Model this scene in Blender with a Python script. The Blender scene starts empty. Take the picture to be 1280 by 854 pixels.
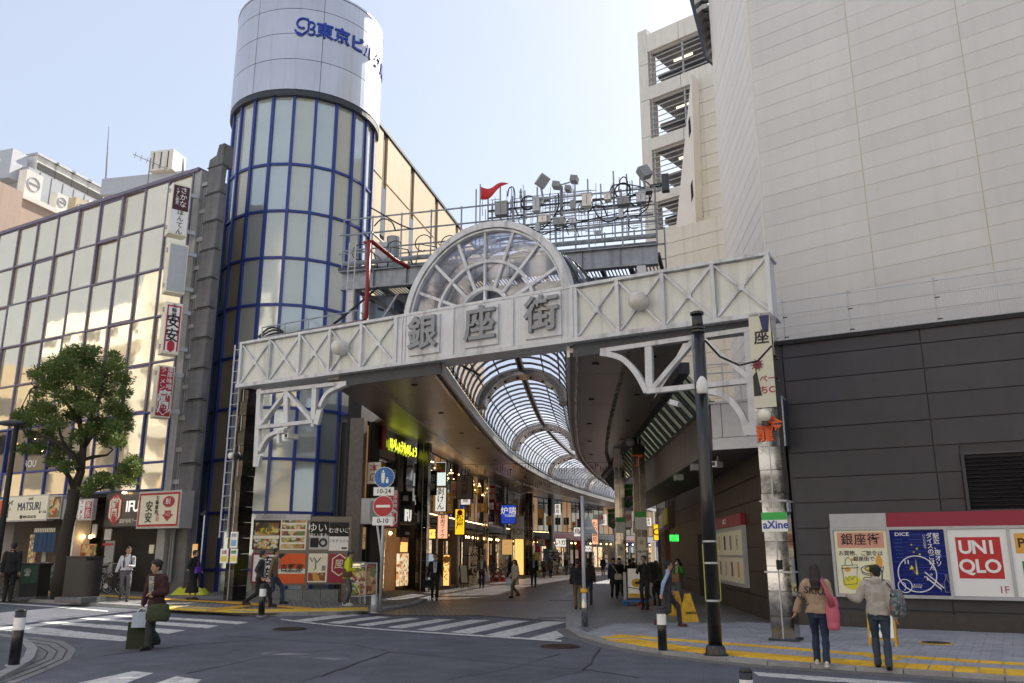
import bpy, bmesh, math, random
from mathutils import Vector, Matrix, noise
random.seed(7)
SC = bpy.context.scene
COL = SC.collection
R = math.radians
# ---------------------------------------------------------------- camera, world, sun
F_PX, PITCH, CAM_H = 1052.0, math.atan(265/1052.0), 1.6
cam_d = bpy.data.cameras.new("camera"); cam = bpy.data.objects.new("camera", cam_d); COL.objects.link(cam)
cam.location = (0, 0, CAM_H); cam.rotation_euler = (R(90)+PITCH, 0, 0)
cam_d.sensor_width = 36; cam_d.lens = 36*F_PX/1280; cam_d.clip_start = .1; cam_d.clip_end = 3000
SC.camera = cam
SUN_HEADING, SUN_ELEV = 33.0, 42.0           # heading clockwise from +Y
w = bpy.data.worlds.new("World"); SC.world = w; w.use_nodes = True
nt = w.node_tree; nt.nodes.clear()
sky = nt.nodes.new("ShaderNodeTexSky"); sky.sky_type = 'NISHITA'; sky.sun_disc = False
sky.sun_elevation = R(SUN_ELEV); sky.sun_rotation = R(SUN_HEADING)
sky.air_density = 1.2; sky.dust_density = 1.0; sky.ozone_density = .6; sky.altitude = 0
bg = nt.nodes.new("ShaderNodeBackground"); bg.inputs[1].default_value = 0.15
wo = nt.nodes.new("ShaderNodeOutputWorld")
haz = nt.nodes.new("ShaderNodeMix"); haz.data_type = 'RGBA'; haz.inputs[0].default_value = .74   # thin high haze whitening the whole sky
haz.inputs[7].default_value = (2.12, 2.24, 2.58, 1)
nt.links.new(sky.outputs[0], haz.inputs[6]); nt.links.new(haz.outputs[2], bg.inputs[0]); nt.links.new(bg.outputs[0], wo.inputs[0])
sd = bpy.data.lights.new("sun", 'SUN'); sd.energy = 4.8; sd.angle = R(.5); sd.color = (1, .93, .82)
sun = bpy.data.objects.new("sun", sd); COL.objects.link(sun)
_sv = Vector((math.sin(R(SUN_HEADING))*math.cos(R(SUN_ELEV)), math.cos(R(SUN_HEADING))*math.cos(R(SUN_ELEV)), math.sin(R(SUN_ELEV))))
sun.rotation_euler = _sv.to_track_quat('Z', 'Y').to_euler()
SC.view_settings.view_transform = 'Standard'; SC.view_settings.look = 'None'
SC.view_settings.gamma = 1; SC.view_settings.use_curve_mapping = False
SC.view_settings.exposure = 1.0

# ---------------------------------------------------------------- measuring: photo pixel -> point of a real plane
_c, _s = math.cos(PITCH), math.sin(PITCH)
def ray(x, y):
    u = x-640; v = y-427
    return (u, F_PX*_c+v*_s, F_PX*_s-v*_c)
def sm(t): t = max(0, min(1, t)); return t*t*(3-2*t)
def gh(x, y):                                # the street rises a little towards the left pavement
    return .25*sm((-x-2)/6)*sm((y-17)/7)
def G(px, py, off=0.0):
    z = off; a = ray(px, py)
    for _ in range(12):
        t = (z-CAM_H)/a[2]; x, y = a[0]*t, a[1]*t; z = gh(x, y)+off
    return Vector((x, y, z))
def at(px, py, Y):
    a = ray(px, py); t = Y/a[1]; return Vector((a[0]*t, Y, CAM_H+a[2]*t))
def kz(px, py, P, h):                        # (along, height) on the vertical plane through P with heading h
    d = (math.sin(R(h)), math.cos(R(h))); a = ray(px, py)
    t = (P[0]*d[1]-P[1]*d[0])/(a[0]*d[1]-a[1]*d[0])
    return ((a[0]*t-P[0])*d[0]+(a[1]*t-P[1])*d[1], CAM_H+a[2]*t)
def hd(h): return Vector((math.sin(R(h)), math.cos(R(h)), 0))

# ---------------------------------------------------------------- materials
MT = {}
def mat(name, col, rough=.6, metal=0, var=.12, vscale=6, bump=0, bscale=40, emit=None, es=1, spec=.5, coat=0, stretch=None, alpha=None, trans=0, grime=0):
    if name in MT: return MT[name]
    m = bpy.data.materials.new(name); m.use_nodes = True; t = m.node_tree; b = t.nodes["Principled BSDF"]
    b.inputs["Roughness"].default_value = rough; b.inputs["Metallic"].default_value = metal
    b.inputs["Specular IOR Level"].default_value = spec; b.inputs["Coat Weight"].default_value = coat
    b.inputs["Transmission Weight"].default_value = trans
    tc = t.nodes.new("ShaderNodeTexCoord"); mp = t.nodes.new("ShaderNodeMapping")
    t.links.new(tc.outputs["Object"], mp.inputs[0])
    if stretch: mp.inputs["Scale"].default_value = stretch
    c4 = (*col, 1)
    if var > 0:
        n = t.nodes.new("ShaderNodeTexNoise"); n.inputs["Scale"].default_value = vscale; n.inputs["Detail"].default_value = 6
        n.inputs["Roughness"].default_value = .65
        t.links.new(mp.outputs[0], n.inputs["Vector"])
        r = t.nodes.new("ShaderNodeMapRange"); r.inputs[1].default_value = .25; r.inputs[2].default_value = .75
        r.inputs[3].default_value = 1-var; r.inputs[4].default_value = 1+var
        t.links.new(n.outputs[0], r.inputs[0])
        mx = t.nodes.new("ShaderNodeVectorMath"); mx.operation = 'SCALE'; mx.inputs[0].default_value = col
        oi = t.nodes.new("ShaderNodeObjectInfo"); r2 = t.nodes.new("ShaderNodeMapRange")
        r2.inputs[3].default_value = 1-var*.5; r2.inputs[4].default_value = 1+var*.5
        t.links.new(oi.outputs["Random"], r2.inputs[0])
        ml = t.nodes.new("ShaderNodeMath"); ml.operation = 'MULTIPLY'
        t.links.new(r.outputs[0], ml.inputs[0]); t.links.new(r2.outputs[0], ml.inputs[1])
        fac = ml
        if grime:
            g = t.nodes.new("ShaderNodeTexNoise"); g.inputs["Scale"].default_value = 1.0; g.inputs["Detail"].default_value = 5
            gm = t.nodes.new("ShaderNodeMapping"); gm.inputs["Scale"].default_value = (5, 5, .35)
            t.links.new(tc.outputs["Object"], gm.inputs[0]); t.links.new(gm.outputs[0], g.inputs["Vector"])
            gr = t.nodes.new("ShaderNodeMapRange"); gr.inputs[1].default_value = .5; gr.inputs[2].default_value = .75
            gr.inputs[3].default_value = 1; gr.inputs[4].default_value = 1-grime
            t.links.new(g.outputs[0], gr.inputs[0])
            fac = t.nodes.new("ShaderNodeMath"); fac.operation = 'MULTIPLY'
            t.links.new(ml.outputs[0], fac.inputs[0]); t.links.new(gr.outputs[0], fac.inputs[1])
        t.links.new(fac.outputs[0], mx.inputs["Scale"]); t.links.new(mx.outputs[0], b.inputs["Base Color"])
        rr = t.nodes.new("ShaderNodeMapRange"); rr.inputs[3].default_value = max(0, rough-.08); rr.inputs[4].default_value = min(1, rough+.1)
        t.links.new(n.outputs[0], rr.inputs[0]); t.links.new(rr.outputs[0], b.inputs["Roughness"])
    else: b.inputs["Base Color"].default_value = c4
    if bump:
        n2 = t.nodes.new("ShaderNodeTexNoise"); n2.inputs["Scale"].default_value = bscale; n2.inputs["Detail"].default_value = 4
        t.links.new(mp.outputs[0], n2.inputs["Vector"])
        bp = t.nodes.new("ShaderNodeBump"); bp.inputs["Strength"].default_value = bump; bp.inputs["Distance"].default_value = .02
        t.links.new(n2.outputs[0], bp.inputs["Height"]); t.links.new(bp.outputs[0], b.inputs["Normal"])
    if emit: b.inputs["Emission Color"].default_value = (*emit, 1); b.inputs["Emission Strength"].default_value = es
    MT[name] = m; return m
def glow(name, col, s=1.5): return mat(name, tuple(c*.6 for c in col), .4, emit=col, es=s, var=0)
def printm(name, cols, scale=9, emit=0, rough=.35):
    """flat print made of coloured cells: food photographs, busy leaflets"""
    if name in MT: return MT[name]
    m = bpy.data.materials.new(name); m.use_nodes = True; t = m.node_tree; b = t.nodes["Principled BSDF"]
    b.inputs["Roughness"].default_value = rough
    tc = t.nodes.new("ShaderNodeTexCoord"); v = t.nodes.new("ShaderNodeTexVoronoi"); v.inputs["Scale"].default_value = scale
    ns = t.nodes.new("ShaderNodeTexNoise"); ns.inputs["Scale"].default_value = scale*.6; ns.inputs["Detail"].default_value = 5
    ad = t.nodes.new("ShaderNodeVectorMath"); ad.operation = 'ADD'; sc = t.nodes.new("ShaderNodeVectorMath"); sc.operation = 'SCALE'; sc.inputs["Scale"].default_value = .25
    t.links.new(tc.outputs["Object"], ns.inputs["Vector"]); t.links.new(ns.outputs["Color"], sc.inputs[0])
    t.links.new(tc.outputs["Object"], ad.inputs[0]); t.links.new(sc.outputs[0], ad.inputs[1]); t.links.new(ad.outputs[0], v.inputs["Vector"])
    sp = t.nodes.new("ShaderNodeSeparateColor"); t.links.new(v.outputs["Color"], sp.inputs[0])
    cr = t.nodes.new("ShaderNodeValToRGB"); cr.color_ramp.interpolation = 'CONSTANT'; e = cr.color_ramp.elements
    while len(e) < len(cols): e.new(.5)
    for i, c in enumerate(cols): e[i].position = i/len(cols); e[i].color = (*c, 1)
    t.links.new(sp.outputs[0], cr.inputs[0]); t.links.new(cr.outputs[0], b.inputs["Base Color"])
    if emit: t.links.new(cr.outputs[0], b.inputs["Emission Color"]); b.inputs["Emission Strength"].default_value = emit
    MT[name] = m; return m
def brickmat(name, c1, c2, cm, sx, sy, rough=.6, mortar=.015, off=.5, rot=0):
    m = bpy.data.materials.new(name); m.use_nodes = True; t = m.node_tree; b = t.nodes["Principled BSDF"]
    tc = t.nodes.new("ShaderNodeTexCoord"); mp = t.nodes.new("ShaderNodeMapping"); mp.inputs["Rotation"].default_value = (0, 0, rot)
    br = t.nodes.new("ShaderNodeTexBrick"); br.offset = off
    br.inputs["Color1"].default_value = (*c1, 1); br.inputs["Color2"].default_value = (*c2, 1); br.inputs["Mortar"].default_value = (*cm, 1)
    br.inputs["Scale"].default_value = 1; br.inputs["Brick Width"].default_value = sx; br.inputs["Row Height"].default_value = sy
    br.inputs["Mortar Size"].default_value = mortar; br.inputs["Mortar Smooth"].default_value = .3
    t.links.new(tc.outputs["Object"], mp.inputs[0]); t.links.new(mp.outputs[0], br.inputs["Vector"])
    n = t.nodes.new("ShaderNodeTexNoise"); n.inputs["Scale"].default_value = .8; n.inputs["Detail"].default_value = 8
    t.links.new(tc.outputs["Object"], n.inputs["Vector"])
    r = t.nodes.new("ShaderNodeMapRange"); r.inputs[1].default_value = .3; r.inputs[2].default_value = .7; r.inputs[3].default_value = .72; r.inputs[4].default_value = 1.2
    t.links.new(n.outputs[0], r.inputs[0])
    mx = t.nodes.new("ShaderNodeVectorMath"); mx.operation = 'SCALE'
    t.links.new(br.outputs["Color"], mx.inputs[0]); t.links.new(r.outputs[0], mx.inputs["Scale"]); t.links.new(mx.outputs[0], b.inputs["Base Color"])
    bp = t.nodes.new("ShaderNodeBump"); bp.inputs["Strength"].default_value = .5; bp.inputs["Distance"].default_value = .01; bp.invert = True
    t.links.new(br.outputs["Fac"], bp.inputs["Height"]); t.links.new(bp.outputs[0], b.inputs["Normal"])
    rr = t.nodes.new("ShaderNodeMapRange"); rr.inputs[3].default_value = rough-.15; rr.inputs[4].default_value = rough+.2
    t.links.new(n.outputs[0], rr.inputs[0]); t.links.new(rr.outputs[0], b.inputs["Roughness"])
    MT[name] = m; return m

WHITEP = mat('white_paint', (.62, .635, .66), .40, var=.12, vscale=3, grime=.42)
WHITE2 = mat('clean_white', (.75, .75, .73), .5, var=.03)
GATEPANEL = mat('gate_panel_cream', (.64, .65, .60), .35, var=.07, vscale=2, grime=.25)
BLUE = mat('blue_frame', (.022, .045, .24), .35, var=.15, vscale=4)
PURPLE = mat('plum_frame', (.17, .145, .21), .4, var=.2, vscale=4)
SILVER = mat('brushed_silver_panel', (.58, .58, .60), .30, .85, var=.05, vscale=.8, grime=.12)
STEEL = mat('galvanised_steel', (.30, .33, .37), .5, .4, var=.25, vscale=5, grime=.4)
DSTEEL = mat('dark_steel', (.05, .055, .065), .5, .3, var=.3)
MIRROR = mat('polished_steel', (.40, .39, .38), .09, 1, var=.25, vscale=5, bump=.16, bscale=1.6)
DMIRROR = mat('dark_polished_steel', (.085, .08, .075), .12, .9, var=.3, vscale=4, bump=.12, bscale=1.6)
BLACK = mat('black_paint', (.012, .012, .014), .3, var=.2, coat=.3)
MBLACK = mat('matt_black', (.015, .014, .014), .7, var=.2)
DARKPANEL = mat('dark_panel', (.056, .053, .060), .55, var=.2, vscale=1.5, bump=.15, bscale=60, grime=.12)
DARKBROWN = mat('dark_brown_panel', (.050, .039, .034), .5, var=.15, vscale=3, grime=.1)
BROWNMETAL = mat('bronze_fascia', (.14, .115, .10), .4, .6, var=.15, vscale=2)
LIGHTPANEL = mat('pale_grey_panel', (.68, .655, .62), .7, var=.06, vscale=.7, grime=.04)
SEAM = mat('tan_joint_sealant', (.60, .52, .36), .8, var=.1)
SIDEPANEL = mat('cream_panel', (.82, .78, .73), .7, var=.05, vscale=1, grime=.06)  # on the store's side, sky light is put into this lighter cream
CREAMTILE = mat('cream_tile', (.76, .72, .65), .7, var=.06, vscale=1.5, grime=.15)
BEIGE = mat('beige_tile_wall', (.62, .50, .34), .75, var=.1, vscale=2, bump=.2, bscale=30, grime=.2)
CONC = mat('weathered_concrete', (.16, .16, .165), .85, var=.25, vscale=2, bump=.3, bscale=20, grime=.5)
LCONC = mat('light_concrete', (.36, .36, .36), .85, var=.15, vscale=3, bump=.2, bscale=30, grime=.3)
PINKC = mat('pinkish_render', (.48, .36, .28), .8, var=.08, grime=.15)
RED = mat('red_print', (.45, .012, .03), .4, var=.05)
CRIMSON = mat('crimson_print', (.30, .008, .04), .4, var=.05)
INK = mat('black_ink', (.012, .012, .014), .5, var=0)
NAVY = mat('navy_ink', (.012, .02, .10), .5, var=0)
BLUEINK = mat('blue_ink', (.012, .05, .38), .4, var=0)
YELLOWP = mat('yellow_paint', (.62, .36, .02), .6, var=.15, vscale=8)
ORANGE = mat('orange_print', (.75, .10, .01), .4, var=.03)
SIGNW = mat('sign_white', (.87, .87, .85), .35, var=.02)
SIGNC = mat('sign_cream', (.84, .80, .64), .35, var=.03)
SIGNLIT = mat('lit_sign_white', (.8, .8, .75), .4, var=0, emit=(1, .95, .85), es=.35)
GREY = mat('grey_plastic', (.25, .26, .27), .5, var=.1)
LGREY = mat('light_grey_metal', (.45, .46, .48), .4, .3, var=.1)
WOODM = mat('dark_wood', (.09, .055, .035), .6, var=.3, stretch=(8, 8, 1))
GREENP = mat('green_print', (.03, .25, .05), .5, var=.1)
WARM = glow('warm_lamp', (1, .62, .25), 6)
WARMWALL = mat('warm_lit_room', (.5, .33, .16), .6, var=.3, vscale=2, emit=(1, .55, .2), es=.28)  # interior lighting put into the wall as a warm glow
ORANGEW = mat('orange_lit_display', (.6, .3, .1), .6, var=.3, vscale=5, emit=(1, .45, .12), es=.8)
FOOD = printm('food_print', [(.25, .08, .03), (.5, .25, .08), (.6, .5, .3), (.35, .03, .02), (.08, .05, .03), (.15, .2, .05), (.6, .35, .1)], 7)
FOOD2 = printm('dense_menu_print', [(.6, .5, .3), (.4, .05, .04), (.7, .68, .6), (.1, .25, .08), (.1, .06, .04), (.7, .45, .05)], 14)
LITMENU = printm('lit_menu_print', [(.8, .65, .4), (.7, .3, .08), (.9, .8, .55), (.3, .1, .04), (.75, .5, .2)], 9, emit=.45)
LEAFLET = printm('leaflet_print', [(.65, .62, .5), (.7, .68, .6), (.5, .45, .35), (.68, .6, .5), (.15, .12, .1), (.4, .1, .08)], 12)
def panemat(name, col, rough=.06, metal=.25, wave=.02):
    if name in MT: return MT[name]
    m = mat(name, col, rough, metal, var=.06, vscale=.8, spec=.9, coat=.6)
    b = m.node_tree.nodes["Principled BSDF"]; t = m.node_tree
    for l in list(t.links):
        if l.to_socket == b.inputs["Roughness"]: t.links.remove(l)
    b.inputs["Roughness"].default_value = rough
    tc = t.nodes.new("ShaderNodeTexCoord"); n = t.nodes.new("ShaderNodeTexNoise"); n.inputs["Scale"].default_value = .9
    t.links.new(tc.outputs["Object"], n.inputs["Vector"])
    bp = t.nodes.new("ShaderNodeBump"); bp.inputs["Strength"].default_value = wave; bp.inputs["Distance"].default_value = .2
    t.links.new(n.outputs[0], bp.inputs["Height"]); t.links.new(bp.outputs[0], b.inputs["Normal"]); t.links.new(bp.outputs[0], b.inputs["Coat Normal"])
    return m
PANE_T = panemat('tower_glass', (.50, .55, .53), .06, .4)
PANE_TC = panemat('tower_glass_cream_reflection', (.56, .50, .36), .10, .35)  # reflection of sunlit buildings put into the colour of the tower's left panes
PANE_L = panemat('facade_glass', (.82, .73, .53), .04, .55)
PANE_D = panemat('dark_glass', (.03, .032, .035), .05, .1)
def clearglass(name, col, mixt=.5):
    m = bpy.data.materials.new(name); m.use_nodes = True; t = m.node_tree; t.nodes.clear()
    o = t.nodes.new("ShaderNodeOutputMaterial"); tr = t.nodes.new("ShaderNodeBsdfTransparent"); tr.inputs[0].default_value = (*col, 1)
    tl = t.nodes.new("ShaderNodeBsdfTranslucent"); tl.inputs[0].default_value = (*col, 1); gl = t.nodes.new("ShaderNodeBsdfGlossy"); gl.inputs["Roughness"].default_value = .05
    m1 = t.nodes.new("ShaderNodeMixShader"); m1.inputs[0].default_value = mixt
    m2 = t.nodes.new("ShaderNodeMixShader"); fr = t.nodes.new("ShaderNodeValue"); fr.outputs[0].default_value = .10
    t.links.new(tr.outputs[0], m1.inputs[1]); t.links.new(tl.outputs[0], m1.inputs[2])
    t.links.new(fr.outputs[0], m2.inputs[0]); t.links.new(m1.outputs[0], m2.inputs[1]); t.links.new(gl.outputs[0], m2.inputs[2])
    t.links.new(m2.outputs[0], o.inputs[0]); MT[name] = m; return m
VAULTG = clearglass('vault_glass', (.96, .96, 1.0), .08)
ARCHG = clearglass('arch_window_glass', (.88, .88, .92), .06)
LEANG = clearglass('lean_to_glass', (.62, .66, .55), .6)

# ---------------------------------------------------------------- mesh building
class MB:
    def __init__(s): s.v = []; s.f = []; s.sm = False
    def add(s, vs, fs):
        n = len(s.v); s.v += [tuple(v) for v in vs]; s.f += [tuple(i+n for i in f) for f in fs]; return s
    def box(s, x0, x1, y0, y1, z0, z1):
        return s.add([(x, y, z) for x in (x0, x1) for y in (y0, y1) for z in (z0, z1)],
                     [(0, 1, 3, 2), (4, 6, 7, 5), (0, 4, 5, 1), (2, 3, 7, 6), (0, 2, 6, 4), (1, 5, 7, 3)])
    def cbox(s, c, sz, rot=None):
        m = rot or Matrix(); vs = [Vector(c)+(m @ Vector((x*sz[0]/2, y*sz[1]/2, z*sz[2]/2))) for x in (-1, 1) for y in (-1, 1) for z in (-1, 1)]
        return s.add(vs, [(0, 1, 3, 2), (4, 6, 7, 5), (0, 4, 5, 1), (2, 3, 7, 6), (0, 2, 6, 4), (1, 5, 7, 3)])
    def rings(s, rings, close=True, cap=True):
        n = len(rings[0]); b = len(s.v)
        for r in rings: s.v += [tuple(p) for p in r]
        for i in range(len(rings)-1):
            for j in range(n if close else n-1):
                a = b+i*n+j; c = b+i*n+(j+1) % n
                s.f.append((a, c, c+n, a+n))
        if cap and close: s.f.append(tuple(range(b+n-1, b-1, -1))); s.f.append(tuple(b+(len(rings)-1)*n+j for j in range(n)))
        return s
    def tube(s, pts, r, n=6, sq=None):
        """round tube along pts (r number or list); sq=(w,h) square bar"""
        pts = [Vector(p) for p in pts]; rs = r if isinstance(r, (list, tuple)) else [r]*len(pts); out = []
        for i, p in enumerate(pts):
            d = (pts[min(i+1, len(pts)-1)]-pts[max(i-1, 0)])
            if d.length < 1e-9: d = Vector((0, 0, 1))
            d.normalize(); up = Vector((0, 0, 1)) if abs(d.z) < .95 else Vector((0, 1, 0))
            a = d.cross(up).normalized(); b = a.cross(d).normalized()
            if sq: out.append([p+a*x*sq[0]/2+b*y*sq[1]/2 for x, y in ((-1, -1), (1, -1), (1, 1), (-1, 1))])
            else: out.append([p+(a*math.cos(2*math.pi*k/n)+b*math.sin(2*math.pi*k/n))*rs[i] for k in range(n)])
        return s.rings(out)
    def bar(s, p, q, w, h=None): return s.tube([p, q], 0, sq=(w, h or w))
    def cyl(s, c, r, z0, z1, n=16, r1=None):
        r1 = r if r1 is None else r1
        return s.rings([[(c[0]+rr*math.cos(2*math.pi*k/n), c[1]+rr*math.sin(2*math.pi*k/n), z) for k in range(n)] for rr, z in ((r, z0), (r1, z1))])
    def lathe(s, c, prof, n=16):
        return s.rings([[(c[0]+r*math.cos(2*math.pi*k/n), c[1]+r*math.sin(2*math.pi*k/n), z) for k in range(n)] for r, z in prof])
    def ell(s, c, rx, ry, rz, n=14, m=9, rot=None):
        rg = []
        for i in range(m+1):
            t = math.pi*i/m; rr = max(math.sin(t), .02)
            ring = [Vector((rx*rr*math.cos(2*math.pi*k/n), ry*rr*math.sin(2*math.pi*k/n), -rz*math.cos(t))) for k in range(n)]
            if rot: ring = [rot @ p for p in ring]
            rg.append([Vector(c)+p for p in ring])
        return s.rings(rg)
    def prism(s, pts, y0, y1):
        """polygon in x,z extruded from y0 to y1"""
        n = len(pts); vs = [(x, y0, z) for x, z in pts]+[(x, y1, z) for x, z in pts]
        return s.add(vs, [tuple(range(n)), tuple(range(2*n-1, n-1, -1))]+[(i, i+n, (i+1) % n+n, (i+1) % n) for i in range(n)])
    def slab(s, pts, z0, z1):
        n = len(pts); vs = [(p[0], p[1], z0) for p in pts]+[(p[0], p[1], z1) for p in pts]
        return s.add(vs, [tuple(range(n)), tuple(range(2*n-1, n-1, -1))]+[(i, i+n, (i+1) % n+n, (i+1) % n) for i in range(n)])
    def torus(s, c, R0, r, ax='y', n=20, m=6, a0=0, a1=2*math.pi):
        full = abs(a1-a0-2*math.pi) < 1e-6; pts = []
        for i in range(n+(0 if full else 1)):
            t = a0+(a1-a0)*i/n; ring = []
            for k in range(m):
                q = 2*math.pi*k/m; rr = R0+r*math.cos(q); h = r*math.sin(q)
                p = {'y': (rr*math.cos(t), h, rr*math.sin(t)), 'z': (rr*math.cos(t), rr*math.sin(t), h), 'x': (h, rr*math.cos(t), rr*math.sin(t))}[ax]
                ring.append((c[0]+p[0], c[1]+p[1], c[2]+p[2]))
            pts.append(ring)
        if full: pts.append(pts[0])
        return s.rings(pts, cap=not full)
    def mesh(s, name, m, smooth=False):
        me = bpy.data.meshes.new(name); me.from_pydata(s.v, [], s.f)
        bm = bmesh.new(); bm.from_mesh(me); bmesh.ops.recalc_face_normals(bm, faces=bm.faces); bm.to_mesh(me); bm.free()
        if m: me.materials.append(m)
        if smooth or s.sm: me.polygons.foreach_set('use_smooth', [True]*len(me.polygons))
        return me
    def build(s, name, m, parent=None, loc=None, smooth=False):
        return lk(name, s.mesh(name, m, smooth), parent, loc)
def lk(name, me, parent=None, loc=None, rotz=None):
    o = bpy.data.objects.new(name, me); COL.objects.link(o)
    if parent is not None: o.parent = parent
    if loc is not None: o.location = loc
    if rotz is not None: o.rotation_euler = (0, 0, rotz)
    return o
def tag(o, label=None, cat=None, group=None, kind=None):
    for k, v in (('label', label), ('category', cat), ('group', group), ('kind', kind)):
        if v: o[k] = v
    return o
def thing(name, label, cat, loc, h=None, group=None, rotz=None, kind=None):
    o = bpy.data.objects.new(name, None); COL.objects.link(o); o.empty_display_size = .2
    o.location = (loc[0], loc[1], loc[2] if len(loc) > 2 else 0)
    if h is not None: o.rotation_euler = (0, 0, R(90-h))
    if rotz is not None: o.rotation_euler = (0, 0, rotz)
    return tag(o, label, cat, group, kind)
_kids = {}
def copy_tree(o, parent=None):
    c = o.copy(); COL.objects.link(c)
    if parent: c.parent = parent
    for ch in [x for x in bpy.data.objects if x.parent == o]: copy_tree(ch, c)
    return c
def bx(name, m, par, x0, x1, y0, y1, z0, z1, **k): return MB().box(x0, x1, y0, y1, z0, z1).build(name, m, par, **k)
_txt = {}
TMP = bpy.data.scenes.new("workshop")           # small empty scene used only to evaluate lettering and cloth meshes quickly
def bake(o):
    TMP.collection.objects.link(o); vl = TMP.view_layers[0]; vl.update(); dg = vl.depsgraph
    me = bpy.data.meshes.new_from_object(o.evaluated_get(dg), depsgraph=dg); bpy.data.objects.remove(o); return me
def txtmesh(s, size, m, ex=.008, bold=.0, align='CENTER', space=1.0, line=1.0):
    key = (s, size, m.name, ex, bold, align, space, line)
    if key in _txt: return _txt[key]
    cu = bpy.data.curves.new('lettering', 'FONT'); cu.body = s; cu.size = size; cu.align_x = align; cu.align_y = 'CENTER'
    cu.extrude = ex; cu.offset = bold*size; cu.space_character = space; cu.space_line = line; cu.resolution_u = 3
    o = bpy.data.objects.new('lettering', cu); me = bake(o)
    me.materials.clear(); me.materials.append(m); me.transform(Matrix.Rotation(R(90), 4, 'X'))
    _txt[key] = me; return me
def txt(s, size, m, par, x, y, z, **k):
    """lettering facing local -y"""
    name = k.pop('name', 'lettering'); sx = k.pop('sx', 1)
    o = lk(name, txtmesh(s, size, m, **k), par, (x, y, z))
    if sx != 1: o.scale = (sx, 1, 1)
    return o
def vtxt(s): return "\n".join(s)
def card(par, name, m, x0, x1, z0, z1, y, t=.02): return bx(name, m, par, x0, x1, y-t, y, z0, z1)
def rect_at(l, r, t, b, Y):
    """centre-bottom point, width and height of a sign facing the viewer at distance Y"""
    p = at((l+r)/2, b, Y); q = at((l+r)/2, t, Y); zc = Y*_c+((p.z+q.z)/2-CAM_H)*_s
    return p, (r-l)*zc/F_PX, q.z-p.z
def split_mesh_ground(name, pts, off, m, par=None, kind='structure', step=1.0):
    bm = bmesh.new(); vs = [bm.verts.new((p[0], p[1], 0)) for p in pts]; bm.faces.new(vs)
    bmesh.ops.triangulate(bm, faces=bm.faces)
    xs = [p[0] for p in pts]; ys = [p[1] for p in pts]
    for lo, hi, ax in ((max(-9, min(xs)), min(-1, max(xs)), 0), (max(16, min(ys)), min(25, max(ys)), 1)):
        t = math.ceil(lo)
        while t < hi:
            co = Vector((t, 0, 0)) if ax == 0 else Vector((0, t, 0)); no = Vector((1, 0, 0)) if ax == 0 else Vector((0, 1, 0))
            bmesh.ops.bisect_plane(bm, geom=bm.verts[:]+bm.edges[:]+bm.faces[:], plane_co=co, plane_no=no); t += step
    for v in bm.verts: v.co.z = gh(v.co.x, v.co.y)+off
    bmesh.ops.recalc_face_normals(bm, faces=bm.faces)
    if sum(f.normal.z for f in bm.faces) < 0: bmesh.ops.reverse_faces(bm, faces=bm.faces)
    me = bpy.data.meshes.new(name); bm.to_mesh(me); bm.free(); me.materials.append(m)
    o = lk(name, me, par)
    if kind and par is None: o['kind'] = kind
    return o
# ================================================================ GROUND
ASPH = mat('asphalt', (.140, .148, .182), .85, var=.22, vscale=1.3, bump=.5, bscale=160)
ASPH2 = mat('asphalt_newer', (.112, .119, .146), .85, var=.16, vscale=2.5, bump=.5, bscale=150)
ROADW = mat('worn_road_paint', (.62, .62, .60), .7, var=.16, vscale=14, bump=.3, bscale=120)
def _wear():
    t = ROADW.node_tree; b = t.nodes["Principled BSDF"]; src = b.inputs["Base Color"].links[0].from_socket
    tc = t.nodes.new("ShaderNodeTexCoord"); n = t.nodes.new("ShaderNodeTexNoise"); n.inputs["Scale"].default_value = 7; n.inputs["Detail"].default_value = 10; n.inputs["Roughness"].default_value = .75
    r = t.nodes.new("ShaderNodeMapRange"); r.inputs[1].default_value = .50; r.inputs[2].default_value = .66; mx = t.nodes.new("ShaderNodeMix"); mx.data_type = 'RGBA'
    t.links.new(tc.outputs["Object"], n.inputs["Vector"]); t.links.new(n.outputs[0], r.inputs[0]); t.links.new(r.outputs[0], mx.inputs[0]); t.links.new(src, mx.inputs[6]); mx.inputs[7].default_value = (.13, .13, .135, 1); t.links.new(mx.outputs[2], b.inputs["Base Color"])
_wear()
def _asph(m, sc):
    t = m.node_tree; b = t.nodes["Principled BSDF"]; src = b.inputs["Base Color"].links[0].from_socket
    tc = t.nodes.new("ShaderNodeTexCoord"); n = t.nodes.new("ShaderNodeTexNoise"); n.inputs["Scale"].default_value = .35; n.inputs["Detail"].default_value = 12; n.inputs["Roughness"].default_value = .78; n2 = t.nodes.new("ShaderNodeTexVoronoi"); n2.inputs["Scale"].default_value = sc
    t.links.new(tc.outputs["Object"], n.inputs["Vector"]); t.links.new(tc.outputs["Object"], n2.inputs["Vector"])
    r = t.nodes.new("ShaderNodeMapRange"); r.inputs[1].default_value = .35; r.inputs[2].default_value = .65; r.inputs[3].default_value = .68; r.inputs[4].default_value = 1.3
    r2 = t.nodes.new("ShaderNodeMapRange"); r2.inputs[1].default_value = 0; r2.inputs[2].default_value = .6; r2.inputs[3].default_value = 1.35; r2.inputs[4].default_value = .75
    t.links.new(n.outputs[0], r.inputs[0]); t.links.new(n2.outputs[0], r2.inputs[0]); ml = t.nodes.new("ShaderNodeMath"); ml.operation = 'MULTIPLY'; t.links.new(r.outputs[0], ml.inputs[0]); t.links.new(r2.outputs[0], ml.inputs[1])
    v = t.nodes.new("ShaderNodeVectorMath"); v.operation = 'SCALE'; t.links.new(src, v.inputs[0]); t.links.new(ml.outputs[0], v.inputs["Scale"]); t.links.new(v.outputs[0], b.inputs["Base Color"])
_asph(ASPH, 55); _asph(ASPH2, 60)
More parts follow.
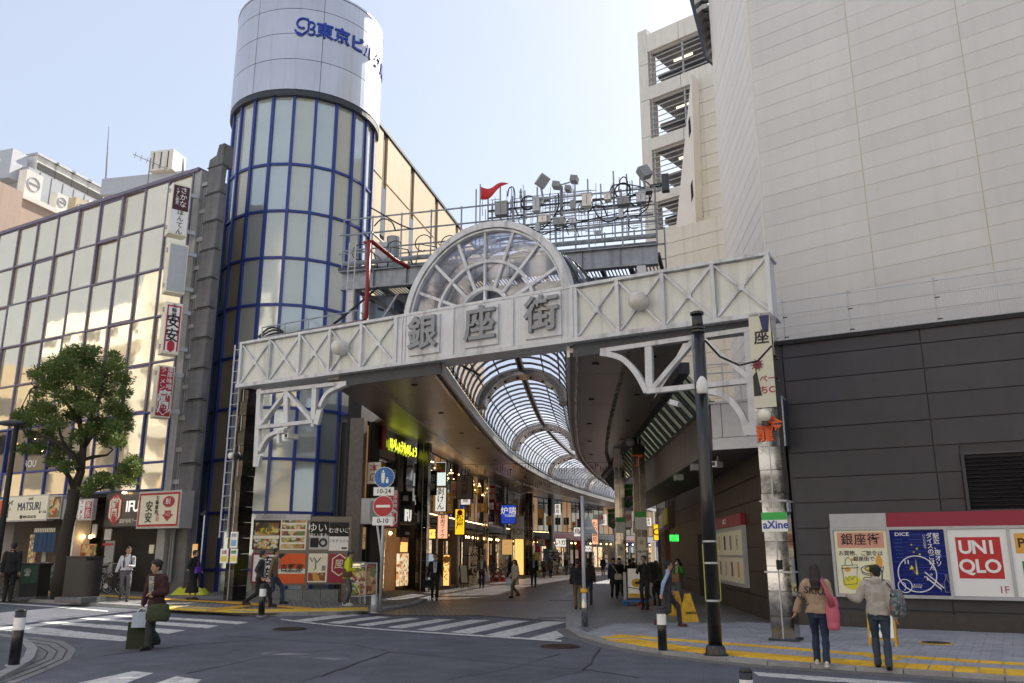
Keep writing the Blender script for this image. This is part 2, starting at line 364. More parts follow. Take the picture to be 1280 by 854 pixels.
PAVR = brickmat('walkway_tile', (.26, .265, .28), (.32, .325, .34), (.10, .10, .11), .15, .15, .45, .018, 0, rot=R(-5))
PAVA = brickmat('arcade_tile', (.18, .168, .155), (.22, .205, .19), (.07, .065, .06), .15, .15, .38, .016, 0, rot=R(-8))
PAVL = brickmat('sidewalk_sett', (.20, .19, .18), (.32, .31, .29), (.07, .07, .07), .2, .1, .7, .02, .5, rot=R(30))
TACT = mat('tactile_yellow', (.74, .47, .04), .7, var=.22, vscale=9, bump=.4, bscale=60)
TACTO = mat('tactile_orange', (.62, .31, .03), .7, var=.2, vscale=9, bump=.4, bscale=60)
g = lambda *a, **k: G(*a, **k)
split_mesh_ground('ground', [(-700, -300), (700, -300), (700, 900), (-700, 900)], -.03, ASPH)
split_mesh_ground('road', [(-120, -40), (60, -40), (60, 24), (4.5, 24), (3, 40), (-10, 40), (-120, 90)], 0, ASPH)
KR = [G(x, y) for x, y in ((712, 760), (707, 778), (708, 786), (724, 796.5), (769, 809), (825, 818.5), (892, 826.5), (960, 832.5), (1120, 843), (1280, 853.5))]
KRd = (KR[-1]-KR[-3]).normalized(); KR.append(KR[-1]+KRd*25)
arc = [G(716, 744), G(722, 728), Vector((5.2, 60, 0)), Vector((9, 76, 0)), Vector((13, 92, 0))]
OFFR = .05
split_mesh_ground('sidewalk', [(p.x, p.y) for p in KR]+[(40, -3), (40, 30), (30, 130)]+[(p.x, p.y) for p in reversed(arc)], OFFR, PAVR)
KL = [G(x, y) for x, y in ((-420, 733), (0, 751), (130, 758.5), (215, 763.5), (330, 771), (430, 769.5), (480, 765), (520, 757.5), (545, 746))]
split_mesh_ground('arcade_floor', [(p.x, p.y) for p in (G(352, 773.4), G(430, 766.5), G(600, 769.8), G(706, 777))][1:]+[(p.x, p.y) for p in (KR[0],)]+[(p.x, p.y) for p in arc]+[(2, 96), (-12, 60), (-9, 30)], .012, PAVA)
OFFL = .07
split_mesh_ground('sidewalk_left', [(p.x, p.y) for p in KL]+[(-3.4, 41), (-12, 50), (-70, 75), (-80, 60)], OFFL, PAVL)
def path_strip(name, pts, wdt, z0, z1, m, side=1, kind='structure', parent=None):
    """flat strip of constant width beside a ground line"""
    b = MB(); n = len(pts); q = []
    for i, p in enumerate(pts):
        d = (pts[min(i+1, n-1)]-pts[max(i-1, 0)]); d.z = 0; d.normalize(); nn = Vector((-d.y, d.x, 0))*side
        a = Vector((p.x, p.y, 0)); c = a+nn*wdt
        q.append([(a.x, a.y, gh(a.x, a.y)+z0), (c.x, c.y, gh(c.x, c.y)+z0), (c.x, c.y, gh(c.x, c.y)+z1), (a.x, a.y, gh(a.x, a.y)+z1)])
    b.rings(q); o = b.build(name, m, parent)
    if kind: o['kind'] = kind
    return o
def dens(pts, step=.8):
    out = []
    for a, b in zip(pts, pts[1:]):
        k = max(1, int((b-a).length/step)); out += [a.lerp(b, i/k) for i in range(k)]
    return out+[pts[-1]]
KERB = mat('kerb_stone', (.30, .30, .30), .8, var=.2, vscale=4, bump=.3, bscale=40)
# kerb stones, one by one near the camera
def kerb_row(name, pts, hgt, ln=.6):
    pts = dens(pts, .1); acc = 0; par = thing(name, None, None, (0, 0, 0)); par['kind'] = 'structure'; seg = [pts[0]]
    for a, b in zip(pts, pts[1:]):
        acc += (b-a).length; seg.append(b)
        if acc >= ln:
            s0, s1 = seg[0], seg[-1]; d = (s1-s0).normalized(); s1 = s1-d*.012
            path_strip('kerb_stone', [s0, s1], .15, -.05, hgt+random.uniform(-.004, .004), KERB, 1, None, par); seg = [b]; acc = 0
kerb_row('kerb', KR[1:], .062)
kerb_row('kerb_left', KL, .085, .7)
FL = [KR[2], KR[1], KR[0]]+arc[:2]+[Vector((4.0, 50, 0)), Vector((5.2, 60, 0))]
path_strip('flush_kerb', dens(FL, .3), .38, OFFR-.03, OFFR+.006, mat('flush_kerb_stone', (.36, .36, .37), .7, var=.15, vscale=5), -1)
path_strip('gutter_line', dens(KR[2:], .3), .28, .001, .008, mat('gutter_brick', (.15, .145, .145), .8, var=.25, vscale=9), -1)
# right sidewalk: real slabs near the camera, in one mesh
def slabs(name, poly, z, size, gap, ang, m, jit=.003):
    b = MB(); xs = [p[0] for p in poly]; ys = [p[1] for p in poly]; cx, cy = sum(xs)/len(xs), sum(ys)/len(ys)
    ca, sa = math.cos(ang), math.sin(ang); n = int(16/size[0])
    def inside(x, y):
        c = False; j = len(poly)-1
        for i in range(len(poly)):
            xi, yi = poly[i][:2]; xj, yj = poly[j][:2]
            if (yi > y) != (yj > y) and x < (xj-xi)*(y-yi)/(yj-yi)+xi: c = not c
            j = i
        return c
    ny = int(16/size[1])
    for i in range(-n//2, n//2):
        for j in range(-ny//2, ny//2):
            u = (i+(.5 if j % 2 else 0))*size[0]; v = j*size[1]; cs = []
            for du, dv in ((0, 0), (1, 0), (1, 1), (0, 1)):
                a = u+du*(size[0]-gap); c = v+dv*(size[1]-gap); cs.append((cx+a*ca-c*sa, cy+a*sa+c*ca))
            if all(inside(*p) for p in cs):
                h = z+random.uniform(-jit, jit); b.add([(p[0], p[1], h+gh(*p)) for p in cs]+[(p[0], p[1], z-.01+gh(*p)) for p in cs], [(0, 1, 2, 3), (0, 4, 5, 1), (1, 5, 6, 2), (2, 6, 7, 3), (3, 7, 4, 0)])
    o = b.build(name, m); tag(o, 'grey concrete paving slabs of the right hand pavement', kind='stuff'); return o
SLAB = mat('paving_slab', (.31, .325, .37), .65, var=.3, vscale=1.6, bump=.3, bscale=50)
n0 = Vector((-.36, .93, 0))
pk = [p+Vector((.02, .2, 0)) for p in KR[3:]]
slabs('paving_slabs', [(p.x, p.y) for p in pk[:-1]]+[(15, 9), (10.2, 17.6), (6.5, 19.8), (5.6, 20.6), (2.2, 20.2)], OFFR+.008, (.30, .15), .02, R(-30), SLAB)
def strip(name, px, th, off, m, kind='structure', par=None):
    pts = [G(x, y+th) for x, y in px]+[G(x, y-th) for x, y in reversed(px)]
    return split_mesh_ground(name, [(p.x, p.y) for p in pts], off, m, par, kind)
tp = thing('tactile_paving', None, None, (0, 0, 0)); tp['kind'] = 'structure'
def tactile(pts, wd, off, m, cell=.3, par=tp):
    """row of yellow guide blocks, each with raised bars"""
    pts = dens(pts, .05); acc = 0; last = pts[0]; b = MB(); cnt = 0
    for a, c in zip(pts, pts[1:]):
        acc += (c-a).length
        if acc >= cell:
            d = (c-last); d.z = 0; d.normalize(); nn = Vector((-d.y, d.x, 0)); k = max(1, int(round(wd/.3)))
            for r in range(k):
                o0 = last+nn*(r*.3); e = d*(cell-.012); z = gh(o0.x, o0.y)+off
                mb = MB(); f = lambda u, v: o0+d*u+nn*v
                cs = [f(0, 0), f(cell-.012, 0), f(cell-.012, .288), f(0, .288)]
                mb.add([(q.x, q.y, z-.02) for q in cs]+[(q.x, q.y, z) for q in cs], [(4, 5, 6, 7), (0, 1, 5, 4), (1, 2, 6, 5), (2, 3, 7, 6), (3, 0, 4, 7)])
                for i in range(4):
                    v = .04+i*.062; cs = [f(.01, v), f(cell-.02, v), f(cell-.02, v+.03), f(.01, v+.03)]
                    mb.add([(q.x, q.y, z) for q in cs]+[(q.x, q.y, z+.005) for q in cs], [(4, 5, 6, 7), (0, 1, 5, 4), (1, 2, 6, 5), (2, 3, 7, 6), (3, 0, 4, 7)])
                mb.build('guide_block', m, par)
            last = c; acc = 0
def gl(px): return [G(x, y, OFFR) for x, y in px]
tactile(gl([(758, 801), (825, 811.5), (892, 818.5), (960, 824.5), (1120, 836), (1280, 845.5), (1340, 849)]), .6, OFFR+.016, TACT)
tactile(gl([(765, 795.5), (833, 801), (892, 805.5), (960, 810.5), (1061, 819), (1280, 833), (1330, 836)]), .3, OFFR+.016, TACT)
tactile(gl([(750, 797), (762, 800)]), .9, OFFR+.016, TACT)
tactile(gl([(1062, 817.5), (1120, 829)]), .3, OFFR+.02, TACT)
strip('tactile_band', [(185, 761.8), (230, 764.8), (290, 767.3), (330, 768.3), (400, 767.2), (460, 765.3)], 2.6, OFFL+.012, TACT)
strip('tactile_band_far', [(0, 740.5), (48, 743), (130, 748.2), (218, 753.4), (290, 758), (337, 761.2), (389, 765)], 1.2, OFFL+.012, TACTO)
strip('tactile_band_link', [(258, 767), (312, 761.5)], 1.3, OFFL+.016, TACTO)
# road paint
cw = thing('crosswalk', None, None, (0, 0, 0)); cw['kind'] = 'structure'
def quad(name, px, off=.005, m=ROADW, par=cw): return split_mesh_ground(name, [tuple(G(x, y).xy) for x, y in px], off, m, par, None)
for q in ([(-60, 779), (0, 782.6), (60, 785), (152, 795.5), (170, 798), (153, 802), (90, 797), (0, 788), (-60, 784)],
          [(48, 778.5), (60, 776), (232, 788.2), (211, 792.5)], [(97, 773.4), (108, 771.8), (274, 782.4), (258, 785.8)],
          [(141, 770), (148, 768.8), (311, 778), (298, 780.8)],
          [(90, 856), (166, 839.4), (192, 841.8), (148, 858)], [(184, 858), (220, 846), (252, 850.3), (236, 860)]):
    quad('stripe', q)
b0, b1 = G(351, 774.5), G(702, 801.5); t0, t1 = G(430, 767.5), G(706, 777.5); dv = G(679, 776)-G(604, 793)
def on_bot(x): return G(x, 774.5+(x-351)*27/351)
def isect(p, d, a, b):
    e = b-a; den = d.x*e.y-d.y*e.x; t = ((a.x-p.x)*e.y-(a.y-p.y)*e.x)/den; return p+d*t
for xa, xb in ((368, 388), (408, 425), (444, 462), (482, 502), (520, 542), (562, 588), (607, 636), (660, 690)):
    A, B = on_bot(xa), on_bot(xb); C_, D_ = isect(B, dv, t0, t1), isect(A, dv, t0, t1)
    split_mesh_ground('stripe', [tuple(v.xy) for v in (A, B, C_, D_)], .006, ROADW, cw, None)
quad('edge_line', [(351, 773.9), (702, 800.8), (702, 803), (351, 775.4)], .010)
quad('edge_line', [(0, 753.8), (135, 763.6), (135, 765), (0, 755.3)])
quad('edge_line', [(941, 840.2), (1010, 845), (1120, 852.6), (1180, 856.5), (1180, 861), (1110, 857), (1010, 850.5), (948, 845.6)])
# newer asphalt patch, manholes
split_mesh_ground('asphalt_patch', [tuple(G(x, y).xy) for x, y in ((282, 795), (440, 806), (486, 815), (400, 845), (330, 868), (180, 866), (230, 850), (300, 825))], .004, ASPH2)
split_mesh_ground('asphalt_patch', [tuple(G(x, y).xy) for x, y in ((500, 812), (690, 824), (735, 838), (600, 870), (430, 866))], .004, ASPH2)
RUST = mat('rusty_iron', (.06, .042, .035), .6, .4, var=.3, vscale=20)
for (x, y), lab in (((362, 786.5), 'round iron manhole cover in the road left of the striped crossing'), ((700, 808.5), 'brown iron manhole cover in the road beside the curved kerb')):
    p = G(x, y); t = thing('manhole_cover', lab, 'manhole cover', (p.x, p.y, p.z+.004), 90, 'manhole covers in the road')
    MB().cyl((0, 0), .36, 0, .008, 28).build('rim', RUST, t); MB().cyl((0, 0), .33, .008, .014, 28).build('lid', RUST, t)
    b = MB()
    for i in range(-4, 5):
        ww = math.sqrt(.3**2-(i*.065)**2); b.box(-ww, ww, i*.065-.01, i*.065+.01, .014, .02)
    b.build('tread', RUST, t)
p = G(1170, 805, OFFR); t = thing('drain_cover', 'oval yellow edged drain cover in the pavement below the blue poster', 'drain cover', (p.x, p.y, OFFR+.012), 90)
MB().cyl((0, 0), .28, 0, .01, 20).build('rim', TACT, t); MB().cyl((0, 0), .24, .01, .014, 20).build('lid', RUST, t)
for xx, yy in ((702, 773.4), (708, 751.5)):
    p = G(xx, yy); t = bx('drain_grate', RUST, None, p.x-.6, p.x+.25, p.y-.06, p.y+.06, .013, .02); tag(t, 'narrow dark drain slot %s' % ('nearest the crossing' if yy > 760 else 'further into the arcade'), 'drain grate')
SEAMT = mat('tar_seam', (.022, .022, .024), .5, var=.2)
rnd = random.Random(8)
def crack(px, w=.018):
    pts = dens([G(x, y) for x, y in px], .25); pts = [p+Vector((rnd.uniform(-.03, .03), rnd.uniform(-.03, .03), 0)) for p in pts]; path_strip('tar_seam', pts, w, .002, .0062, SEAMT)
crack([(732, 839), (752, 812)], .03); crack([(602, 827), (660, 832), (735, 838), (800, 848)]); crack([(280, 795), (440, 806), (488, 815), (400, 846)]); crack([(0, 812), (60, 838)]); crack([(600, 826), (487, 815)]); crack([(235, 842), (330, 822), (420, 812)], .012); crack([(560, 850), (640, 836), (700, 818)], .012); crack([(130, 820), (240, 806), (330, 800)], .012)
# corner island at the lower left
def isl(px): return [G(x, y) for x, y in px]
IS = [(-60, 786), (0, 794), (50, 797), (80, 802), (95, 812), (88, 825), (60, 838), (20, 854), (-60, 880)]
split_mesh_ground('gutter', [tuple(p.xy) for p in isl(IS)], .006, mat('gutter_concrete', (.20, .20, .20), .8, var=.2, vscale=5, bump=.3, bscale=60))
for f in (.25, .5, .75):
    mid = isl([(-20+(x+20)*(1-f*.42), 822+(y-822)*(1-f*.5)) for x, y in IS]); path_strip('gutter_joint', dens(mid, .2), .02, .007, .011, mat('joint_dark', (.05, .05, .05), .9), 1)
KI = [(-60, 792), (0, 797), (20, 799.5), (38, 806), (46, 815.5), (42, 828), (25, 840), (0, 853), (-60, 874)]
kerb_row('kerb_island', isl(KI)[::-1], .07, .4)
split_mesh_ground('sidewalk_island', [tuple(p.xy) for p in isl([(-60, 796), (0, 799.5), (18, 802), (33, 808), (39, 816), (35, 827), (20, 838), (0, 848), (-60, 866)])], .06, ASPH2)
tactile([G(-25, 830, .06), G(4, 828, .06)], .9, .075, TACT)
# ================================================================ GATE
GP, GH_ = (5.3, 16.5), 120.1     # heading along the beam towards the right; k is negative to the left
def gk(px, py, d=0):
    k, z = kz(px, py, GP, GH_); return k, z
gate = thing('entrance_gate', 'white steel gateway beam with crossed braces spanning the mouth of the shopping arcade', 'gateway', (GP[0], GP[1], 0), GH_)
ZB, ZT = 6.38, 7.58; KL_, KR_ = -15.3, 0.0; D = .55
MB().box(KL_, KR_, .03, D, ZB, ZT).build('beam_body', WHITEP, gate)
bx('top_flange', WHITEP, gate, KL_-.05, KR_+.05, -.12, D+.06, ZT, ZT+.07); bx('bottom_flange', WHITEP, gate, KL_-.05, KR_+.05, -.14, D+.06, ZB-.10, ZB)
LB = [-15.3, -14.13, -12.98, -11.86, -10.75, -9.6]; RB = [-4.39, -3.35, -2.28, -1.16, 0.0]
for bays in (LB, RB):
    for a, b in zip(bays, bays[1:]):
        bx('bay_panel', GATEPANEL, gate, a+.03, b-.03, -.012, .03, ZB+.03, ZT-.03)
        bx('corner_block', WHITEP, gate, (a+b)/2-.07, (a+b)/2+.07, -.085, -.012, (ZB+ZT)/2-.07, (ZB+ZT)/2+.07)
        MB().bar((a+.05, -.045, ZB+.04), (b-.05, -.045, ZT-.04), .06, .055).build('brace', WHITEP, gate)
        MB().bar((a+.05, -.052, ZT-.04), (b-.05, -.052, ZB+.04), .06, .05).build('brace', WHITEP, gate)
    for a in bays: bx('upright', WHITEP, gate, a-.045, a+.045, -.11, .03, ZB, ZT)
# name section
bx('name_panel', WHITEP, gate, -9.55, -4.44, -.10, .03, ZB+.002, ZT-.002)
for ch, k0 in (('銀', -8.62), ('座', -6.90), ('街', -5.20)):
    q = bx('plaque', WHITEP, gate, k0-.48, k0+.48, -.17, -.10, ZB+.1, ZT-.1)
    txt(ch, .92, mat('letter_grey', (.25, .26, .28), .45, .2, var=.1), q, k0, -.22, (ZB+ZT)/2-.0, ex=.05, bold=.018, name='raised_letter')
for a in (-9.53, -7.76, -6.04, -4.46): bx('rib', WHITEP, gate, a-.03, a+.03, -.15, -.10, ZB, ZT)
for a in (-9.25, -9.35, -4.75): bx('rib', WHITEP, gate, a-.012, a+.012, -.125, -.10, ZB, ZT)
GLOBE = mat('frosted_globe', (.62, .60, .55), .3, var=.15, vscale=6, coat=.3)
for k0, lab in ((-11.37, None), (-2.80, None)):
    o = MB().ell((k0, -.24, 6.98), .215, .215, .215, 24, 14).build('globe_lamp', GLOBE, gate, smooth=True); MB().cyl((0, 0), .2, 0, .1, 20).build('lamp_base', WHITEP, o).matrix_basis = Matrix.Translation((k0, -.06, 6.98)) @ Matrix.Rotation(R(90), 4, 'X')
# brackets below the beam
def seg(name, a, b, w=.11, par=gate, y=.12, dd=.16): 
    (k0, z0), (k1, z1) = gk(*a), gk(*b); return MB().tube([(k0, y, z0), (k1, y, z1)], 0, sq=(dd, w)).build(name, WHITEP, par)
def arcseg(name, pts, w=.1, par=gate, y=.12):
    P = [gk(*p) for p in pts]; out = []
    for i in range(len(P)-1):
        p0, p1, p2, p3 = P[max(i-1, 0)], P[i], P[i+1], P[min(i+2, len(P)-1)]
        for s in range(4):
            t = s/4; out.append(tuple(.5*((2*p1[j])+(-p0[j]+p2[j])*t+(2*p0[j]-5*p1[j]+4*p2[j]-p3[j])*t*t+(-p0[j]+3*p1[j]-3*p2[j]+p3[j])*t**3) for j in (0, 1)))
    out.append(P[-1]); return MB().tube([(k, y, z) for k, z in out], 0, sq=(.17, w)).build(name, WHITEP, par)
seg('bracket_post', (316.5, 583), (321.5, 486), .12); seg('bracket_post', (354.5, 535), (354.5, 486), .10, y=.118); seg('bracket_post', (388.5, 526), (390.5, 480), .10, y=.118)
seg('bracket_rail', (319, 490.5), (431, 478), .1, y=.121); seg('bracket_rail', (319, 534), (389, 526.5), .1, y=.122)
seg('bracket_diagonal', (323, 531), (353, 491), .09, y=.125); seg('bracket_diagonal', (357, 491), (386, 524), .09, y=.124)
arcseg('bracket_arch', [(431, 479), (417, 485), (406, 492), (398, 507), (392, 530)]); arcseg('bracket_arch', [(353, 538.5), (341, 541), (331.5, 547), (322.5, 563), (317.5, 583)])
for x, y in ((345, 541), (388, 520)): seg('floodlight', (x, y), (x, y+13), .1, dd=.1)
seg('bracket_post', (810, 490), (808.7, 431), .12); seg('bracket_post', (870.5, 480), (867, 423), .12, y=.118); seg('bracket_post', (941, 544), (934, 414), .14)
seg('bracket_rail', (749, 438), (944, 409.5), .1, y=.121); seg('bracket_rail', (807, 488.5), (941, 474.5), .11, y=.122)
seg('bracket_diagonal', (815, 484), (864, 426), .1, y=.125); seg('bracket_diagonal', (879, 424), (934, 471), .1, y=.124)
arcseg('bracket_arch', [(749, 441), (763, 443), (778, 449), (794, 466), (807, 490)], .12); arcseg('bracket_arch', [(884, 489), (897, 491), (911, 499), (925, 517), (935, 543)], .12)
seg('hanging_spotlight', (842, 500), (840, 506), .2, dd=.15)
# arched window standing on the beam
AC, AR, AZ = -6.92, 2.36, 7.27
a0 = math.asin((ZT-AZ)/AR)
arch = thing('arched_window', 'half round white framed fan window standing on top of the gateway beam', 'fan window', (GP[0], GP[1], 0), GH_)
def pol(r, t, y=0): return (AC-r*math.cos(t), y, AZ+r*math.sin(t))
def ringarc(r, w, d, y, n=40, lo=None):
    lo = math.asin(min(.999, (ZT-AZ)/r)) if lo is None else lo
    return MB().rings([[pol(r-w/2, t, y), pol(r+w/2, t, y), pol(r+w/2, t, y+d), pol(r-w/2, t, y+d)] for t in [lo+(math.pi-2*lo)*i/n for i in range(n+1)]])
ringarc(AR, .16, .26, -.1).build('outer_ring', WHITEP, arch); ringarc(AR-.13, .05, .2, -.05).build('inner_lip', WHITEP, arch)
ringarc(1.42, .075, .12, -.03).build('middle_ring', WHITEP, arch); ringarc(.72, .09, .12, -.03).build('lower_ring', WHITEP, arch)
NS = 8
for i in range(1, NS):
    t = a0*.4+(math.pi-.8*a0)*i/NS; r_in = .74
    MB().bar(pol(r_in, t, .03), pol(AR-.08, t, .03), .055, .075).build('spoke', WHITEP, arch)
for r0, r1 in ((.76, 1.38), (1.46, AR-.16)):
    for i in range(NS):
        ta, tb = a0*.4+(math.pi-.8*a0)*i/NS+.02, a0*.4+(math.pi-.8*a0)*(i+1)/NS-.02
        vs = [pol(r, t, .06) for t in (ta, (ta+tb)/2, tb) for r in (r0, r1)]; vs = [(x, y, max(z, ZT+.01)) for x, y, z in vs]
        MB().add(vs+[(x, y+.012, z) for x, y, z in vs], [(0, 1, 3, 2), (2, 3, 5, 4), (6, 8, 9, 7), (8, 10, 11, 9), (0, 6, 7, 1), (4, 5, 11, 10), (1, 7, 9, 3), (3, 9, 11, 5), (0, 2, 8, 6), (2, 4, 10, 8)]).build('pane', ARCHG, arch)
for t in (math.pi/2,): MB().bar(pol(.0, t, .03)[:2]+(ZT,), pol(.7, t, .03), .05, .07).build('spoke', WHITEP, arch)
# barrel of glass behind the window
barrel = thing('barrel_skylight', 'ribbed glass barrel roof running back behind the half round window', 'glass roof', (GP[0], GP[1], 0), GH_)
for j in range(0, 4):
    ringarc(AR-.05, .07, .05, .3+j*.55, 20).build('rib', DSTEEL if j % 2 else STEEL, barrel)
for j in range(3):
    for i in range(8):
        ta, tb = a0+(math.pi-2*a0)*i/8+.02, a0+(math.pi-2*a0)*(i+1)/8-.02; r = AR-.04; y0 = .36+j*.55; y1 = y0+.48
        vs = [pol(r, ta, y0), pol(r, tb, y0), pol(r, tb, y1), pol(r, ta, y1)]; vi = [pol(r-.012, ta, y0), pol(r-.012, tb, y0), pol(r-.012, tb, y1), pol(r-.012, ta, y1)]
        MB().add(vs+vi, [(0, 1, 2, 3), (4, 7, 6, 5), (0, 4, 5, 1), (1, 5, 6, 2), (2, 6, 7, 3), (3, 7, 4, 0)]).build('roof_pane', ARCHG, barrel)
for ka, kb in ((-11.6, -8.25), (-4.55, -.2)): bx('added_dark_plate', DSTEEL, gate, ka, kb, .08, .11, 5.98, ZB-.1)  # dark plates added to hide the bright sky reflection on the soffit ends
# support columns of the gate
def mirror_col(name, lab, p, h, w, m, seams=True, rot=GH_, group=None, d=None):
    t = thing(name, lab, 'column', p, rot, group); d = d or w
    b = MB(); n = 14
    for i in range(n):                                              # slightly uneven polished sheets
        z0, z1 = h*i/n, h*(i+1)/n-.01
        q = MB().box(-w/2, w/2, -d/2, d/2, z0, z1)
        me = q.build('steel_sheet', m, t)
        me.rotation_euler = (random.uniform(-.003, .003), random.uniform(-.003, .003), random.uniform(-.012, .012))
    bx('corner_strip', LGREY, t, -.012, .012, -d/2-.008, -d/2-.003, 0, h)
    bx('footing', DSTEEL, t, -w/2-.05, w/2+.05, -d/2-.05, d/2+.05, 0, .05)
    return t
pc = G(983, 801, OFFR)
col_r = mirror_col('steel_column', 'mirror polished steel gate column on the right pavement with a globe lamp and stickers', (pc.x, pc.y, OFFR), 6.2, .42, MIRROR)
def onK(px, py, P, h): k, z = kz(px, py, P, h); d = hd(h); return P[0]+d.x*k, P[1]+d.y*k, z
def kk(x, y): k, z = kz(x, y, (pc.x, pc.y), GH_); return k, z-OFFR
o = bx('poster', mat('poster_cream', (.62, .60, .48), .45, var=.05), col_r, -.21, .21, -.262, -.25, kk(960, 512)[1], kk(960, 398)[1])
zt = kk(960, 398)[1]
for s, z, x, sz in (('座', zt-.45, .02, .30), ('べー', zt-1.28, .08, .16), ('ちC', zt-1.5, .06, .17)): txt(s, sz, INK if z > zt-1 else CRIMSON, o, x, -.266, z, bold=.02, ex=.003)
MB().ell((-.1, -.27, zt-.98), .09, .008, .09, 9, 5).build('red_burst', CRIMSON, o)
for a in range(10): MB().bar((-.1, -.271, zt-.98), (-.1+.13*math.cos(a*.63), -.271, zt-.98+.13*math.sin(a*.63)), .018, .01).build('ray', INK, o)
MB().prism([(-.2, zt-1.6), (-.05, zt-1.6), (-.12, zt-1.1), (-.2, zt-1.2)], -.268, -.262).build('dark_shape', INK, o); MB().prism([(.0, zt), (.2, zt), (.16, zt-.35), (.05, zt-.3)], -.268, -.262).build('dark_shape', NAVY, o)
for s, z in (('龍', zt-2.35), ('金', zt-2.2)): txt(s, .34, ORANGE, col_r, -.06 if z < zt-2.3 else .12, -.245, z, ex=.003, bold=.02)
zz = kk(975, 665)[1]; z2 = kk(975, 641)[1]
o = bx('sticker', SIGNW, col_r, -.235, .235, -.25, -.236, zz, z2); bx('green_stripe', mat('bright_green', (.04, .42, .08), .4, var=0), o, -.235, .235, -.254, -.2505, z2-.14, z2)
txt('aXine', .2, BLUEINK, o, .02, -.256, zz+.12, bold=.02, ex=.003)
zg = kk(963, 522)[1]
MB().bar((-.02, -.3, zg-.08), (-.02, -.2, zg-.2), .05).build('lamp_arm', BLACK, col_r)
o = MB().ell((-.02, -.34, zg), .13, .13, .13, 20, 12).build('globe_lamp', mat('white_globe', (.8, .78, .66), .25, var=.03, coat=.3), col_r, smooth=True); MB().cyl((-.02, -.34), .06, zg-.2, zg-.1, 14).build('lamp_socket', BLACK, o)
for z in (kk(975, 628)[1], kk(975, 716)[1]): bx('band', LGREY, col_r, -.25, .25, -.245, .25, z, z+.03)
bx('switch_box', STEEL, col_r, .235, .27, -.2, 0, kk(993, 640)[1], kk(993, 628)[1]); bx('socket_box', MBLACK, col_r, -.02, .07, -.262, -.24, kk(985, 712)[1], kk(985, 700)[1])
o = bx('conduit', STEEL, col_r, .24, .28, -.2, -.1, kk(994, 728)[1], kk(994, 698)[1])
pl_ = Vector((-7.72, 24.45, .30))
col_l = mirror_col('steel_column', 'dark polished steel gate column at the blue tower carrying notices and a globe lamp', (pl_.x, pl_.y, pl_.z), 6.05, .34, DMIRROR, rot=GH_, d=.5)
def kl(x, y): k, z = kz(x, y, (pl_.x, pl_.y), GH_); return k, z-pl_.z
for (x0, x1, y0, y1, s, c) in ((297.5, 307.5, 665, 685, '受付', None), (285, 296, 686, 704, '注意', CRIMSON), (297.3, 307, 686, 704, '禁煙', GREENP)):
    (k0, za), (k1, zb) = kl(x0, y1), kl(x1, y0)
    o = bx('notice', SIGNW, col_l, k0, k1, -.30, -.27, za, zb); hgt = zb-za
    bx('notice_print', mat('notice_blue', (.2, .4, .6), .5) if c is None else mat('notice_yellow', (.7, .6, .1), .5), o, k0+.03, k1-.03, -.303, -.3005, za+.05, za+hgt*.5)
    txt(s, .1, c or BLUEINK, o, (k0+k1)/2, -.306, zb-.1, ex=.002, bold=.02)
for k in (-.12, .12): MB().ell((k, -.42, kl(298, 572)[1]), .10, .10, .10, 18, 10).build('globe_lamp', WHITE2 if k < 0 else MBLACK, col_l, smooth=True)
# ladder fixed to the tower side of the gate
lad = thing('ladder', 'thin white steel ladder climbing beside the left gate column', 'ladder', (GP[0], GP[1], 0), GH_)
A = [gk(299, 440), gk(281, 672)]
(k0, z0), (k1, z1) = gk(297, 430), gk(285, 672)
for dk in (-.16, .16): MB().tube([(k0+dk, .05, z0), (k0+dk, .05, z1)], .02).build('rail', LGREY, lad)
n = 17
for i in range(n): MB().tube([(k0-.16, .05, z1+(z0-z1)*(i+.5)/n), (k0+.16, .05, z1+(z0-z1)*(i+.5)/n)], .014, 5).build('rung', LGREY, lad)
lad2 = thing('ladder', 'narrow ladder rising from the gateway beam to the steel platform beside the tower', 'ladder', (GP[0], GP[1], 0), GH_)
(k0, z0), (k1, z1) = gk(426, 300), gk(421, 405)
for dk in (-.12, .12): MB().tube([(k0+dk, .5, z0+.1), (k0+dk, .5, z1)], .018).build('rail', LGREY, lad2)
for i in range(8): MB().tube([(k0-.12, .5, z1+(z0-z1)*(i+.5)/8), (k0+.12, .5, z1+(z0-z1)*(i+.5)/8)], .012, 5).build('rung', LGREY, lad2)
# rails and cables on top of the beam, red sprinkler pipe
rl = thing('beam_handrail', 'rusty low handrail and black cables lying along the left top of the gateway beam', 'handrail', (GP[0], GP[1], 0), GH_)
for y, off in ((.3, .55), (.3, .25)): MB().tube([(-14.9, y, ZT+off), (-11.2, y, ZT+off)], .018, 6).build('rail', STEEL, rl)
for i in range(5): MB().tube([(-14.9+i*.92, .3, ZT), (-14.9+i*.92, .3, ZT+.55)], .018, 6).build('post', STEEL, rl)
for j, dz in enumerate((0, .12, .22)):
    pts = []
    for i in range(25):
        t = i/24; pts.append((-15.1+4.4*t, .35+.06*j, ZT+.08+dz*.5+1.0*max(0, t-.55)**1.2*2.6+.45*math.exp(-((t-.12)/.14)**2)*(1-.3*j)))
    MB().tube(pts, .03, 6).build('cable', MBLACK, rl)
rp = thing('sprinkler_pipe', 'red painted pipe rising from the gateway beam with an elbow at the platform', 'pipe', (GP[0], GP[1], 0), GH_)
REDP = mat('red_pipe_paint', (.24, .012, .015), .4, var=.2)
(ka, za), (kb, zb) = gk(456, 401), gk(461, 300)
MB().tube([(-14.9, .05, ZT+.1), (-13, .05, ZT+.1), (ka-.12, .05, ZT+.1), (ka, .05, ZT+.2), (ka, .05, zb-.05)], [.035, .035, .05, .06, .06], 10).build('pipe_run', REDP, rp, smooth=True)
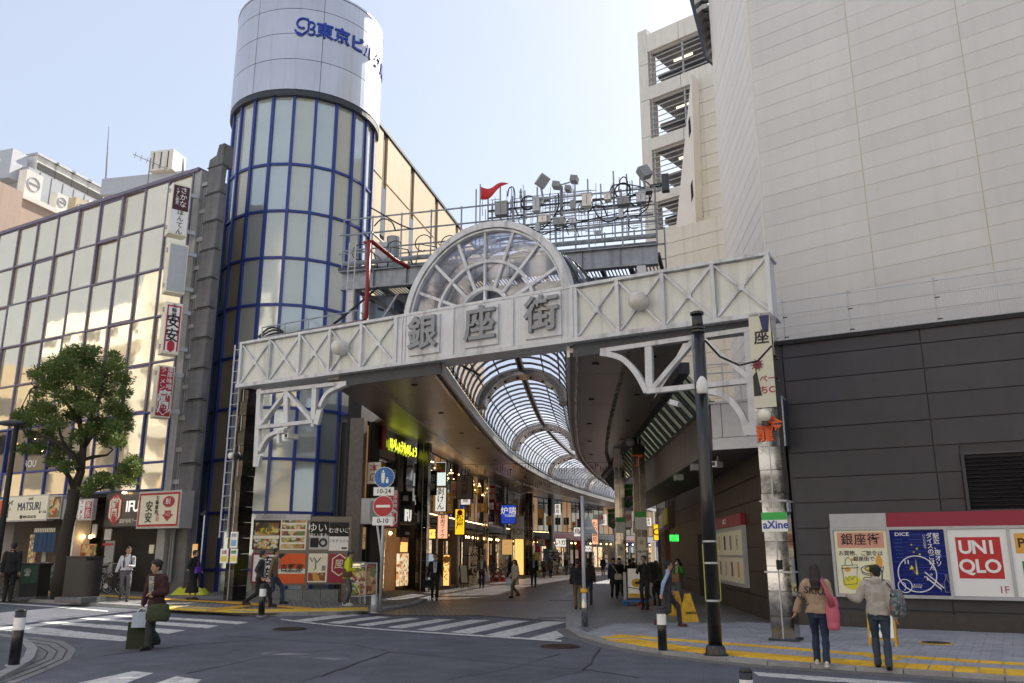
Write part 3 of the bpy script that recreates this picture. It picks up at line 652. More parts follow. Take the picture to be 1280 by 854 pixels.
MB().tube([(ka, .05, zb-.05), (ka+.02, .12, zb), (ka+.25, .9, zb-.35), (ka+.45, 1.3, zb-.5)], .06, 10).build('elbow', REDP, rp, smooth=True)
MB().tube([(ka-.3, .2, zb+.05), (ka, .05, zb-.02)], .05, 8).build('flange', REDP, rp)
# ================================================================ RIGHT HAND BUILDINGS
# dark two storey front: frame at its left corner, local x runs right along the street
DP, DH = (6.45, 19.9), 120
dk = thing('department_store', 'dark grey panelled shop building with a long row of posters at the right edge', 'building', (DP[0], DP[1], 0), DH)
rows = [0.0, .42, 1.0, 1.57, 2.15, 2.73, 3.3, 3.88, 4.45, 5.03, 5.6, 6.17, 6.52]
colsx = [.12, 3.15, 6.3, 9.5, 12.7, 16]
MB().box(.06, 16, .05, 14, 0, 6.45).build('wall', DARKPANEL, dk)
for zi in range(len(rows)-1):
    for xi in range(len(colsx)-1):
        z0, z1 = rows[zi], rows[zi+1]
        if 2.1 < z0 < 3.5 and xi == 1: bx('panel', DARKPANEL, dk, colsx[xi]+.012, 3.62, random.uniform(0, .004), .05, z0+.012, z1-.012)
        else: bx('panel', DARKPANEL, dk, colsx[xi]+.012, colsx[xi+1]-.012, random.uniform(0, .004), .05, z0+.012, z1-.012)
# chamfer facing the column, then the long side wall along the arcade
MB().slab([(.1, .0), (-.12, .18), (-.12, 1.0), (.1, 1.0)], 4.2, 6.5).build('chamfer', DARKPANEL, dk)
bx('parapet', MBLACK, dk, -.16, 16, -.06, .25, 6.5, 6.6)
LV = bx('louvre_vent', MBLACK, dk, 3.66, 6.25, -.03, .05, 2.5, 3.64)
for i in range(13):
    MB().cbox((4.31, -.05, 2.55+i*.083), (1.26, .07, .012), Matrix.Rotation(R(35), 3, 'X')).build('slat', BLACK, LV); MB().cbox((5.62, -.05, 2.55+i*.083), (1.22, .07, .012), Matrix.Rotation(R(35), 3, 'X')).build('slat', BLACK, LV)
for k in (3.68, 4.97, 6.23): bx('mullion', DARKPANEL, LV, k-.03, k+.03, -.09, -.03, 2.48, 3.66)
bx('frame_rail', DARKPANEL, LV, 3.64, 6.27, -.09, -.03, 3.64, 3.69); bx('frame_rail', DARKPANEL, LV, 3.64, 6.27, -.09, -.03, 2.44, 2.49)
bx('granite_base', mat('dark_granite', (.05, .042, .038), .4, var=.25, vscale=8, grime=.3), dk, .0, 16, -.05, -.001, 0, .36)
# poster board
pb = thing('poster_board', 'long framed poster board with a crimson header on the dark wall behind the two walkers', 'poster board', (DP[0], DP[1], 0), DH)
bx('back_box', LGREY, pb, .88, 8.2, -.10, -.055, .72, 2.16)
bx('header', LGREY, pb, .88, 2.05, -.14, -.055, 2.16, 2.46); hd_ = bx('header', CRIMSON, pb, 2.055, 8.2, -.14, -.055, 2.16, 2.46)
for i, (x, z) in enumerate([(4.9, 2.3), (4.83, 2.26), (4.83, 2.34), (4.76, 2.3), (4.76, 2.22), (4.76, 2.38), (4.69, 2.34), (4.69, 2.26), (4.97, 2.26), (4.97, 2.34)]): bx('logo_square', SIGNW, hd_, x-.025, x+.025, -.146, -.1405, z-.02, z+.02)
MB().torus((5.2, -.143, 2.3), .1, .02).build('logo_ring', SIGNW, hd_)
for x in (.9, 2.06, 3.18, 4.32, 5.7, 6.95, 8.18): bx('frame_post', LGREY, pb, x-.03, x+.03, -.15, -.10, .7, 2.158)
bx('frame_rail', LGREY, pb, .88, 8.2, -.155, -.10, .68, .74); bx('frame_rail', LGREY, pb, .88, 8.2, -.149, -.10, 2.10, 2.157)
# poster 1: Ginza-gai cream
p1 = bx('poster', mat('poster_ivory', (.86, .83, .60), .35, var=.02), pb, .94, 2.02, -.115, -.10, .75, 2.09)
PINKP = mat('poster_pink', (.70, .33, .24), .4, var=0); YEL = mat('poster_yellow', (.75, .68, .06), .4, var=0); ORG = mat('poster_orange', (.78, .38, .06), .4, var=0); GRNI = mat('line_green', (.05, .12, .06), .5, var=0)
bx('pink_field', PINKP, p1, 1.0, 1.96, -.119, -.1155, 1.72, 2.05)
txt('銀座街', .26, INK, p1, 1.48, -.122, 1.885, ex=.002, bold=.012, space=1.12)
txt('お買物、ご飲食は', .115, INK, p1, 1.46, -.119, 1.60, ex=.002, bold=.01); txt('銀座街で', .11, INK, p1, 1.52, -.119, 1.48, ex=.002, bold=.01)
MB().ell((1.25, -.117, .98), .2, .003, .15, 20, 6).build('yellow_spot', YEL, p1); MB().ell((1.68, -.117, 1.28), .16, .003, .1, 20, 6).build('yellow_spot', YEL, p1)
MB().ell((1.82, -.117, 1.42), .07, .003, .15, 18, 6).build('orange_spot', ORG, p1); MB().ell((1.16, -.1175, 1.26), .065, .003, .055, 16, 6).build('orange_spot', ORG, p1); MB().ell((1.28, -.117, 1.47), .03, .003, .03, 12, 6).build('orange_spot', ORG, p1); MB().ell((1.62, -.117, .84), .16, .003, .035, 16, 6).build('orange_spot', ORG, p1)
def line(par, m, pts, r=.008): return MB().tube([(x, -.121, z) for x, z in pts], r, 4).build('drawn_line', m, par)
line(p1, GRNI, [(1.05, 1.34), (1.07, .93), (1.33, .96), (1.37, 1.36), (1.05, 1.34)]); line(p1, GRNI, [(1.03, 1.28), (1.4, 1.3)])
line(p1, GRNI, [(1.12, 1.36), (1.13, 1.47), (1.2, 1.52), (1.25, 1.46), (1.27, 1.36)]); line(p1, GRNI, [(1.1, 1.1), (1.16, 1.02), (1.18, 1.12), (1.24, 1.04), (1.3, 1.12)])
E_ = lambda cx, cz, a, b, n=18, t0=0, t1=2*math.pi: [(cx+a*math.cos(t0+(t1-t0)*i/n), cz+b*math.sin(t0+(t1-t0)*i/n)) for i in range(n+1)]
line(p1, NAVY, E_(1.64, 1.26, .2, .09)); line(p1, NAVY, E_(1.64, 1.28, .12, .05)); line(p1, NAVY, E_(1.62, 1.21, .17, .07, t0=3.3, t1=6.1)); line(p1, INK, E_(1.57, .93, .16, .06)); line(p1, INK, [(1.47, 1.07), (1.49, .96), (1.55, .92), (1.62, .96), (1.65, 1.07)]); line(p1, INK, E_(1.56, 1.07, .09, .03)); line(p1, INK, E_(1.69, 1.02, .04, .04)); line(p1, NAVY, [(1.84, .98), (1.86, 1.2), (1.83, 1.3), (1.9, 1.33), (1.87, 1.2)], .012)
# poster 2: DICE blue
p2 = bx('poster', mat('poster_blue', (.003, .012, .15), .45, var=.25, vscale=3, stretch=(.3, 1, 12), spec=.2), pb, 2.09, 3.17, -.115, -.10, .75, 2.09)
for i in range(22): zz = .8+i*.057+random.uniform(-.01, .01); x0 = 2.1+random.random()*.4; bx('stripe', BLUEINK if i % 2 else NAVY, p2, x0, min(3.16, x0+.4+random.random()*.6), -.117, -.1155, zz, zz+.012)
txt('DICE', .10, SIGNW, p2, 2.33, -.120, 2.0, ex=.002, bold=.015, sx=1.3)
for i in range(6): txt('ーーー', .05, mat('cyan_ink', (.05, .35, .6), .5, var=0), p2, 2.25, -.120, 1.89-i*.075, ex=.001)
txt(vtxt('駅近、夜オソ'), .125, SIGNW, p2, 2.99, -.120, 1.67, ex=.002, bold=.012, line=.92); txt(vtxt('ダイスのごはん。'), .122, SIGNW, p2, 2.86, -.120, 1.58, ex=.002, bold=.012, line=.9)
txt(vtxt('いつもの街で'), .055, SIGNW, p2, 2.76, -.120, 1.84, ex=.001, line=.95)
MB().torus((2.55, -.118, 1.18), .37, .011, n=40).build('clock_ring', SIGNW, p2); MB().torus((2.29, -.119, .93), .135, .009, n=26).build('clock_ring', SIGNW, p2)
txt('11', .12, SIGNW, p2, 2.37, -.120, 1.42, ex=.002, bold=.02)
MB().prism([(2.53, 1.17), (2.57, 1.17), (2.55, 1.5)], -.121, -.117).build('clock_hand', YEL, p2); MB().prism([(2.55, 1.14), (2.53, 1.19), (2.43, 1.34)], -.121, -.117).build('clock_hand', YEL, p2); MB().prism([(2.41, 1.27), (2.46, 1.36), (2.50, 1.28)], -.121, -.117).build('arrow_tip', YEL, p2)
for x, z, r in ((2.5, 1.78, .022), (2.6, 1.7, .03), (2.53, 1.63, .022), (2.64, 1.58, .03)):
    MB().prism([(x+(r if i % 2 == 0 else r*.45)*math.sin(i*math.pi/5), z+(r if i % 2 == 0 else r*.45)*math.cos(i*math.pi/5)) for i in range(10)], -.119, -.1155).build('star', YEL, p2)
line(p2, SIGNW, [(2.73, 1.1), (2.98, .87)], .014); line(p2, SIGNW, [(2.70, 1.22), (3.03, .9)], .012); line(p2, SIGNW, [(2.68, 1.12), (2.73, 1.12), (2.74, 1.05)], .012)
line(p2, LGREY, [(3.05, .82), (3.04, 1.0), (3.08, 1.08), (3.08, 1.18), (3.11, 1.18), (3.11, 1.07), (3.15, 1.0), (3.14, .82), (3.05, .82)], .006); line(p2, LGREY, [(2.97, .82), (2.97, .9), (2.93, .98), (3.02, .98), (2.97, .9)], .005)
txt('しあわせの\n食卓時間', .045, SIGNW, p2, 2.52, -.120, .93, ex=.001)
line(p2, SIGNW, [(2.27, .84), (2.31, .9), (2.29, .98), (2.25, 1.0)], .008)
# poster 3
p3 = bx('poster', SIGNW, pb, 3.21, 4.29, -.115, -.10, .75, 2.09); rf = bx('red_field', mat('logo_red', (.55, .012, .022), .35, var=0), p3, 3.345, 4.165, -.119, -.1155, 1.10, 1.93)
FATW = dict(ex=.002, bold=.028)
for ch, x in (('U', 3.515), ('N', 3.77), ('I', 3.99)): txt(ch, .37, SIGNW, rf, x, -.122, 1.715, **FATW)
for ch, x in (('Q', 3.51), ('L', 3.745), ('O', 3.98)): txt(ch, .37, SIGNW, rf, x, -.122, 1.335, **FATW)
txt('1F', .2, CRIMSON, p3, 4.12, -.119, .88, ex=.002)
# poster 4 onwards, cut by the frame edge
p4 = bx('poster', SIGNW, pb, 4.35, 5.67, -.115, -.10, .75, 2.09); bx('gold_field', ORG, p4, 4.42, 5.0, -.119, -.1155, 1.6, 2.0); bx('green_field', GREENP, p4, 4.50, 5.1, -.119, -.1155, 1.05, 1.45); txt('P', .26, INK, p4, 4.53, -.121, 1.8, ex=.002, bold=.02); txt('丸', .2, SIGNW, p4, 4.62, -.121, 1.25, ex=.002, bold=.02)
txt('バス', .16, INK, p4, 5.4, -.119, 1.8, ex=.002)
for a, b, m in ((5.73, 6.92, SIGNC), (6.98, 8.15, SIGNW)): bx('poster', m, pb, a, b, -.115, -.10, .75, 2.09)
# wire fence on the dark roof
FENCEW = mat('white_wire', (.55, .56, .58), .5, var=.05)
fe = thing('roof_fence', 'white wire mesh fence running along the top of the dark shop building', 'fence', (DP[0], DP[1], 6.6), DH)
b = MB()
for i in range(330): b.box(-.05+i*.045, -.05+i*.045+.012, .05, .057, .02, 1.0)
tag(b.build('mesh_wires', FENCEW, fe), kind='stuff')
for z in (.04, .36, .68, 1.0): MB().tube([(-.1, .05, z), (14.8, .05, z)], .012, 5).build('rail', FENCEW, fe)
for x in (-.05, .2, 1.7, 3.55, 5.4, 7.3, 9.2, 11, 13): 
    o = bx('post', LGREY, fe, x-.02, x+.02, .06, .1, 0, 1.08); 
    for z in (.1, .6, 1.0): bx('clamp', MBLACK, o, x-.01, x+.09, .045, .06, z-.012, z+.012)
b = MB()
for i in range(330): b.add([(-.05+i*.045, .05, 1.0), (-.045+i*.045, .05, 1.0), (-.045+i*.045, .10, 1.07), (-.05+i*.045, .10, 1.07)], [(0, 1, 2, 3)])
tag(b.build('mesh_tips', FENCEW, fe), kind='stuff')
# big light panelled store behind and above
WP, WH = (7.4, 23.2), 130.1
st = thing('light_panelled_store', 'tall pale grey panelled store rising out of frame above the dark shop front', 'building', (WP[0], WP[1], 0), WH)
MB().slab([(0.03, .009), (26, .009), (26, 24), (1.2, 24), (1.2, 6.7)], 5.5, 30).build('wall', SEAM, st)
zr = [6.1+.478*i for i in range(37)]; xc = [.02, 2.94, 5.72, 8.55, 11.4]
pmesh = {}
for xi in range(len(xc)-1):
    for z0 in zr:
        wdt = xc[xi+1]-xc[xi]-.022; key = round(wdt, 3)
        if key not in pmesh: pmesh[key] = MB().box(0, wdt, 0, .04, .0, .478-.012).mesh('panel', LIGHTPANEL)
        lk('panel', pmesh[key], st, (xc[xi]+.018, random.uniform(-.003, .002), z0))
bx('wall_upper', LIGHTPANEL, st, 11.4, 26, 0, .05, 5.5, 30)
# side wall along the arcade: receding panels
sdw = thing('store_side_wall', 'panelled side wall of the pale store, coloured lighter for its sky light, receding above the gateway', 'building', (WP[0], WP[1], 0), 185.4)
bx('wall', SEAM, sdw, -6.85, -.02, .012, .4, 5.5, 30)
pm = MB().box(0, 6.80, 0, .05, 0, .478-.02).mesh('panel', SIDEPANEL)
for z0 in [6.1+.478*i for i in range(49)]: lk('panel', pm, sdw, (-6.84, random.uniform(-.002, .002), z0))
bx('corner_trim', SIDEPANEL, sdw, -.03, .0, -.012, .12, 5.5, 30)
# roof eave seen edge on
P_E = (8.04, 30.2)
ev = thing('roof_eave', 'dark steel eave with open ribs jutting above the pale store', 'eave', (P_E[0], P_E[1], 0), 130)
pe = [kz(x, y, P_E, 130) for x, y in ((862, -12), (868, -12), (887.5, 76), (885.5, 78))]; MB().prism(pe, -.3, 1.6).build('edge_beam', DSTEEL, ev)
pe2 = [kz(x, y, P_E, 130) for x, y in ((868, -10), (890, -12), (892, 74), (887.5, 72))]; MB().prism(pe2, 1.2, 1.3).build('deck', STEEL, ev)
for y in range(-4, 66, 11): a, b_ = kz(868+y*.2, y, P_E, 130), kz(889, y-4, P_E, 130); MB().bar((a[0], .5, a[1]), (b_[0], .5, b_[1]), .12).build('eave_rib', DSTEEL, ev)
# stepped block and stair tower further back
BP = tuple(at(820, 300, 44).xy)
bk = thing('stepped_block', 'cream panelled block with a sloping buttress beside the open stair tower', 'building', (BP[0], BP[1], 0), 130)
def B_(x, y): return kz(x, y, BP, 130)
zlow = B_(860, 280)[1]; ztop = B_(885, 80)[1]; kL = B_(820, 320)[0]; kM = B_(864.5, 180)[0]; kR = kM+6
for nm, k0, k1, z0, z1, dep in (('lower_wall', kL, kR, 6, zlow, .0), ('upper_wall', kM, kR, zlow+.02, ztop, .9)):
    bx(nm, SEAM, bk, k0, k1, dep+.05, 6, z0, z1)
    n = int((z1-z0)/.8); hh = (z1-z0)/n; cols = 2 if nm == 'upper_wall' else 2
    for c in range(cols):
        a, b_ = k0+(k1-k0)*c/cols, k0+(k1-k0)*(c+1)/cols
        me = MB().box(0, b_-a-.03, 0, .05, 0, hh-.03).mesh('panel', CREAMTILE)
        for i in range(n): lk('panel', me, bk, (a+.015, dep, z0+i*hh))
wd = [B_(x, y) for x, y in ((864, 92), (843, 278), (869, 273))]; wd[1] = (wd[1][0], wd[1][1]-.8); wd[2] = (wd[2][0], wd[2][1]-.8); bt = MB().prism(wd, .02, .88).build('buttress', SIDEPANEL, bk)
for x, y in ((861, 160), (864, 240)): k, z = B_(x, y); MB().prism([(k-.02, z-.6), (k+.12, z-.25), (k+.1, z+.7), (k-.01, z+.4)], -.005, .019).build('slit_window', MBLACK, bt)
SP = tuple(at(803, 200, 47).xy)
sx = thing('stair_tower', 'open stair tower with horizontal bars and cream tiled frame under the sky', 'building', (SP[0], SP[1], 0), 130)
def S_(x, y): return kz(x, y, SP, 130)
kE = 6.5; zT = S_(803, 38)[1]; kc = S_(815, 200)[0]
n = 12
for i in range(n): z0, z1 = 4+(zT-4)*i/n, 4+(zT-4)*(i+1)/n; bx('corner_tile', CREAMTILE, sx, 0, kc, 0, 1.0, z0+.02, z1-.02)
slabsz = [(S_(816, 40)[1], S_(816, 62)[1]), (S_(817, 106)[1], S_(818, 122)[1]), (S_(820, 171)[1], S_(820, 186)[1]), (S_(822, 240)[1], S_(822, 252)[1]), (S_(824, 286)[1], S_(824, 360)[1])]
for zt_, zb_ in slabsz:
    for a in range(3): bx('spandrel', CREAMTILE, sx, kc+.01+a*2.2, kc+2.18+a*2.2, 0, .5, zb_, zt_-.02)
    bx('floor_slab', CONC, sx, kc, kE, .5, 5, zb_+.1, zt_-.1)
bx('back_post', CREAMTILE, sx, kE, kE+.5, 0, 5, 4, zT); bx('inner_wall', CONC, sx, kc+1.2, kc+2.0, 3.4, 3.9, 4, zT-1); bx('inner_wall', BEIGE, sx, kc+3.5, kE, 4.4, 4.8, 4, zT-9)
for (t_, b_), (t2, b2) in zip(slabsz, slabsz[1:]):
    top, bot = b_, t2; n = max(6, int((top-bot)/.33))
    for i in range(n): MB().tube([(kc, .06, bot+(top-bot)*(i+.5)/n), (kE, .06, bot+(top-bot)*(i+.5)/n)], .035, 5).build('bar', LGREY, sx)
    for kx in (kc+.15, kc+2.35, kc+4.6): bx('bar_post', LGREY, sx, kx-.05, kx+.05, .10, .2, bot, top)
    MB().bar((kc+.3, 2.5, bot+.2), (kc+3.2, 2.5, top-.6), .35, .25).build('stair_flight', DSTEEL, sx); MB().bar((kc+3.2, 3.4, bot+.1), (kc+.3, 3.4, top-.6), .35, .9).build('stair_flight', CONC, sx); bx('landing', CONC, sx, kc, kc+1.4, 1.2, 3.2, (top+bot)/2-.1, (top+bot)/2+.15); bx('inner_rail', DSTEEL, sx, kc+.2, kE, .9, .95, bot+.9, bot+1.0)
    o = bx('strip_light', glow('tube_light', (1, .8, .55), .9), sx, kc+1, kc+2.3, 1.5, 1.6, top-.35, top-.22)
# side of the dark building along the arcade (below the canopy), poster case, doors
AP, AH = (6.1, 21.0), 184.9
ad = thing('arcade_side_building', 'dark brown tiled side wall with doors lining the right of the arcade', 'building', (AP[0], AP[1], 0), AH)
MB().box(-24, 0, .05, 3, 0, 4.15).build('wall', DARKBROWN, ad)
for zi in range(7):
    for xi in range(9):
        x1, x0 = -xi*2.2, -(xi+1)*2.2
        if xi == 3 and zi < 4 or (xi == 4 and zi < 4): continue
        bx('panel', DARKBROWN, ad, x0+.012, x1-.012, random.uniform(0, .004), .05, zi*.58+.012, (zi+1)*.58-.012)
MB().slab([(0, 0), (.95, .0), (.95, .3), (0, .3)], 0, 4.15).build('chamfer_wall', DARKBROWN, ad)
def A_(x, y): return kz(x, y, AP, AH)
MB().box(-12.4, -11.2, -.01, .045, 0, 2.3).build('doorway', MBLACK, ad)
do = bx('door', DARKBROWN, ad, -9.5, -8.2, -.03, .03, .02, 2.35)
for x in (-8.92, -8.78): bx('handle', LGREY, do, x-.015, x+.015, -.06, -.03, .9, 1.3)
bx('door_gap', MBLACK, do, -8.86, -8.84, -.034, -.0305, .02, 2.33)
(k0, z0), (k1, z1) = A_(936, 738), A_(899, 661)
pcse = thing('poster_case', 'glazed poster case with crimson DICE header on the dark arcade side wall', 'poster case', (AP[0], AP[1], 0), AH)
kA, kB = A_(898, 720)[0], A_(937, 720)[0]; zt_, zb_ = A_(918, 659)[1], A_(918, 731)[1]
bx('case', LGREY, pcse, kA, kB, -.12, -.01, zb_, zt_); h_ = bx('header', CRIMSON, pcse, kA, kB, -.14, -.01, zt_+.01, zt_+.32); txt('DICE', .2, SIGNW, h_, (kA+kB)/2, -.145, zt_+.17, ex=.003, bold=.01, sx=1.6)
nc = 5
for i in range(nc):
    for j in range(2):
        x0 = kA+.12+(kB-kA-.2)*i/nc; zz0 = zb_+.1+(zt_-zb_-.15)*j/2
        o = bx('poster', SIGNC, pcse, x0, x0+(kB-kA-.2)/nc-.06, -.13, -.12, zz0, zz0+(zt_-zb_)/2-.14)
        bx('print', [INK, CRIMSON, GREY, ORG, LEAFLET][(i*2+j) % 5], o, x0+.15, x0+.45, -.133, -.1305, zz0+.15, zz0+.55)
bx('mid_rail', LGREY, pcse, kA, kB, -.135, -.12, (zb_+zt_)/2-.02, (zb_+zt_)/2+.03)
k, z = A_(843.5, 673.5); ex_ = thing('exit_sign', 'glowing green running figure exit light above the arcade side door', 'exit sign', (AP[0], AP[1], 0), 95)
p = at(843, 678, 33.2); ex_.location = p; ex_.rotation_euler = (0, 0, R(-20))
bx('housing', GREY, ex_, -.19, .19, 0, .1, .02, .30); bx('lit_face', glow('exit_green', (.04, 1, .1), .7), ex_, -.17, .17, -.012, 0, .04, .28)
MB().tube([(-.12, -.016, .05), (-.02, -.016, .14), (.05, -.016, .05)], .018, 4).build('pictogram', SIGNW, ex_); MB().tube([(-.02, -.016, .14), (.0, -.016, .22), (.1, -.016, .18)], .018, 4).build('pictogram', SIGNW, ex_); MB().ell((.03, -.016, .265), .03, .006, .03, 8, 6).build('pictogram', SIGNW, ex_)
# canopy with pale front, bronze side and lean-to glass
cn = thing('canopy', 'pale metal canopy box turning the corner beside the right gate column', 'canopy', (4.83, 20.2, 0), 120)
MB().box(0, 1.7, .03, 2.2, 4.02, 5.14).build('core', DSTEEL, cn)
for a, b_ in ((.0, .24), (.255, 1.7)): bx('front_panel', LGREY, cn, a, b_, -.02, .03, 4.29, 5.1)
bx('lower_band', LGREY, cn, 0, 1.7, -.04, .03, 4.0, 4.275); bx('top_cap', LGREY, cn, -.03, 1.7, -.06, .4, 5.105, 5.16)
cs_ = thing('lean_to_roof', 'bronze panelled roof edge with sloping glass running along the right of the arcade', 'glass roof', (4.83, 20.2, 0), 182.3)
for i in range(30): bx('fascia_panel', BROWNMETAL, cs_, -(i+1)*1.0+.01, -i*1.0-.01, -.0, .05, 4.25, 5.1)  # roof run lengthened to keep a sun patch off the arcade floor
bx('lower_band', BROWNMETAL, cs_, -30, 0, -.03, .05, 4.0, 4.235); bx('soffit', mat('canopy_soffit', (.10, .09, .085), .5, .2, var=.1), cs_, -30, -.0, .05, 1.6, 4.0, 4.06); bx('gutter', DSTEEL, cs_, -30, 0, -.02, .1, 5.1, 5.2)
for i in range(30):
    x1, x0 = -i*1.0+.0, -(i+1)*1.0
    for a, b_ in ((.06, .30), (.34, .62), (.70, .94)):
        MB().add([(x0+a, .02, 5.2), (x0+b_, .02, 5.2), (x0+b_, -.52, 5.86), (x0+a, -.52, 5.86), (x0+a, .03, 5.215), (x0+b_, .03, 5.215), (x0+b_, -.51, 5.875), (x0+a, -.51, 5.875)], [(0, 1, 2, 3), (4, 7, 6, 5), (0, 4, 5, 1), (1, 5, 6, 2), (2, 6, 7, 3), (3, 7, 4, 0)]).build('glass_strip', LEANG, cs_)
    MB().bar((x0, .0, 5.2), (x0, -.55, 5.87), .10, .08).build('glazing_bar', DSTEEL, cs_); MB().bar((x0+.66, .0, 5.2), (x0+.66, -.55, 5.87), .05, .05).build('glazing_bar', DSTEEL, cs_)
bx('head_beam', DSTEEL, cs_, -30, .2, -.75, -.5, 5.84, 6.12)
for x in (-3.0, -6.2): o = bx('junction_box', LGREY, cs_, x-.35, x, -.01, .25, 3.82, 3.99)
for (x, y, Yd, lab) in ((897.5, 581, 21.5, 'white security camera hanging under the canopy corner'), (367, 546, 23.6, 'white security camera under the left gate bracket')):
    p = at(x, y, Yd); cmr = thing('security_camera', lab, 'camera', p, rotz=R(-40)); MB().box(-.09, .09, -.25, .1, -.07, .07).build('housing', WHITE2, cmr); MB().tube([(0, 0, .07), (0, .0, .33)], .025, 8).build('arm', LGREY, cmr); MB().ell((0, -.25, 0), .05, .03, .05, 10, 6).build('lens', BLACK, cmr)
# rail on the low roof above the canopy
wr = thing('roof_handrail', 'white tubular handrail standing on the low roof behind the right bracket', 'handrail', at(895, 478, 24.5), rotz=R(-20))
for z in (0, .28, .55): MB().tube([(-.4, 0, z), (1.3, 0, z)], .025, 6).build('rail', WHITE2, wr)
for x in (-.4, .2, .7, 1.3): MB().tube([(x, 0, -.6), (x, 0, .6)], .025, 6).build('post', WHITE2, wr)
# ================================================================ BLUE GLASS TOWER
TC = Vector((-8.9, 33.0, 0)); TR = 2.95
tw = thing('glass_tower', 'round blue framed glass stair tower with a silver drum on top', 'tower', (TC.x, TC.y, .2))
ZS = [0, .85, 2.8, 4.68, 6.52, 8.45, 10.4, 12.25, 14.15, 16.1, 19.1]
NF = 22; A0 = R(-90+6.6)-math.atan2(TC.x, -TC.y)*0
face = math.atan2(-TC.y, -TC.x)          # direction from the tower to the camera
def ta(i): return face+R(6.6-23*0)+i*2*math.pi/NF
MB().cyl((0, 0), TR-.12, 0, 19.1, 44).build('inner_drum', mat('tower_dark_core', (.05, .055, .06), .6), tw)
def arcpt(r, a, z): return (r*math.cos(a), r*math.sin(a), z)
pmesh = {}
def tpane(h, m):
    if (h, m.name) in pmesh: return pmesh[(h, m.name)]
    a = math.pi/NF*.93; r = TR-.03; b = MB(); vs = []
    for rr in (r, r-.03):
        for t in (-a, 0, a):
            for z in (.04, h-.04): vs.append(arcpt(rr*math.cos(a)/math.cos(t)*1.0, t, z))
    b.add(vs, [(0, 2, 3, 1), (2, 4, 5, 3), (6, 7, 9, 8), (8, 9, 11, 10), (0, 1, 7, 6), (4, 10, 11, 5), (1, 3, 9, 7), (3, 5, 11, 9), (0, 6, 8, 2), (2, 8, 10, 4)])
    pmesh[(h, m.name)] = b.mesh('pane', m); return pmesh[(h, m.name)]
PANE_P = panemat('tower_glass_pale', (.50, .52, .46), .12, .3)
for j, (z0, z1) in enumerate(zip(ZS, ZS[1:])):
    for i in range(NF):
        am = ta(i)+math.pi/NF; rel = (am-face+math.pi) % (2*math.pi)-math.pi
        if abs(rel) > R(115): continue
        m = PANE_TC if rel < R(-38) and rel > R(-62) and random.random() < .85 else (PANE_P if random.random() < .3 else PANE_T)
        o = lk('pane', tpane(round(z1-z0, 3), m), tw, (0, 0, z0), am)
mm = MB().box(TR-.05, TR+.07, -.055, .055, 0, 19.1).mesh('mullion', BLUE)
for i in range(NF): lk('mullion', mm, tw, (0, 0, 0), ta(i))
for z in ZS[:-1]:
    MB().rings([[arcpt(TR-.06, a, z-.05), arcpt(TR+.04, a, z-.05), arcpt(TR+.04, a, z+.05), arcpt(TR-.06, a, z+.05)] for a in [2*math.pi*k/NF+ta(0) for k in range(NF+1)]], cap=False).build('ring', BLUE, tw)
# silver drum, each sheet a part
ZD = [19.25, 20.6, 21.75, 22.9, 23.75]; RD = 3.12
drum_a = [face+R(8)+R(51.43)*i for i in range(7)]
for z0, z1 in zip(ZD, ZD[1:]):
    for a in drum_a:
        b = MB(); n = 12; rg = []
        for k in range(n+1):
            t = a+R(.2)+(R(51.43)-R(.4))*k/n; rg.append([arcpt(RD-.05, t, z0+.012), arcpt(RD, t, z0+.012), arcpt(RD, t, z1-.012), arcpt(RD-.05, t, z1-.012)])
        b.rings(rg).build('drum_panel', SILVER, tw, smooth=False)
MB().cyl((0, 0), RD-.06, 19.2, 23.72, 48).build('drum_core', DSTEEL, tw); MB().cyl((0, 0), RD+.02, 23.76, 23.84, 60).build('drum_rim', SILVER, tw); MB().cyl((0, 0), RD-.01, 19.0, 19.24, 60).build('drum_rim', DSTEEL, tw)
def wrap_text(s, size, zc, a_start, **k):
    me = txtmesh(s, size, BLUEINK, ex=.02, align='LEFT', **k).copy(); bm = bmesh.new(); bm.from_mesh(me); bmesh.ops.subdivide_edges(bm, edges=[e for e in bm.edges if abs(e.verts[0].co.x-e.verts[1].co.x) > .25], cuts=2)
    for v in bm.verts:
        a = a_start+v.co.x/RD; r = RD+.03-v.co.y; v.co = Vector((r*math.cos(a), r*math.sin(a), zc+v.co.z))
    bm.to_mesh(me); bm.free(); return lk('lettering', me, tw)
ang = math.atan2(0, 1)
def dang(px, py):                       # angle on the drum seen at photo pixel
    a = ray(px, py); o = Vector((-TC.x, -TC.y)); d = Vector((a[0], a[1])).normalized(); bq = o.dot(d); cq = o.length_squared-RD*RD; t = -bq-math.sqrt(max(0, bq*bq-cq)); p = o+d*t; return math.atan2(p.y, p.x)
aa = dang(394, 46); wrap_text('東京ビルグループ', .74, 21.98, aa, bold=.02)
b = MB(); a_l = dang(369, 40)
def spiral(cx, cz, r0, r1, t0, t1, n=14): return [(cx+(r0+(r1-r0)*i/n)*math.cos(t0+(t1-t0)*i/n), cz+(r0+(r1-r0)*i/n)*math.sin(t0+(t1-t0)*i/n)) for i in range(n+1)]
for pts in (spiral(.28, .18, .28, .18, .6, 5.2), [(.1, -.22), (.3, -.3), (.5, -.1), (.55, .3), (.45, .45)], spiral(.62, .18, .14, .12, -1.2, 3.2), spiral(.64, -.12, .16, .1, -2.4, 2.2), [(0, -.1), (.1, -.3), (.3, -.34)]):
    b.tube([arcpt(RD+.03, a_l+x/RD, 22.0+z) for x, z in pts], .045, 5)
b.build('emblem', BLUEINK, tw)
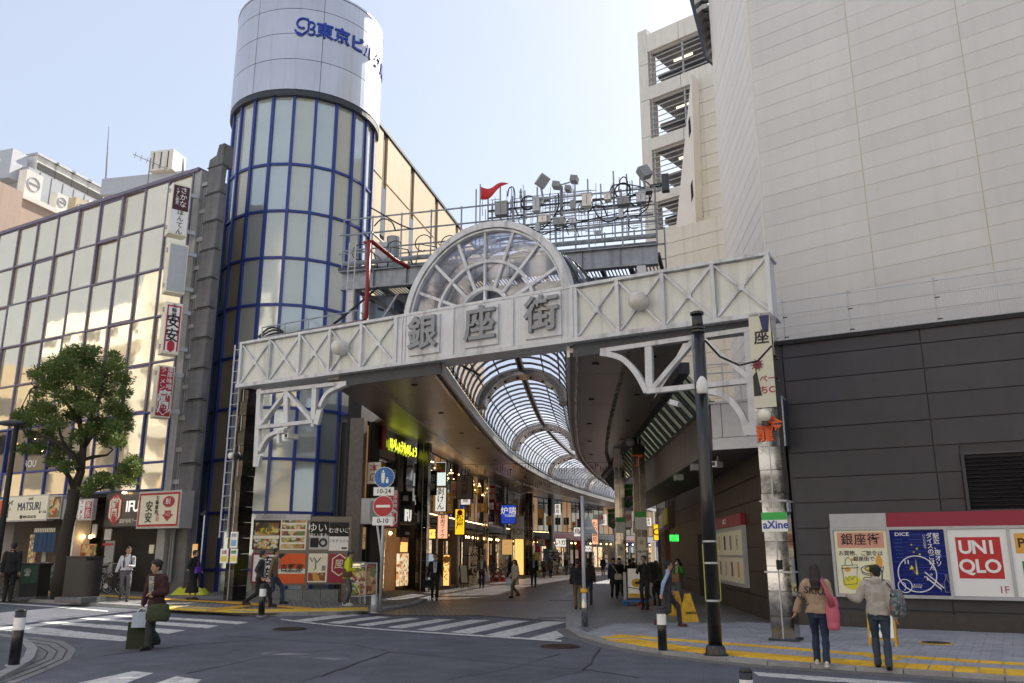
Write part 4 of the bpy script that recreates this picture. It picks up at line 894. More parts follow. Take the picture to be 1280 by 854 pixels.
# ================================================================ BEIGE BUILDING behind the tower
bb = thing('beige_building', 'sunlit beige tiled building with narrow windows behind the blue tower', 'building', (-6.0, 33.5, 0), 13)
MB().box(-1, 19, .06, 3.5, 6.3, 20).build('wall', mat('beige_joint', (.22, .17, .11), .9), bb)
zz = [6.3, 9.2, 12.0, 14.85, 17.7, 20.05]; xx = [-.9, 1.0, 1.5, 4.6, 5.1, 8.4, 8.9, 12.2, 12.7, 16, 18.9]
for z0, z1 in zip(zz, zz[1:]):
    for x0, x1 in zip(xx, xx[1:]):
        if x1-x0 < .6:
            if z0 < 17: bx('window', PANE_D, bb, x0, x1, .0, .05, z0+.3, z1-.3) if z0 > 12 else bx('window', PANE_P, bb, x0, x1, .0, .05, z0+.3, z1-.3)
            continue
        bx('tile_panel', BEIGE, bb, x0+.03, x1-.03, -.01, .06, z0+.05, z1-.05)
bx('coping', DSTEEL, bb, -1, 19.1, -.06, 3.5, 20.06, 20.2)
# ================================================================ LEFT GLASS BUILDING
LP, LH = (-11.4, 28.5), 120
lb = thing('glass_facade_building', 'restaurant building with a plum framed grid of cream reflecting glass behind the street tree', 'building', (LP[0], LP[1], .2), LH)
ks = [-.42, -1.75, -3.1, -4.45, -5.85, -7.25, -8.65, -10.1, -11.5, -13, -14.5, -16, -17.5]
zs = [3.5, 4.44, 6.2, 8.0, 9.72, 11.57, 13.3, 15.05]
bx('back_wall', mat('room_dim', (.22, .19, .15), .8), lb, -17.6, -3.5, .5, 10, 3.46, 15.0); bx('back_wall', MT['room_dim'], lb, -3.49, -.3, .5, 1.2, 3.46, 15.0)
bx('side_wall', LCONC, lb, -.40, -.02, 0, .9, 3.4, 15.1)
seed = random.Random(3)
for zi, (z0, z1) in enumerate(zip(zs, zs[1:])):
    for ki, (k1, k0) in enumerate(zip(ks, ks[1:])):
        dark = zi <= 1 and ki >= 4
        m = PANE_D if (zi == 1 and ki >= 3 and ki != 3) else PANE_L
        o = bx('pane', m, lb, k0+.045, k1-.045, .02, .05, z0+.045, z1-.045)
        o.rotation_euler = (seed.uniform(-.0035, .0035), 0, seed.uniform(-.0035, .0035))
        if (ki*3+zi*2) % 7 in (0,) and zi > 1:
            fr = MB().box(k0+.05, k1-.05, -.015, .02, z0+.05, z0+.11).box(k0+.05, k1-.05, -.015, .02, z1-.11, z1-.05).box(k0+.05, k0+.11, -.014, .02, z0+.11, z1-.11).box(k1-.11, k1-.05, -.014, .02, z0+.11, z1-.11).build('window_frame', PURPLE, lb)
for ki, k in enumerate(ks):
    for zi, (z0, z1) in enumerate(zip(zs, zs[1:])): bx('mullion', BLUE if zi < 2 else PURPLE, lb, k-.038, k+.038, -.05, .05, z0, z1-.002)
for z in zs: bx('transom', BLUE if z < 7 else PURPLE, lb, ks[-1], ks[0], -.04, .049, z-.035, z+.035)
bx('roof_edge', PURPLE, lb, -17.6, -.1, -.09, .5, 15.06, 15.2)
for ki, m in ((7, FOOD), (8, FOOD2), (9, FOOD)): bx('food_picture', m, lb, ks[ki]+.06-1.38, ks[ki]-.06, -.005, .015, 3.56, 4.38)
for k, z in ((-9.5, 5.6), (-8.2, 5.75), (-11, 5.4), (-7.6, 5.2)): MB().ell((k, -.005, z), .05, .03, .05, 10, 6).build('pendant_lamp', WARM, lb)
for k, z in ((-8.3, 4.75),): txt('ROU', .38, SIGNW, lb, k, -.0, z, ex=.01)
# grey service strip with stacked concrete trays
sv = thing('service_stack', 'stained grey stack of concrete balcony boxes between the glass building and the blue tower', 'service shaft', (LP[0], LP[1], .2), LH)
bx('recess_wall', CONC, sv, -.0, .72, .25, .6, 0, 14.6)
n = 11
tray = MB().prism([(.36, .06), (.33, 1.05), (1.06, 1.05), (1.01, .06)], .0, .22).mesh('concrete_box', CONC); lipm = MB().box(.30, 1.09, -.03, .24, 1.052, 1.09).mesh('lip', mat('tray_lip', (.07, .07, .07), .8))
for i in range(n):
    z0 = 3.2+i*1.08; o = lk('concrete_box', tray, sv, (0, random.uniform(-.01, .01), z0)); lk('lip', lipm, o)
    bx('side_slat', LCONC, sv, -.02, .32, .05, .24, z0+.45, z0+.60); bx('small_window', PANE_P, sv, -.0, .32, .18, .245, z0-.2, z0+.4)
MB().prism([(.32, 15.08), (.7, 15.05), (1.08, 15.05), (1.08, 15.9), (.8, 15.9), (.7, 15.5), (.36, 15.4)], .0, .4).build('cap_block', CONC, sv)
for x in (.1, .22): MB().tube([(x, .12, .5), (x, .12, 14.4)], .04, 6).build('drain_pipe', GREY, sv)
# ================================================================ STEEL PLATFORM ABOVE THE ARCADE MOUTH
FP, FH = (-5.0, 24.0), 104.7
def f_(x, y): return kz(x, y, FP, FH)
sf = thing('steel_platform', 'grey steel beam platform with handrails standing above the arcade mouth', 'steel frame', (FP[0], FP[1], 0), FH)
kA, kB = -.1, f_(822, 310)[0]
def ibeam(y, z0, z1, a, b_, name='beam'):
    m = MB().box(a, b_, y-.012, y+.012, z0+.03, z1-.03).box(a, b_, y-.12, y+.12, z0, z0+.029).box(a, b_, y-.12, y+.12, z1-.029, z1); n = int((b_-a)/1.0)
    for i in range(1, n): m.box(a+(b_-a)*i/n-.008, a+(b_-a)*i/n+.008, y-.11, y-.013, z0+.031, z1-.031)
    o = m.build(name, STEEL, sf); return o
for y, z0, z1 in ((0, 9.2, 9.78), (1.5, 8.9, 9.45), (3.2, 9.0, 9.5)): tag(ibeam(y, z0, z1, kA, kB), kind=None)
for k in (.25, kB-.45):
    for y in (0, 3.0): bx('leg', LGREY, sf, k-.12, k+.12, y-.1, y+.1, 6.45, 9.19)
for i in range(12): bx('cross_beam', DSTEEL, sf, kA+(kB-kA)*i/11-.05, kA+(kB-kA)*i/11+.05, .12, 3.1, 9.5, 9.6)
for z, y in ((10.05, .0), (9.95, .3)): MB().tube([(kA, y, z), (kB, y, z)], .05 if z < 10 else .07, 6).build('edge_tube', STEEL, sf)
def rail(z, y, a=kA, b_=kB, r=.025): MB().tube([(a, y, z), (b_, y, z)], r, 6).build('handrail', STEEL, sf)
for y in (-.05, 3.1):
    for z in (10.45, 10.95, 11.45): rail(z, y)
    for i in range(11): MB().tube([(kA+(kB-kA)*i/10, y, 9.8), (kA+(kB-kA)*i/10, y, 11.5)], .025, 6).build('rail_post', STEEL, sf)
b = MB()
for i in range(90): b.box(kA+(kB-kA)*i/90, kA+(kB-kA)*i/90+.03, .12, 3.0, 9.82, 9.86)
tag(b.build('grating', DSTEEL, sf), kind='stuff')
for i in range(6):                                                  # inclined truss below the beams at the left
    MB().bar((.4+i*.45, .5, 9.1-i*.35), (1.6+i*.45, 1.4, 8.7-i*.4), .05).build('truss_bar', DSTEEL, sf)
for y in (.5, 1.3): MB().bar((.5, y, 9.2), (3.4, y, 7.2), .12).build('inclined_beam', DSTEEL, sf)
for k0, k1 in ((.3, 1.6), (kB-.5, kB-1.8), (kB-1.2, kB-.6)): MB().bar((k0, .3, 7.0), (k1, .3, 9.1), .06).build('strut', STEEL, sf)
for i in range(5): MB().bar((kB-2.1, 1.5, 7.2+i*.4), (kB-.7, 1.5, 7.3+i*.4), .05).build('ladder_rung', DSTEEL, sf)
bx('duct', mat('blue_grey_duct', (.12, .16, .22), .4, .4, var=.2), sf, .75, 1.35, .6, 1.3, 6.5, 9.1); bx('duct', mat('blue_grey_duct', (.12, .16, .22)), sf, .5, .7, .7, 1.2, 6.6, 9.0)
# landing beside the tower
for z in (9.75, 10.3, 10.9): MB().tube([(-.15, -.2, z), (.9, -.2, z), (.9, 1, z-.0)], .022, 6).build('landing_rail', STEEL, sf)
bx('landing', DSTEEL, sf, -.2, 1.0, -.1, 1.0, 9.8, 9.9); bx('cabinet', LGREY, sf, .75, 1.15, .4, .8, 9.9, 10.8); MB().cyl((1.25, .6), .2, 9.9, 11.0, 12).build('tank', STEEL, sf)
# equipment boxes on the rails: rectangles measured on the photograph
def onF(x, y, dy=-.08): k, z = f_(x, y); d = hd(FH); nn = Vector((d.y, -d.x, 0))*-1; return FP[0]+d.x*k, FP[1]+d.y*k, z
BOXES = [((622, 257, 637, 274), 'square grey cabinet on the platform rail right of the red flag'), ((669, 253, 677, 269), 'narrow beige cabinet beside the first black cable coil'), ((730, 247, 741, 263), 'upright grey cabinet on the middle of the platform rail'),
         ((773, 252, 788, 261), 'wide beige cabinet below the right cable coil'), ((797, 246, 808, 258), 'cream box at the right end of the platform rail'), ((676, 274, 686, 283), 'low pale box beside the flag side grating'), ((694, 277, 708, 286), 'wide pale tray box low on the platform'), ((714, 278, 722, 284), 'small pale box low in the middle of the platform'), ((757, 247, 765, 255), 'small grey box hung left of the right cable coil')]
for i, ((x0, y0, x1, y1), lab) in enumerate(BOXES):
    (k0, z0), (k1, z1) = f_(x0, y1), f_(x1, y0); t = thing('equipment_box', lab, 'cabinet', (FP[0], FP[1], 0), FH, 'equipment boxes on the platform rail')
    bx('cabinet_body', [GREY, LGREY, CREAMTILE][i % 3], t, k0, k1, -.32, -.09, z0, z1); bx('lid', LGREY, t, k0-.015, k1+.015, -.34, -.08, z1, z1+.025); bx('door_seam', MBLACK, t, (k0+k1)/2-.006, (k0+k1)/2+.006, -.325, -.3205, z0+.04, z1-.04)
for (x, y, r), lab in (((662, 256, 9), 'black cable coil hanging on the rail beside the flag'), ((779, 241, 9.5), 'thick black cable coil at the right end of the platform rail')):
    k, z = f_(x, y); t = thing('cable_coil', lab, 'cable coil', (FP[0], FP[1], 0), FH, 'cable coils on the platform'); rr = .21
    for q in range(4): MB().torus((k+random.uniform(-.01, .01), -.12-q*.02, z), rr+random.uniform(-.012, .012), .014, n=28).build('loop', MBLACK, t)
cb = thing('platform_cables', 'tangle of black cables sagging along the platform rail', 'cables', (FP[0], FP[1], 0), FH)
rnd = random.Random(11)
CBL = [[(664, 302), (690, 292), (720, 282), (742, 276), (780, 268), (806, 262), (814, 250), (814, 236), (806, 228)], [(640, 290), (655, 284), (675, 290), (690, 278), (699, 262), (699, 242)], [(636, 248), (638, 238), (643, 237), (645, 246), (645, 262), (650, 272)],
       [(774, 242), (776, 228), (781, 224), (785, 230), (784, 246)], [(740, 256), (748, 272), (760, 280), (775, 274), (788, 262)], [(612, 290), (630, 286), (645, 292), (668, 286)], [(712, 296), (709, 284), (714, 276), (722, 290), (725, 300)], [(738, 262), (744, 254), (752, 254), (756, 262)], [(736, 268), (745, 260), (755, 262), (760, 274)], [(762, 246), (766, 236), (775, 233), (790, 234), (806, 238), (812, 246), (810, 262), (798, 272)],
       [(466, 262), (480, 270), (500, 282), (520, 290)], [(470, 285), (480, 276), (492, 280), (497, 292)]]
for c in CBL:
    pts = []
    P = [f_(*p) for p in c]
    for i in range(len(P)-1):
        p0, p1, p2, p3 = P[max(i-1, 0)], P[i], P[i+1], P[min(i+2, len(P)-1)]
        for s in range(5):
            t = s/5; pts.append((.5*((2*p1[0])+(-p0[0]+p2[0])*t+(2*p0[0]-5*p1[0]+4*p2[0]-p3[0])*t*t+(-p0[0]+3*p1[0]-3*p2[0]+p3[0])*t**3), -.14, .5*((2*p1[1])+(-p0[1]+p2[1])*t+(2*p0[1]-5*p1[1]+4*p2[1]-p3[1])*t*t+(-p0[1]+3*p1[1]-3*p2[1]+p3[1])*t**3)))
    MB().tube(pts, rnd.choice([.014, .018, .022]), 5).build('cable', MBLACK, cb)
b = MB()
for i in range(90):
    k = kA+4.3+rnd.random()*(kB-kA-4.5); z = rnd.uniform(10.3, 11.6); h = rnd.uniform(.3, .9); b.box(k, k+.016, -.08, -.06, z-h*.5, z+h*.5)
    k = kA+4.3+rnd.random()*(kB-kA-4.8); b.box(k, k+rnd.uniform(.3, 1.2), -.09, -.075, z, z+.014)
tag(b.build('small_conduits', STEEL, cb), kind='stuff')
for k_, lab in ((f_(652, 246), None), (f_(767, 240), None)): MB().lathe((k_[0], -.1), [(.02, k_[1]-.5), (.02, k_[1]-.1), (.05, k_[1]-.05), (.03, k_[1]+.05), (.045, k_[1]+.1), (.01, k_[1]+.22)], 8).build('insulator', GREY, cb)
for z, y in ((10.2, .4), (10.75, .5), (11.1, .9), (11.25, -.07), (10.6, -.07), (11.7, 1.5)): MB().tube([(kA+4.0+rnd.random(), y, z), (kB-rnd.random()*.6, y, z+rnd.uniform(-.08, .08))], rnd.choice([.02, .03, .04]), 6).build('conduit', rnd.choice([STEEL, DSTEEL]), cb)
for i in range(14):
    k = kA+4.2+i*(kB-kA-4.6)/13; MB().tube([(k, -.07, 10.0), (k, -.07, 11.6+.5*rnd.random())], .022, 6).build('upright_tube', STEEL, cb)
for i in range(7):
    k = kA+4.5+rnd.random()*(kB-kA-5); MB().torus((k, -.13, 10.9+rnd.uniform(-.5, .6)), rnd.uniform(.12, .2), .012, 'y', 16, 5, .3, 4.5+rnd.random()).build('cable_loop', MBLACK, cb)
for i in range(9):
    k = kA+4.4+rnd.random()*(kB-kA-5); z = rnd.uniform(10.1, 11.3); q = bx('junction_box', rnd.choice([GREY, LGREY, STEEL]), cb, k, k+rnd.uniform(.1, .22), -.18, -.09, z, z+rnd.uniform(.12, .28))
for k0, z0 in ((.2, 10.0), (1.3, 10.0), (2.2, 10.1), (3.0, 10.0)): MB().torus((k0+.3, -.1, z0+.35), .25, .016, 'y', 16, 5, .5, 5).build('cable_loop', MBLACK, cb); MB().tube([(k0, .1, 9.85), (k0+.1, .1, 10.5), (k0+.6, .2, 10.4), (k0+.8, .1, 9.9)], .02, 5).build('cable', MBLACK, cb)
# floodlights
for (x, y, s, rr), lab in (((679, 229, .34, 35), 'tilted grey floodlight box on the platform rail against the sky'), ((806, 218, .34, -30), 'tilted grey floodlight box at the right end of the platform')):
    k, z = f_(x, y); t = thing('floodlight', lab, 'floodlight', (FP[0], FP[1], 0), FH, 'floodlights on the platform')
    rot = Matrix.Rotation(R(rr), 3, 'Y') @ Matrix.Rotation(R(30), 3, 'Z')
    MB().cbox((k, -.1, z), (s*.85, s*.7, s*.95), rot).build('housing', GREY, t); MB().cbox((k, -.1, z+.02), (s*.9, s*.6, s*1.0), rot).build('rim', LGREY, t); MB().tube([(k-.05, -.1, z-.15), (k+.02, -.1, z-.55)], .03, 6).build('bracket', GREY, t); bx('mount', GREY, t, k-.18, k+.2, -.2, 0, z-.6, z-.52)
k, z = f_(706, 231); t = thing('camera_mast', 'small mast with three camera heads on the platform rail', 'camera mast', (FP[0], FP[1], 0), FH)
MB().tube([(k-.1, -.1, z-1.0), (k-.1, -.1, z-.05)], .025, 6).build('mast', GREY, t); MB().tube([(k-.2, -.1, z-.06), (k+.3, -.1, z+.04)], .02, 6).build('arm', GREY, t)
for dx, dz, w_ in ((-.22, -.05, .2), (.3, .07, .2), (.12, -.2, .16)): MB().cbox((k+dx, -.12, z+dz), (w_, .3, w_*.8), Matrix.Rotation(R(12), 3, 'Y')).build('camera_head', GREY, t)
k, z = f_(825, 232); t = thing('side_camera', 'dark camera on a bracket beside the stair tower', 'camera', (FP[0], FP[1], 0), FH)
MB().tube([(k-.25, 0, z), (k+.1, 0, z+.03)], .06, 8).build('arm', DSTEEL, t); MB().cbox((k+.15, -.0, z+.05), (.2, .2, .5)).build('body', DSTEEL, t)
# red flag on a pole behind the fan window
k, z = f_(604, 238); fl = thing('flag', 'red triangular pennant flying on a thin pole above the fan window', 'flag', (FP[0], FP[1], 0), FH)
MB().tube([(k, -.3, z-1.9), (k, -.3, z+.06)], .018, 8).build('pole', GREY, fl)
me = MB(); n = 14; L_ = .82
front = []
for i in range(n+1):
    t = i/n; h = .38*(1-t)**.8+.02; zc = z-.22-.06*math.sin(t*5.2)+.16*t; front.append((k+.02+L_*t, -.3+.07*math.sin(t*7), zc-h/2+.02*t, zc+h/2))
vs = [(x, y, a) for x, y, a, b_ in front]+[(x, y, b_) for x, y, a, b_ in front]+[(x, y+.008, a) for x, y, a, b_ in front]+[(x, y+.008, b_) for x, y, a, b_ in front]; m1 = n+1
fs = []
for i in range(n): fs += [(i, i+1, m1+i+1, m1+i), (2*m1+i, 3*m1+i, 3*m1+i+1, 2*m1+i+1), (i, 2*m1+i, 2*m1+i+1, i+1), (m1+i, m1+i+1, 3*m1+i+1, 3*m1+i)]
me.add(vs, fs).build('pennant', mat('flag_red', (.55, .03, .03), .7, var=.1), fl, smooth=True)
# ================================================================ ARCADE ROOF
CPTS = [(-.75, 12), (-.36, 18), (.12, 25), (.68, 32), (1.52, 40), (2.95, 48.5), (4.85, 57.4), (7.6, 67), (10.6, 76), (14.0, 85), (17.5, 93)]
def cx(y):
    for i in range(len(CPTS)-1):
        if CPTS[i][1] <= y <= CPTS[i+1][1]:
            p0 = CPTS[max(i-1, 0)]; p1 = CPTS[i]; p2 = CPTS[i+1]; p3 = CPTS[min(i+2, len(CPTS)-1)]
            t = (y-p1[1])/(p2[1]-p1[1]); m1_ = (p2[0]-p0[0])/(p2[1]-p0[1])*(p2[1]-p1[1]); m2_ = (p3[0]-p1[0])/(p3[1]-p1[1])*(p2[1]-p1[1])
            return (2*t**3-3*t*t+1)*p1[0]+(t**3-2*t*t+t)*m1_+(-2*t**3+3*t*t)*p2[0]+(t**3-t*t)*m2_
    return CPTS[-1][0]
def cfr(y):                                   # centre point, right normal
    d = Vector((cx(y+.3)-cx(y-.3), .6, 0)).normalized(); return Vector((cx(y), y, 0)), Vector((d.y, -d.x, 0)), d
def ygate(o):                                  # where the offset line meets the back of the gate beam
    lo, hi = 14.0, 30.0; gd = hd(GH_); gn = Vector((-gd.y, gd.x, 0)) 
    for _ in range(40):
        m = (lo+hi)/2; c, r, d = cfr(m); p = c+r*o
        s = (p-Vector((GP[0], GP[1], 0))).dot(Vector((math.cos(R(GH_)), -math.sin(R(GH_)), 0)))*-1
        if s < .2: lo = m
        else: hi = m
    return (lo+hi)/2
ar = thing('arcade_roof', 'long curving arcade roof with a ribbed glass vault between bronze soffits', 'arcade roof', (0, 0, 0), None)
ZSOF = 6.1; HW = 1.56; RISE = 1.22
SOFM = mat('bronze_soffit', (.33, .30, .285), .30, .8, var=.16, vscale=1.2)
_t = SOFM.node_tree; _b = _t.nodes["Principled BSDF"]; _w = _t.nodes.new("ShaderNodeTexWave"); _w.inputs["Scale"].default_value = 2.2; _w.bands_direction = 'Y'; _w.inputs["Distortion"].default_value = .6
_tc = _t.nodes.new("ShaderNodeTexCoord"); _t.links.new(_tc.outputs["Object"], _w.inputs["Vector"]); _bp = _t.nodes.new("ShaderNodeBump"); _bp.inputs["Strength"].default_value = .25; _bp.inputs["Distance"].default_value = .03; _t.links.new(_w.outputs[0], _bp.inputs["Height"]); _t.links.new(_bp.outputs[0], _b.inputs["Normal"])
TRIM = mat('soffit_trim', (.45, .42, .40), .25, .8, var=.1); WTRIM = mat('vault_trim_white', (.62, .60, .56), .35, .2, var=.08)
def long_line(o, n=60, z=0, yend=92): y0 = ygate(o); return [((lambda c, r: (c+r*o))(*cfr(y0+(yend-y0)*i/n)[:2])) for i in range(n+1)]
def soffit(oa, ob, za, zb, name, m, seg=4, gap=0):
    A, B = long_line(oa), long_line(ob)
    for i in range(0, 60, seg):
        b = MB(); pa, pb = [A[j].copy() for j in range(i, i+seg+1)], [B[j].copy() for j in range(i, i+seg+1)]
        if gap: pa[-1] -= (pa[-1]-pa[-2]).normalized()*gap; pb[-1] -= (pb[-1]-pb[-2]).normalized()*gap
        b.rings([[(p.x, p.y, za), (q.x, q.y, zb), (q.x, q.y, zb+.12), (p.x, p.y, za+.12)] for p, q in zip(pa, pb)]).build(name, m, ar)
        if gap and (i//seg) % 2 == 0 and i < 40:
            c = (pa[1]+pb[1])/2; MB().cyl((c.x, c.y), .09, (za+zb)/2-.02, (za+zb)/2, 10).build('downlight', MBLACK, ar)
OL = -6.4
def var_soffit_left():
    A = long_line(-3.75); B = long_line(-5.05)
    for i in range(0, 60, 4):
        rg = []
        for j in range(i, i+5):
            a, bb_ = A[j], B[j]; ex = sm((bb_.y-29.5)/2.5)*1.6; d = (bb_-a).normalized(); q = bb_+d*ex
            rg.append([(a.x, a.y, 6.17), (q.x, q.y, 6.22), (q.x, q.y, 6.34), (a.x, a.y, 6.29)])
        MB().rings(rg).build('outer_soffit', SOFM, ar)
soffit(-HW-.06, -3.6, 6.12, 6.02, 'soffit_panel', SOFM, 2, .012); var_soffit_left()
soffit(-3.6, -3.75, 6.0, 6.14, 'soffit_ledge', TRIM)
soffit(HW+.06, 2.9, 6.12, 6.02, 'soffit_panel', SOFM, 2, .012); soffit(2.9, 3.05, 6.0, 6.1, 'soffit_ledge', TRIM); soffit(3.05, 4.1, 6.1, 6.05, 'soffit_panel', SOFM, 2, .012); soffit(HW+.06, 4.1, 6.26, 6.26, 'soffit_backing', MBLACK, 20); soffit(-HW-.06, -3.7, 6.26, 6.26, 'soffit_backing', MBLACK, 20)  # black backing sheets added to keep the sky out of the panel gaps
for s in (-1, 1):
    for o_, z0, z1, nm, m in ((HW, 6.02, 6.28, 'vault_kerb', WTRIM), (HW+.2, 6.0, 6.14, 'edge_trim', TRIM)):
        L_ = long_line(s*o_); L2 = long_line(s*(o_+.07))
        for i in range(0, 60, 6): MB().rings([[(L_[j].x, L_[j].y, z0), (L2[j].x, L2[j].y, z0), (L2[j].x, L2[j].y, z1), (L_[j].x, L_[j].y, z1)] for j in range(i, i+7)]).build(nm, m, ar)
    L_ = long_line(s*(HW-.03), 180); b = MB()                        # vent grille above the kerb
    for z in (6.34, 6.44): b.tube([(p.x, p.y, z) for p in L_[::3]], .015, 4)
    for p in L_: b.box(p.x-.012, p.x+.012, p.y-.012, p.y+.012, 6.28, 6.46)
    tag(b.build('vent_grille', DSTEEL, ar), kind='stuff')
def vp(y, t, r=1.0, dz=0):                    # point of the vault: t from 0 (left) to pi (right)
    c, rn, d = cfr(y); x = -math.cos(t)*HW*r; c = c+d*(-x*.6*(1-sm((y-19)/14))); return c+rn*x+Vector((0, 0, 6.42+math.sin(t)*RISE*r+dz))
RIB = mat('vault_rib', (.36, .37, .40), .45, .3, var=.08)
yv = 20.1; ribs = []
while yv < 92: ribs.append(yv); yv += .86
for i, y in enumerate(ribs):
    n = 14; rg = []
    for j in range(n+1):
        t = math.pi*j/n; p = vp(y, t, 1.01); q = vp(y, t, 1.035); d = cfr(y)[2]*.11; rg.append([p-d, q-d, q+d, p+d])
    MB().rings(rg).build('vault_rib', RIB, ar)
for i in range(len(ribs)-1):                 # glass sheets between ribs, four to a bay
    ya, yb = ribs[i], ribs[i+1]
    b = MB(); rg = []
    for j in range(15):
        t = math.pi*j/14; a, c = vp(ya, t, 1.045), vp(yb, t, 1.045); u = Vector((0, 0, .01)); rg.append([a, c, c+u, a+u])
    b.rings(rg, cap=False).build('vault_glass', VAULTG, ar)
for t in (.55, 1.05, 2.09, 2.6): MB().tube([vp(y, t, .97) for y in ribs], .022, 5).build('purlin', DSTEEL, ar)
MB().rings([[vp(y, math.pi/2-.07, .94), vp(y, math.pi/2+.07, .94), vp(y, math.pi/2+.07, .985), vp(y, math.pi/2-.07, .985)] for y in ribs]).build('ridge_beam', DSTEEL, ar)
for s in (-.055, .055): MB().rings([[vp(y, math.pi/2+s-.016, .915), vp(y, math.pi/2+s+.016, .915), vp(y, math.pi/2+s+.016, .96), vp(y, math.pi/2+s-.016, .96)] for y in ribs]).build('ridge_rail', WTRIM, ar)
for yr, wdt in ((28.0, .9), (40.4, .9), (53, 1.0), (66, 1.0), (79, 1.0)):
    rg = []
    for j in range(27):
        t = math.pi*j/26; d = cfr(yr)[2]*wdt*.5; rg.append([vp(yr, t, .80)-d, vp(yr, t, .985)-d, vp(yr, t, .985)+d, vp(yr, t, .80)+d])
    MB().rings(rg).build('arch_ring', TRIM, ar, smooth=False)
    rg = []
    for j in range(27):
        t = math.pi*j/26; d = cfr(yr)[2]; o = cfr(yr)[2]*-(wdt*.5+.02); rg.append([vp(yr, t, .93)+o-d*.03, vp(yr, t, .985)+o-d*.03, vp(yr, t, .985)+o, vp(yr, t, .93)+o])
    MB().rings(rg).build('arch_edge', WTRIM, ar)
    for j in range(3, 25, 3):
        t = math.pi*j/26; p = vp(yr, t, .80); MB().ell(p, .05, .05, .05, 8, 5).build('spot_lamp', MBLACK, ar)
gl_ = thing('hanging_garland', 'thin garland of small dark ornaments strung across the arcade vault', 'garland', (0, 0, 0), None)
b = MB(); rnd = random.Random(5)
for yy in (42.5, 52):
    for i in range(70):
        o = -4.5+9*i/69; c, r, d = cfr(yy+.3*rnd.random()); p = c+r*o; z = 6.0-.25*math.sin(i*.6)**2; h = rnd.uniform(.05, .35); b.box(p.x-.012, p.x+.012, p.y-.01, p.y+.01, z-h, z)
    b.tube([(lambda c, r: (c.x+r.x*o, c.y+r.y*o, 6.0))(*cfr(yy)[:2]) for o in (-4.5, -2, 0, 2, 4.5)], .01, 4)
tag(b.build('garland_drops', MBLACK, gl_), kind='stuff')
# arcade columns on the right, banners
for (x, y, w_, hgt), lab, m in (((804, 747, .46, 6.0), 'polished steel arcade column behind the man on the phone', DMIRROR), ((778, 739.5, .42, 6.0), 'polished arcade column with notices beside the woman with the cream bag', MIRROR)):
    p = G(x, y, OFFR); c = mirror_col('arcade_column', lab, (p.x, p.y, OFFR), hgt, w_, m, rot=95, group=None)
    zz0 = 1.1 if x > 790 else .9
    for i, (s, mm_) in enumerate((('禁', SIGNW), ('街', SIGNC))): o = bx('notice', mm_, c, -.17, .15, -w_/2-.02, -w_/2-.008, zz0+i*.55, zz0+.48+i*.55); txt(s, .16, NAVY, o, 0, -w_/2-.023, zz0+.28+i*.55, ex=.001)
    o = bx('sticker', SIGNW, c, -w_/2+.01, w_/2-.01, -w_/2-.02, -w_/2-.009, 2.4, 3.0); bx('green_stripe', MT['bright_green'], o, -w_/2+.01, w_/2-.01, -w_/2-.024, -w_/2-.0205, 2.85, 3.05)
    if x > 790: txt('了', .5, ORANGE, c, -.05, -w_/2-.02, 4.9, bold=.02, ex=.003); [MB().ell((dx, -.35, 5.6), .16, .16, .16, 14, 9).build('globe_lamp', GREY, c, smooth=True) for dx in (-.3, .25)]
BANG = mat('banner_green', (.04, .16, .045), .7, var=.3, vscale=6); BANF = printm('banner_flowers', [(.05, .15, .05), (.25, .12, .25), (.1, .2, .35), (.45, .3, .25), (.06, .12, .05)], 8)
for (l, r, t_, b_, Y), lab in (((777, 792, 606, 634, 37.5), 'green pictorial banner hanging beside the polished column, nearer of the two'), ((760, 772, 637, 660, 47), 'dark green banner hanging further back in the arcade')):
    p, w_, h_ = rect_at(l, r, t_, b_, Y); bn = thing('banner', lab, 'banner', p, rotz=R(-6), group='green banners on the arcade columns')
    MB().prism([(-w_/2, .12), (-w_/2*.0, -.06), (w_/2, .12), (w_/2, h_), (-w_/2, h_)], -.01, .01).build('cloth', BANG, bn); bx('flower_print', BANF, bn, -w_/2+.05, w_/2-.05, -.014, -.0105, .15, h_*.5)
    txt('GINZA ST', .12, SIGNC, bn, 0, -.013, h_*.8, ex=.001); MB().tube([(-w_/2-.1, 0, h_+.02), (w_/2+.4, 0, h_+.02)], .02, 6).build('rod', GREY, bn)
# ================================================================ BUILDINGS ACROSS THE STREET (behind the camera, seen in the glass)
OP = [(-30, 12, 21, CREAMTILE, 'cream office block facing the glass building across the street'), (-17.5, 15, 26, SIDEPANEL, 'pale apartment block with balconies across the street'), (-2, 16, 19, BEIGE, 'beige shop block across the street from the gateway'), (-47, 15, 22, CREAMTILE, 'cream office block with window bands far along the street'), (-64, 15, 18, BEIGE, 'beige corner block far along the street'), (-84, 18, 25, SIDEPANEL, 'pale tower block with balconies far along the street'), (14.5, 20, 24, LCONC, 'grey concrete block across the street at the right')]
for k0, wd_, hh, m, lab in OP:
    ob = thing('street_building', lab, 'building', (-6, -9.5, 0), 300-180)
    bx('wall', m, ob, k0, k0+wd_, -14, 0, 0, hh)
    for z in range(1, int(hh/3)):
        for i in range(int(wd_/3)):
            x = k0+.8+i*3
            bx('window', PANE_D, ob, x, x+1.7, .0, .03, z*3+.6, z*3+2.1)
        if m is SIDEPANEL or m is LCONC: bx('balcony', WHITE2, ob, k0+.5, k0+wd_-.5, .03, 1.1, z*3-.3, z*3+.5)
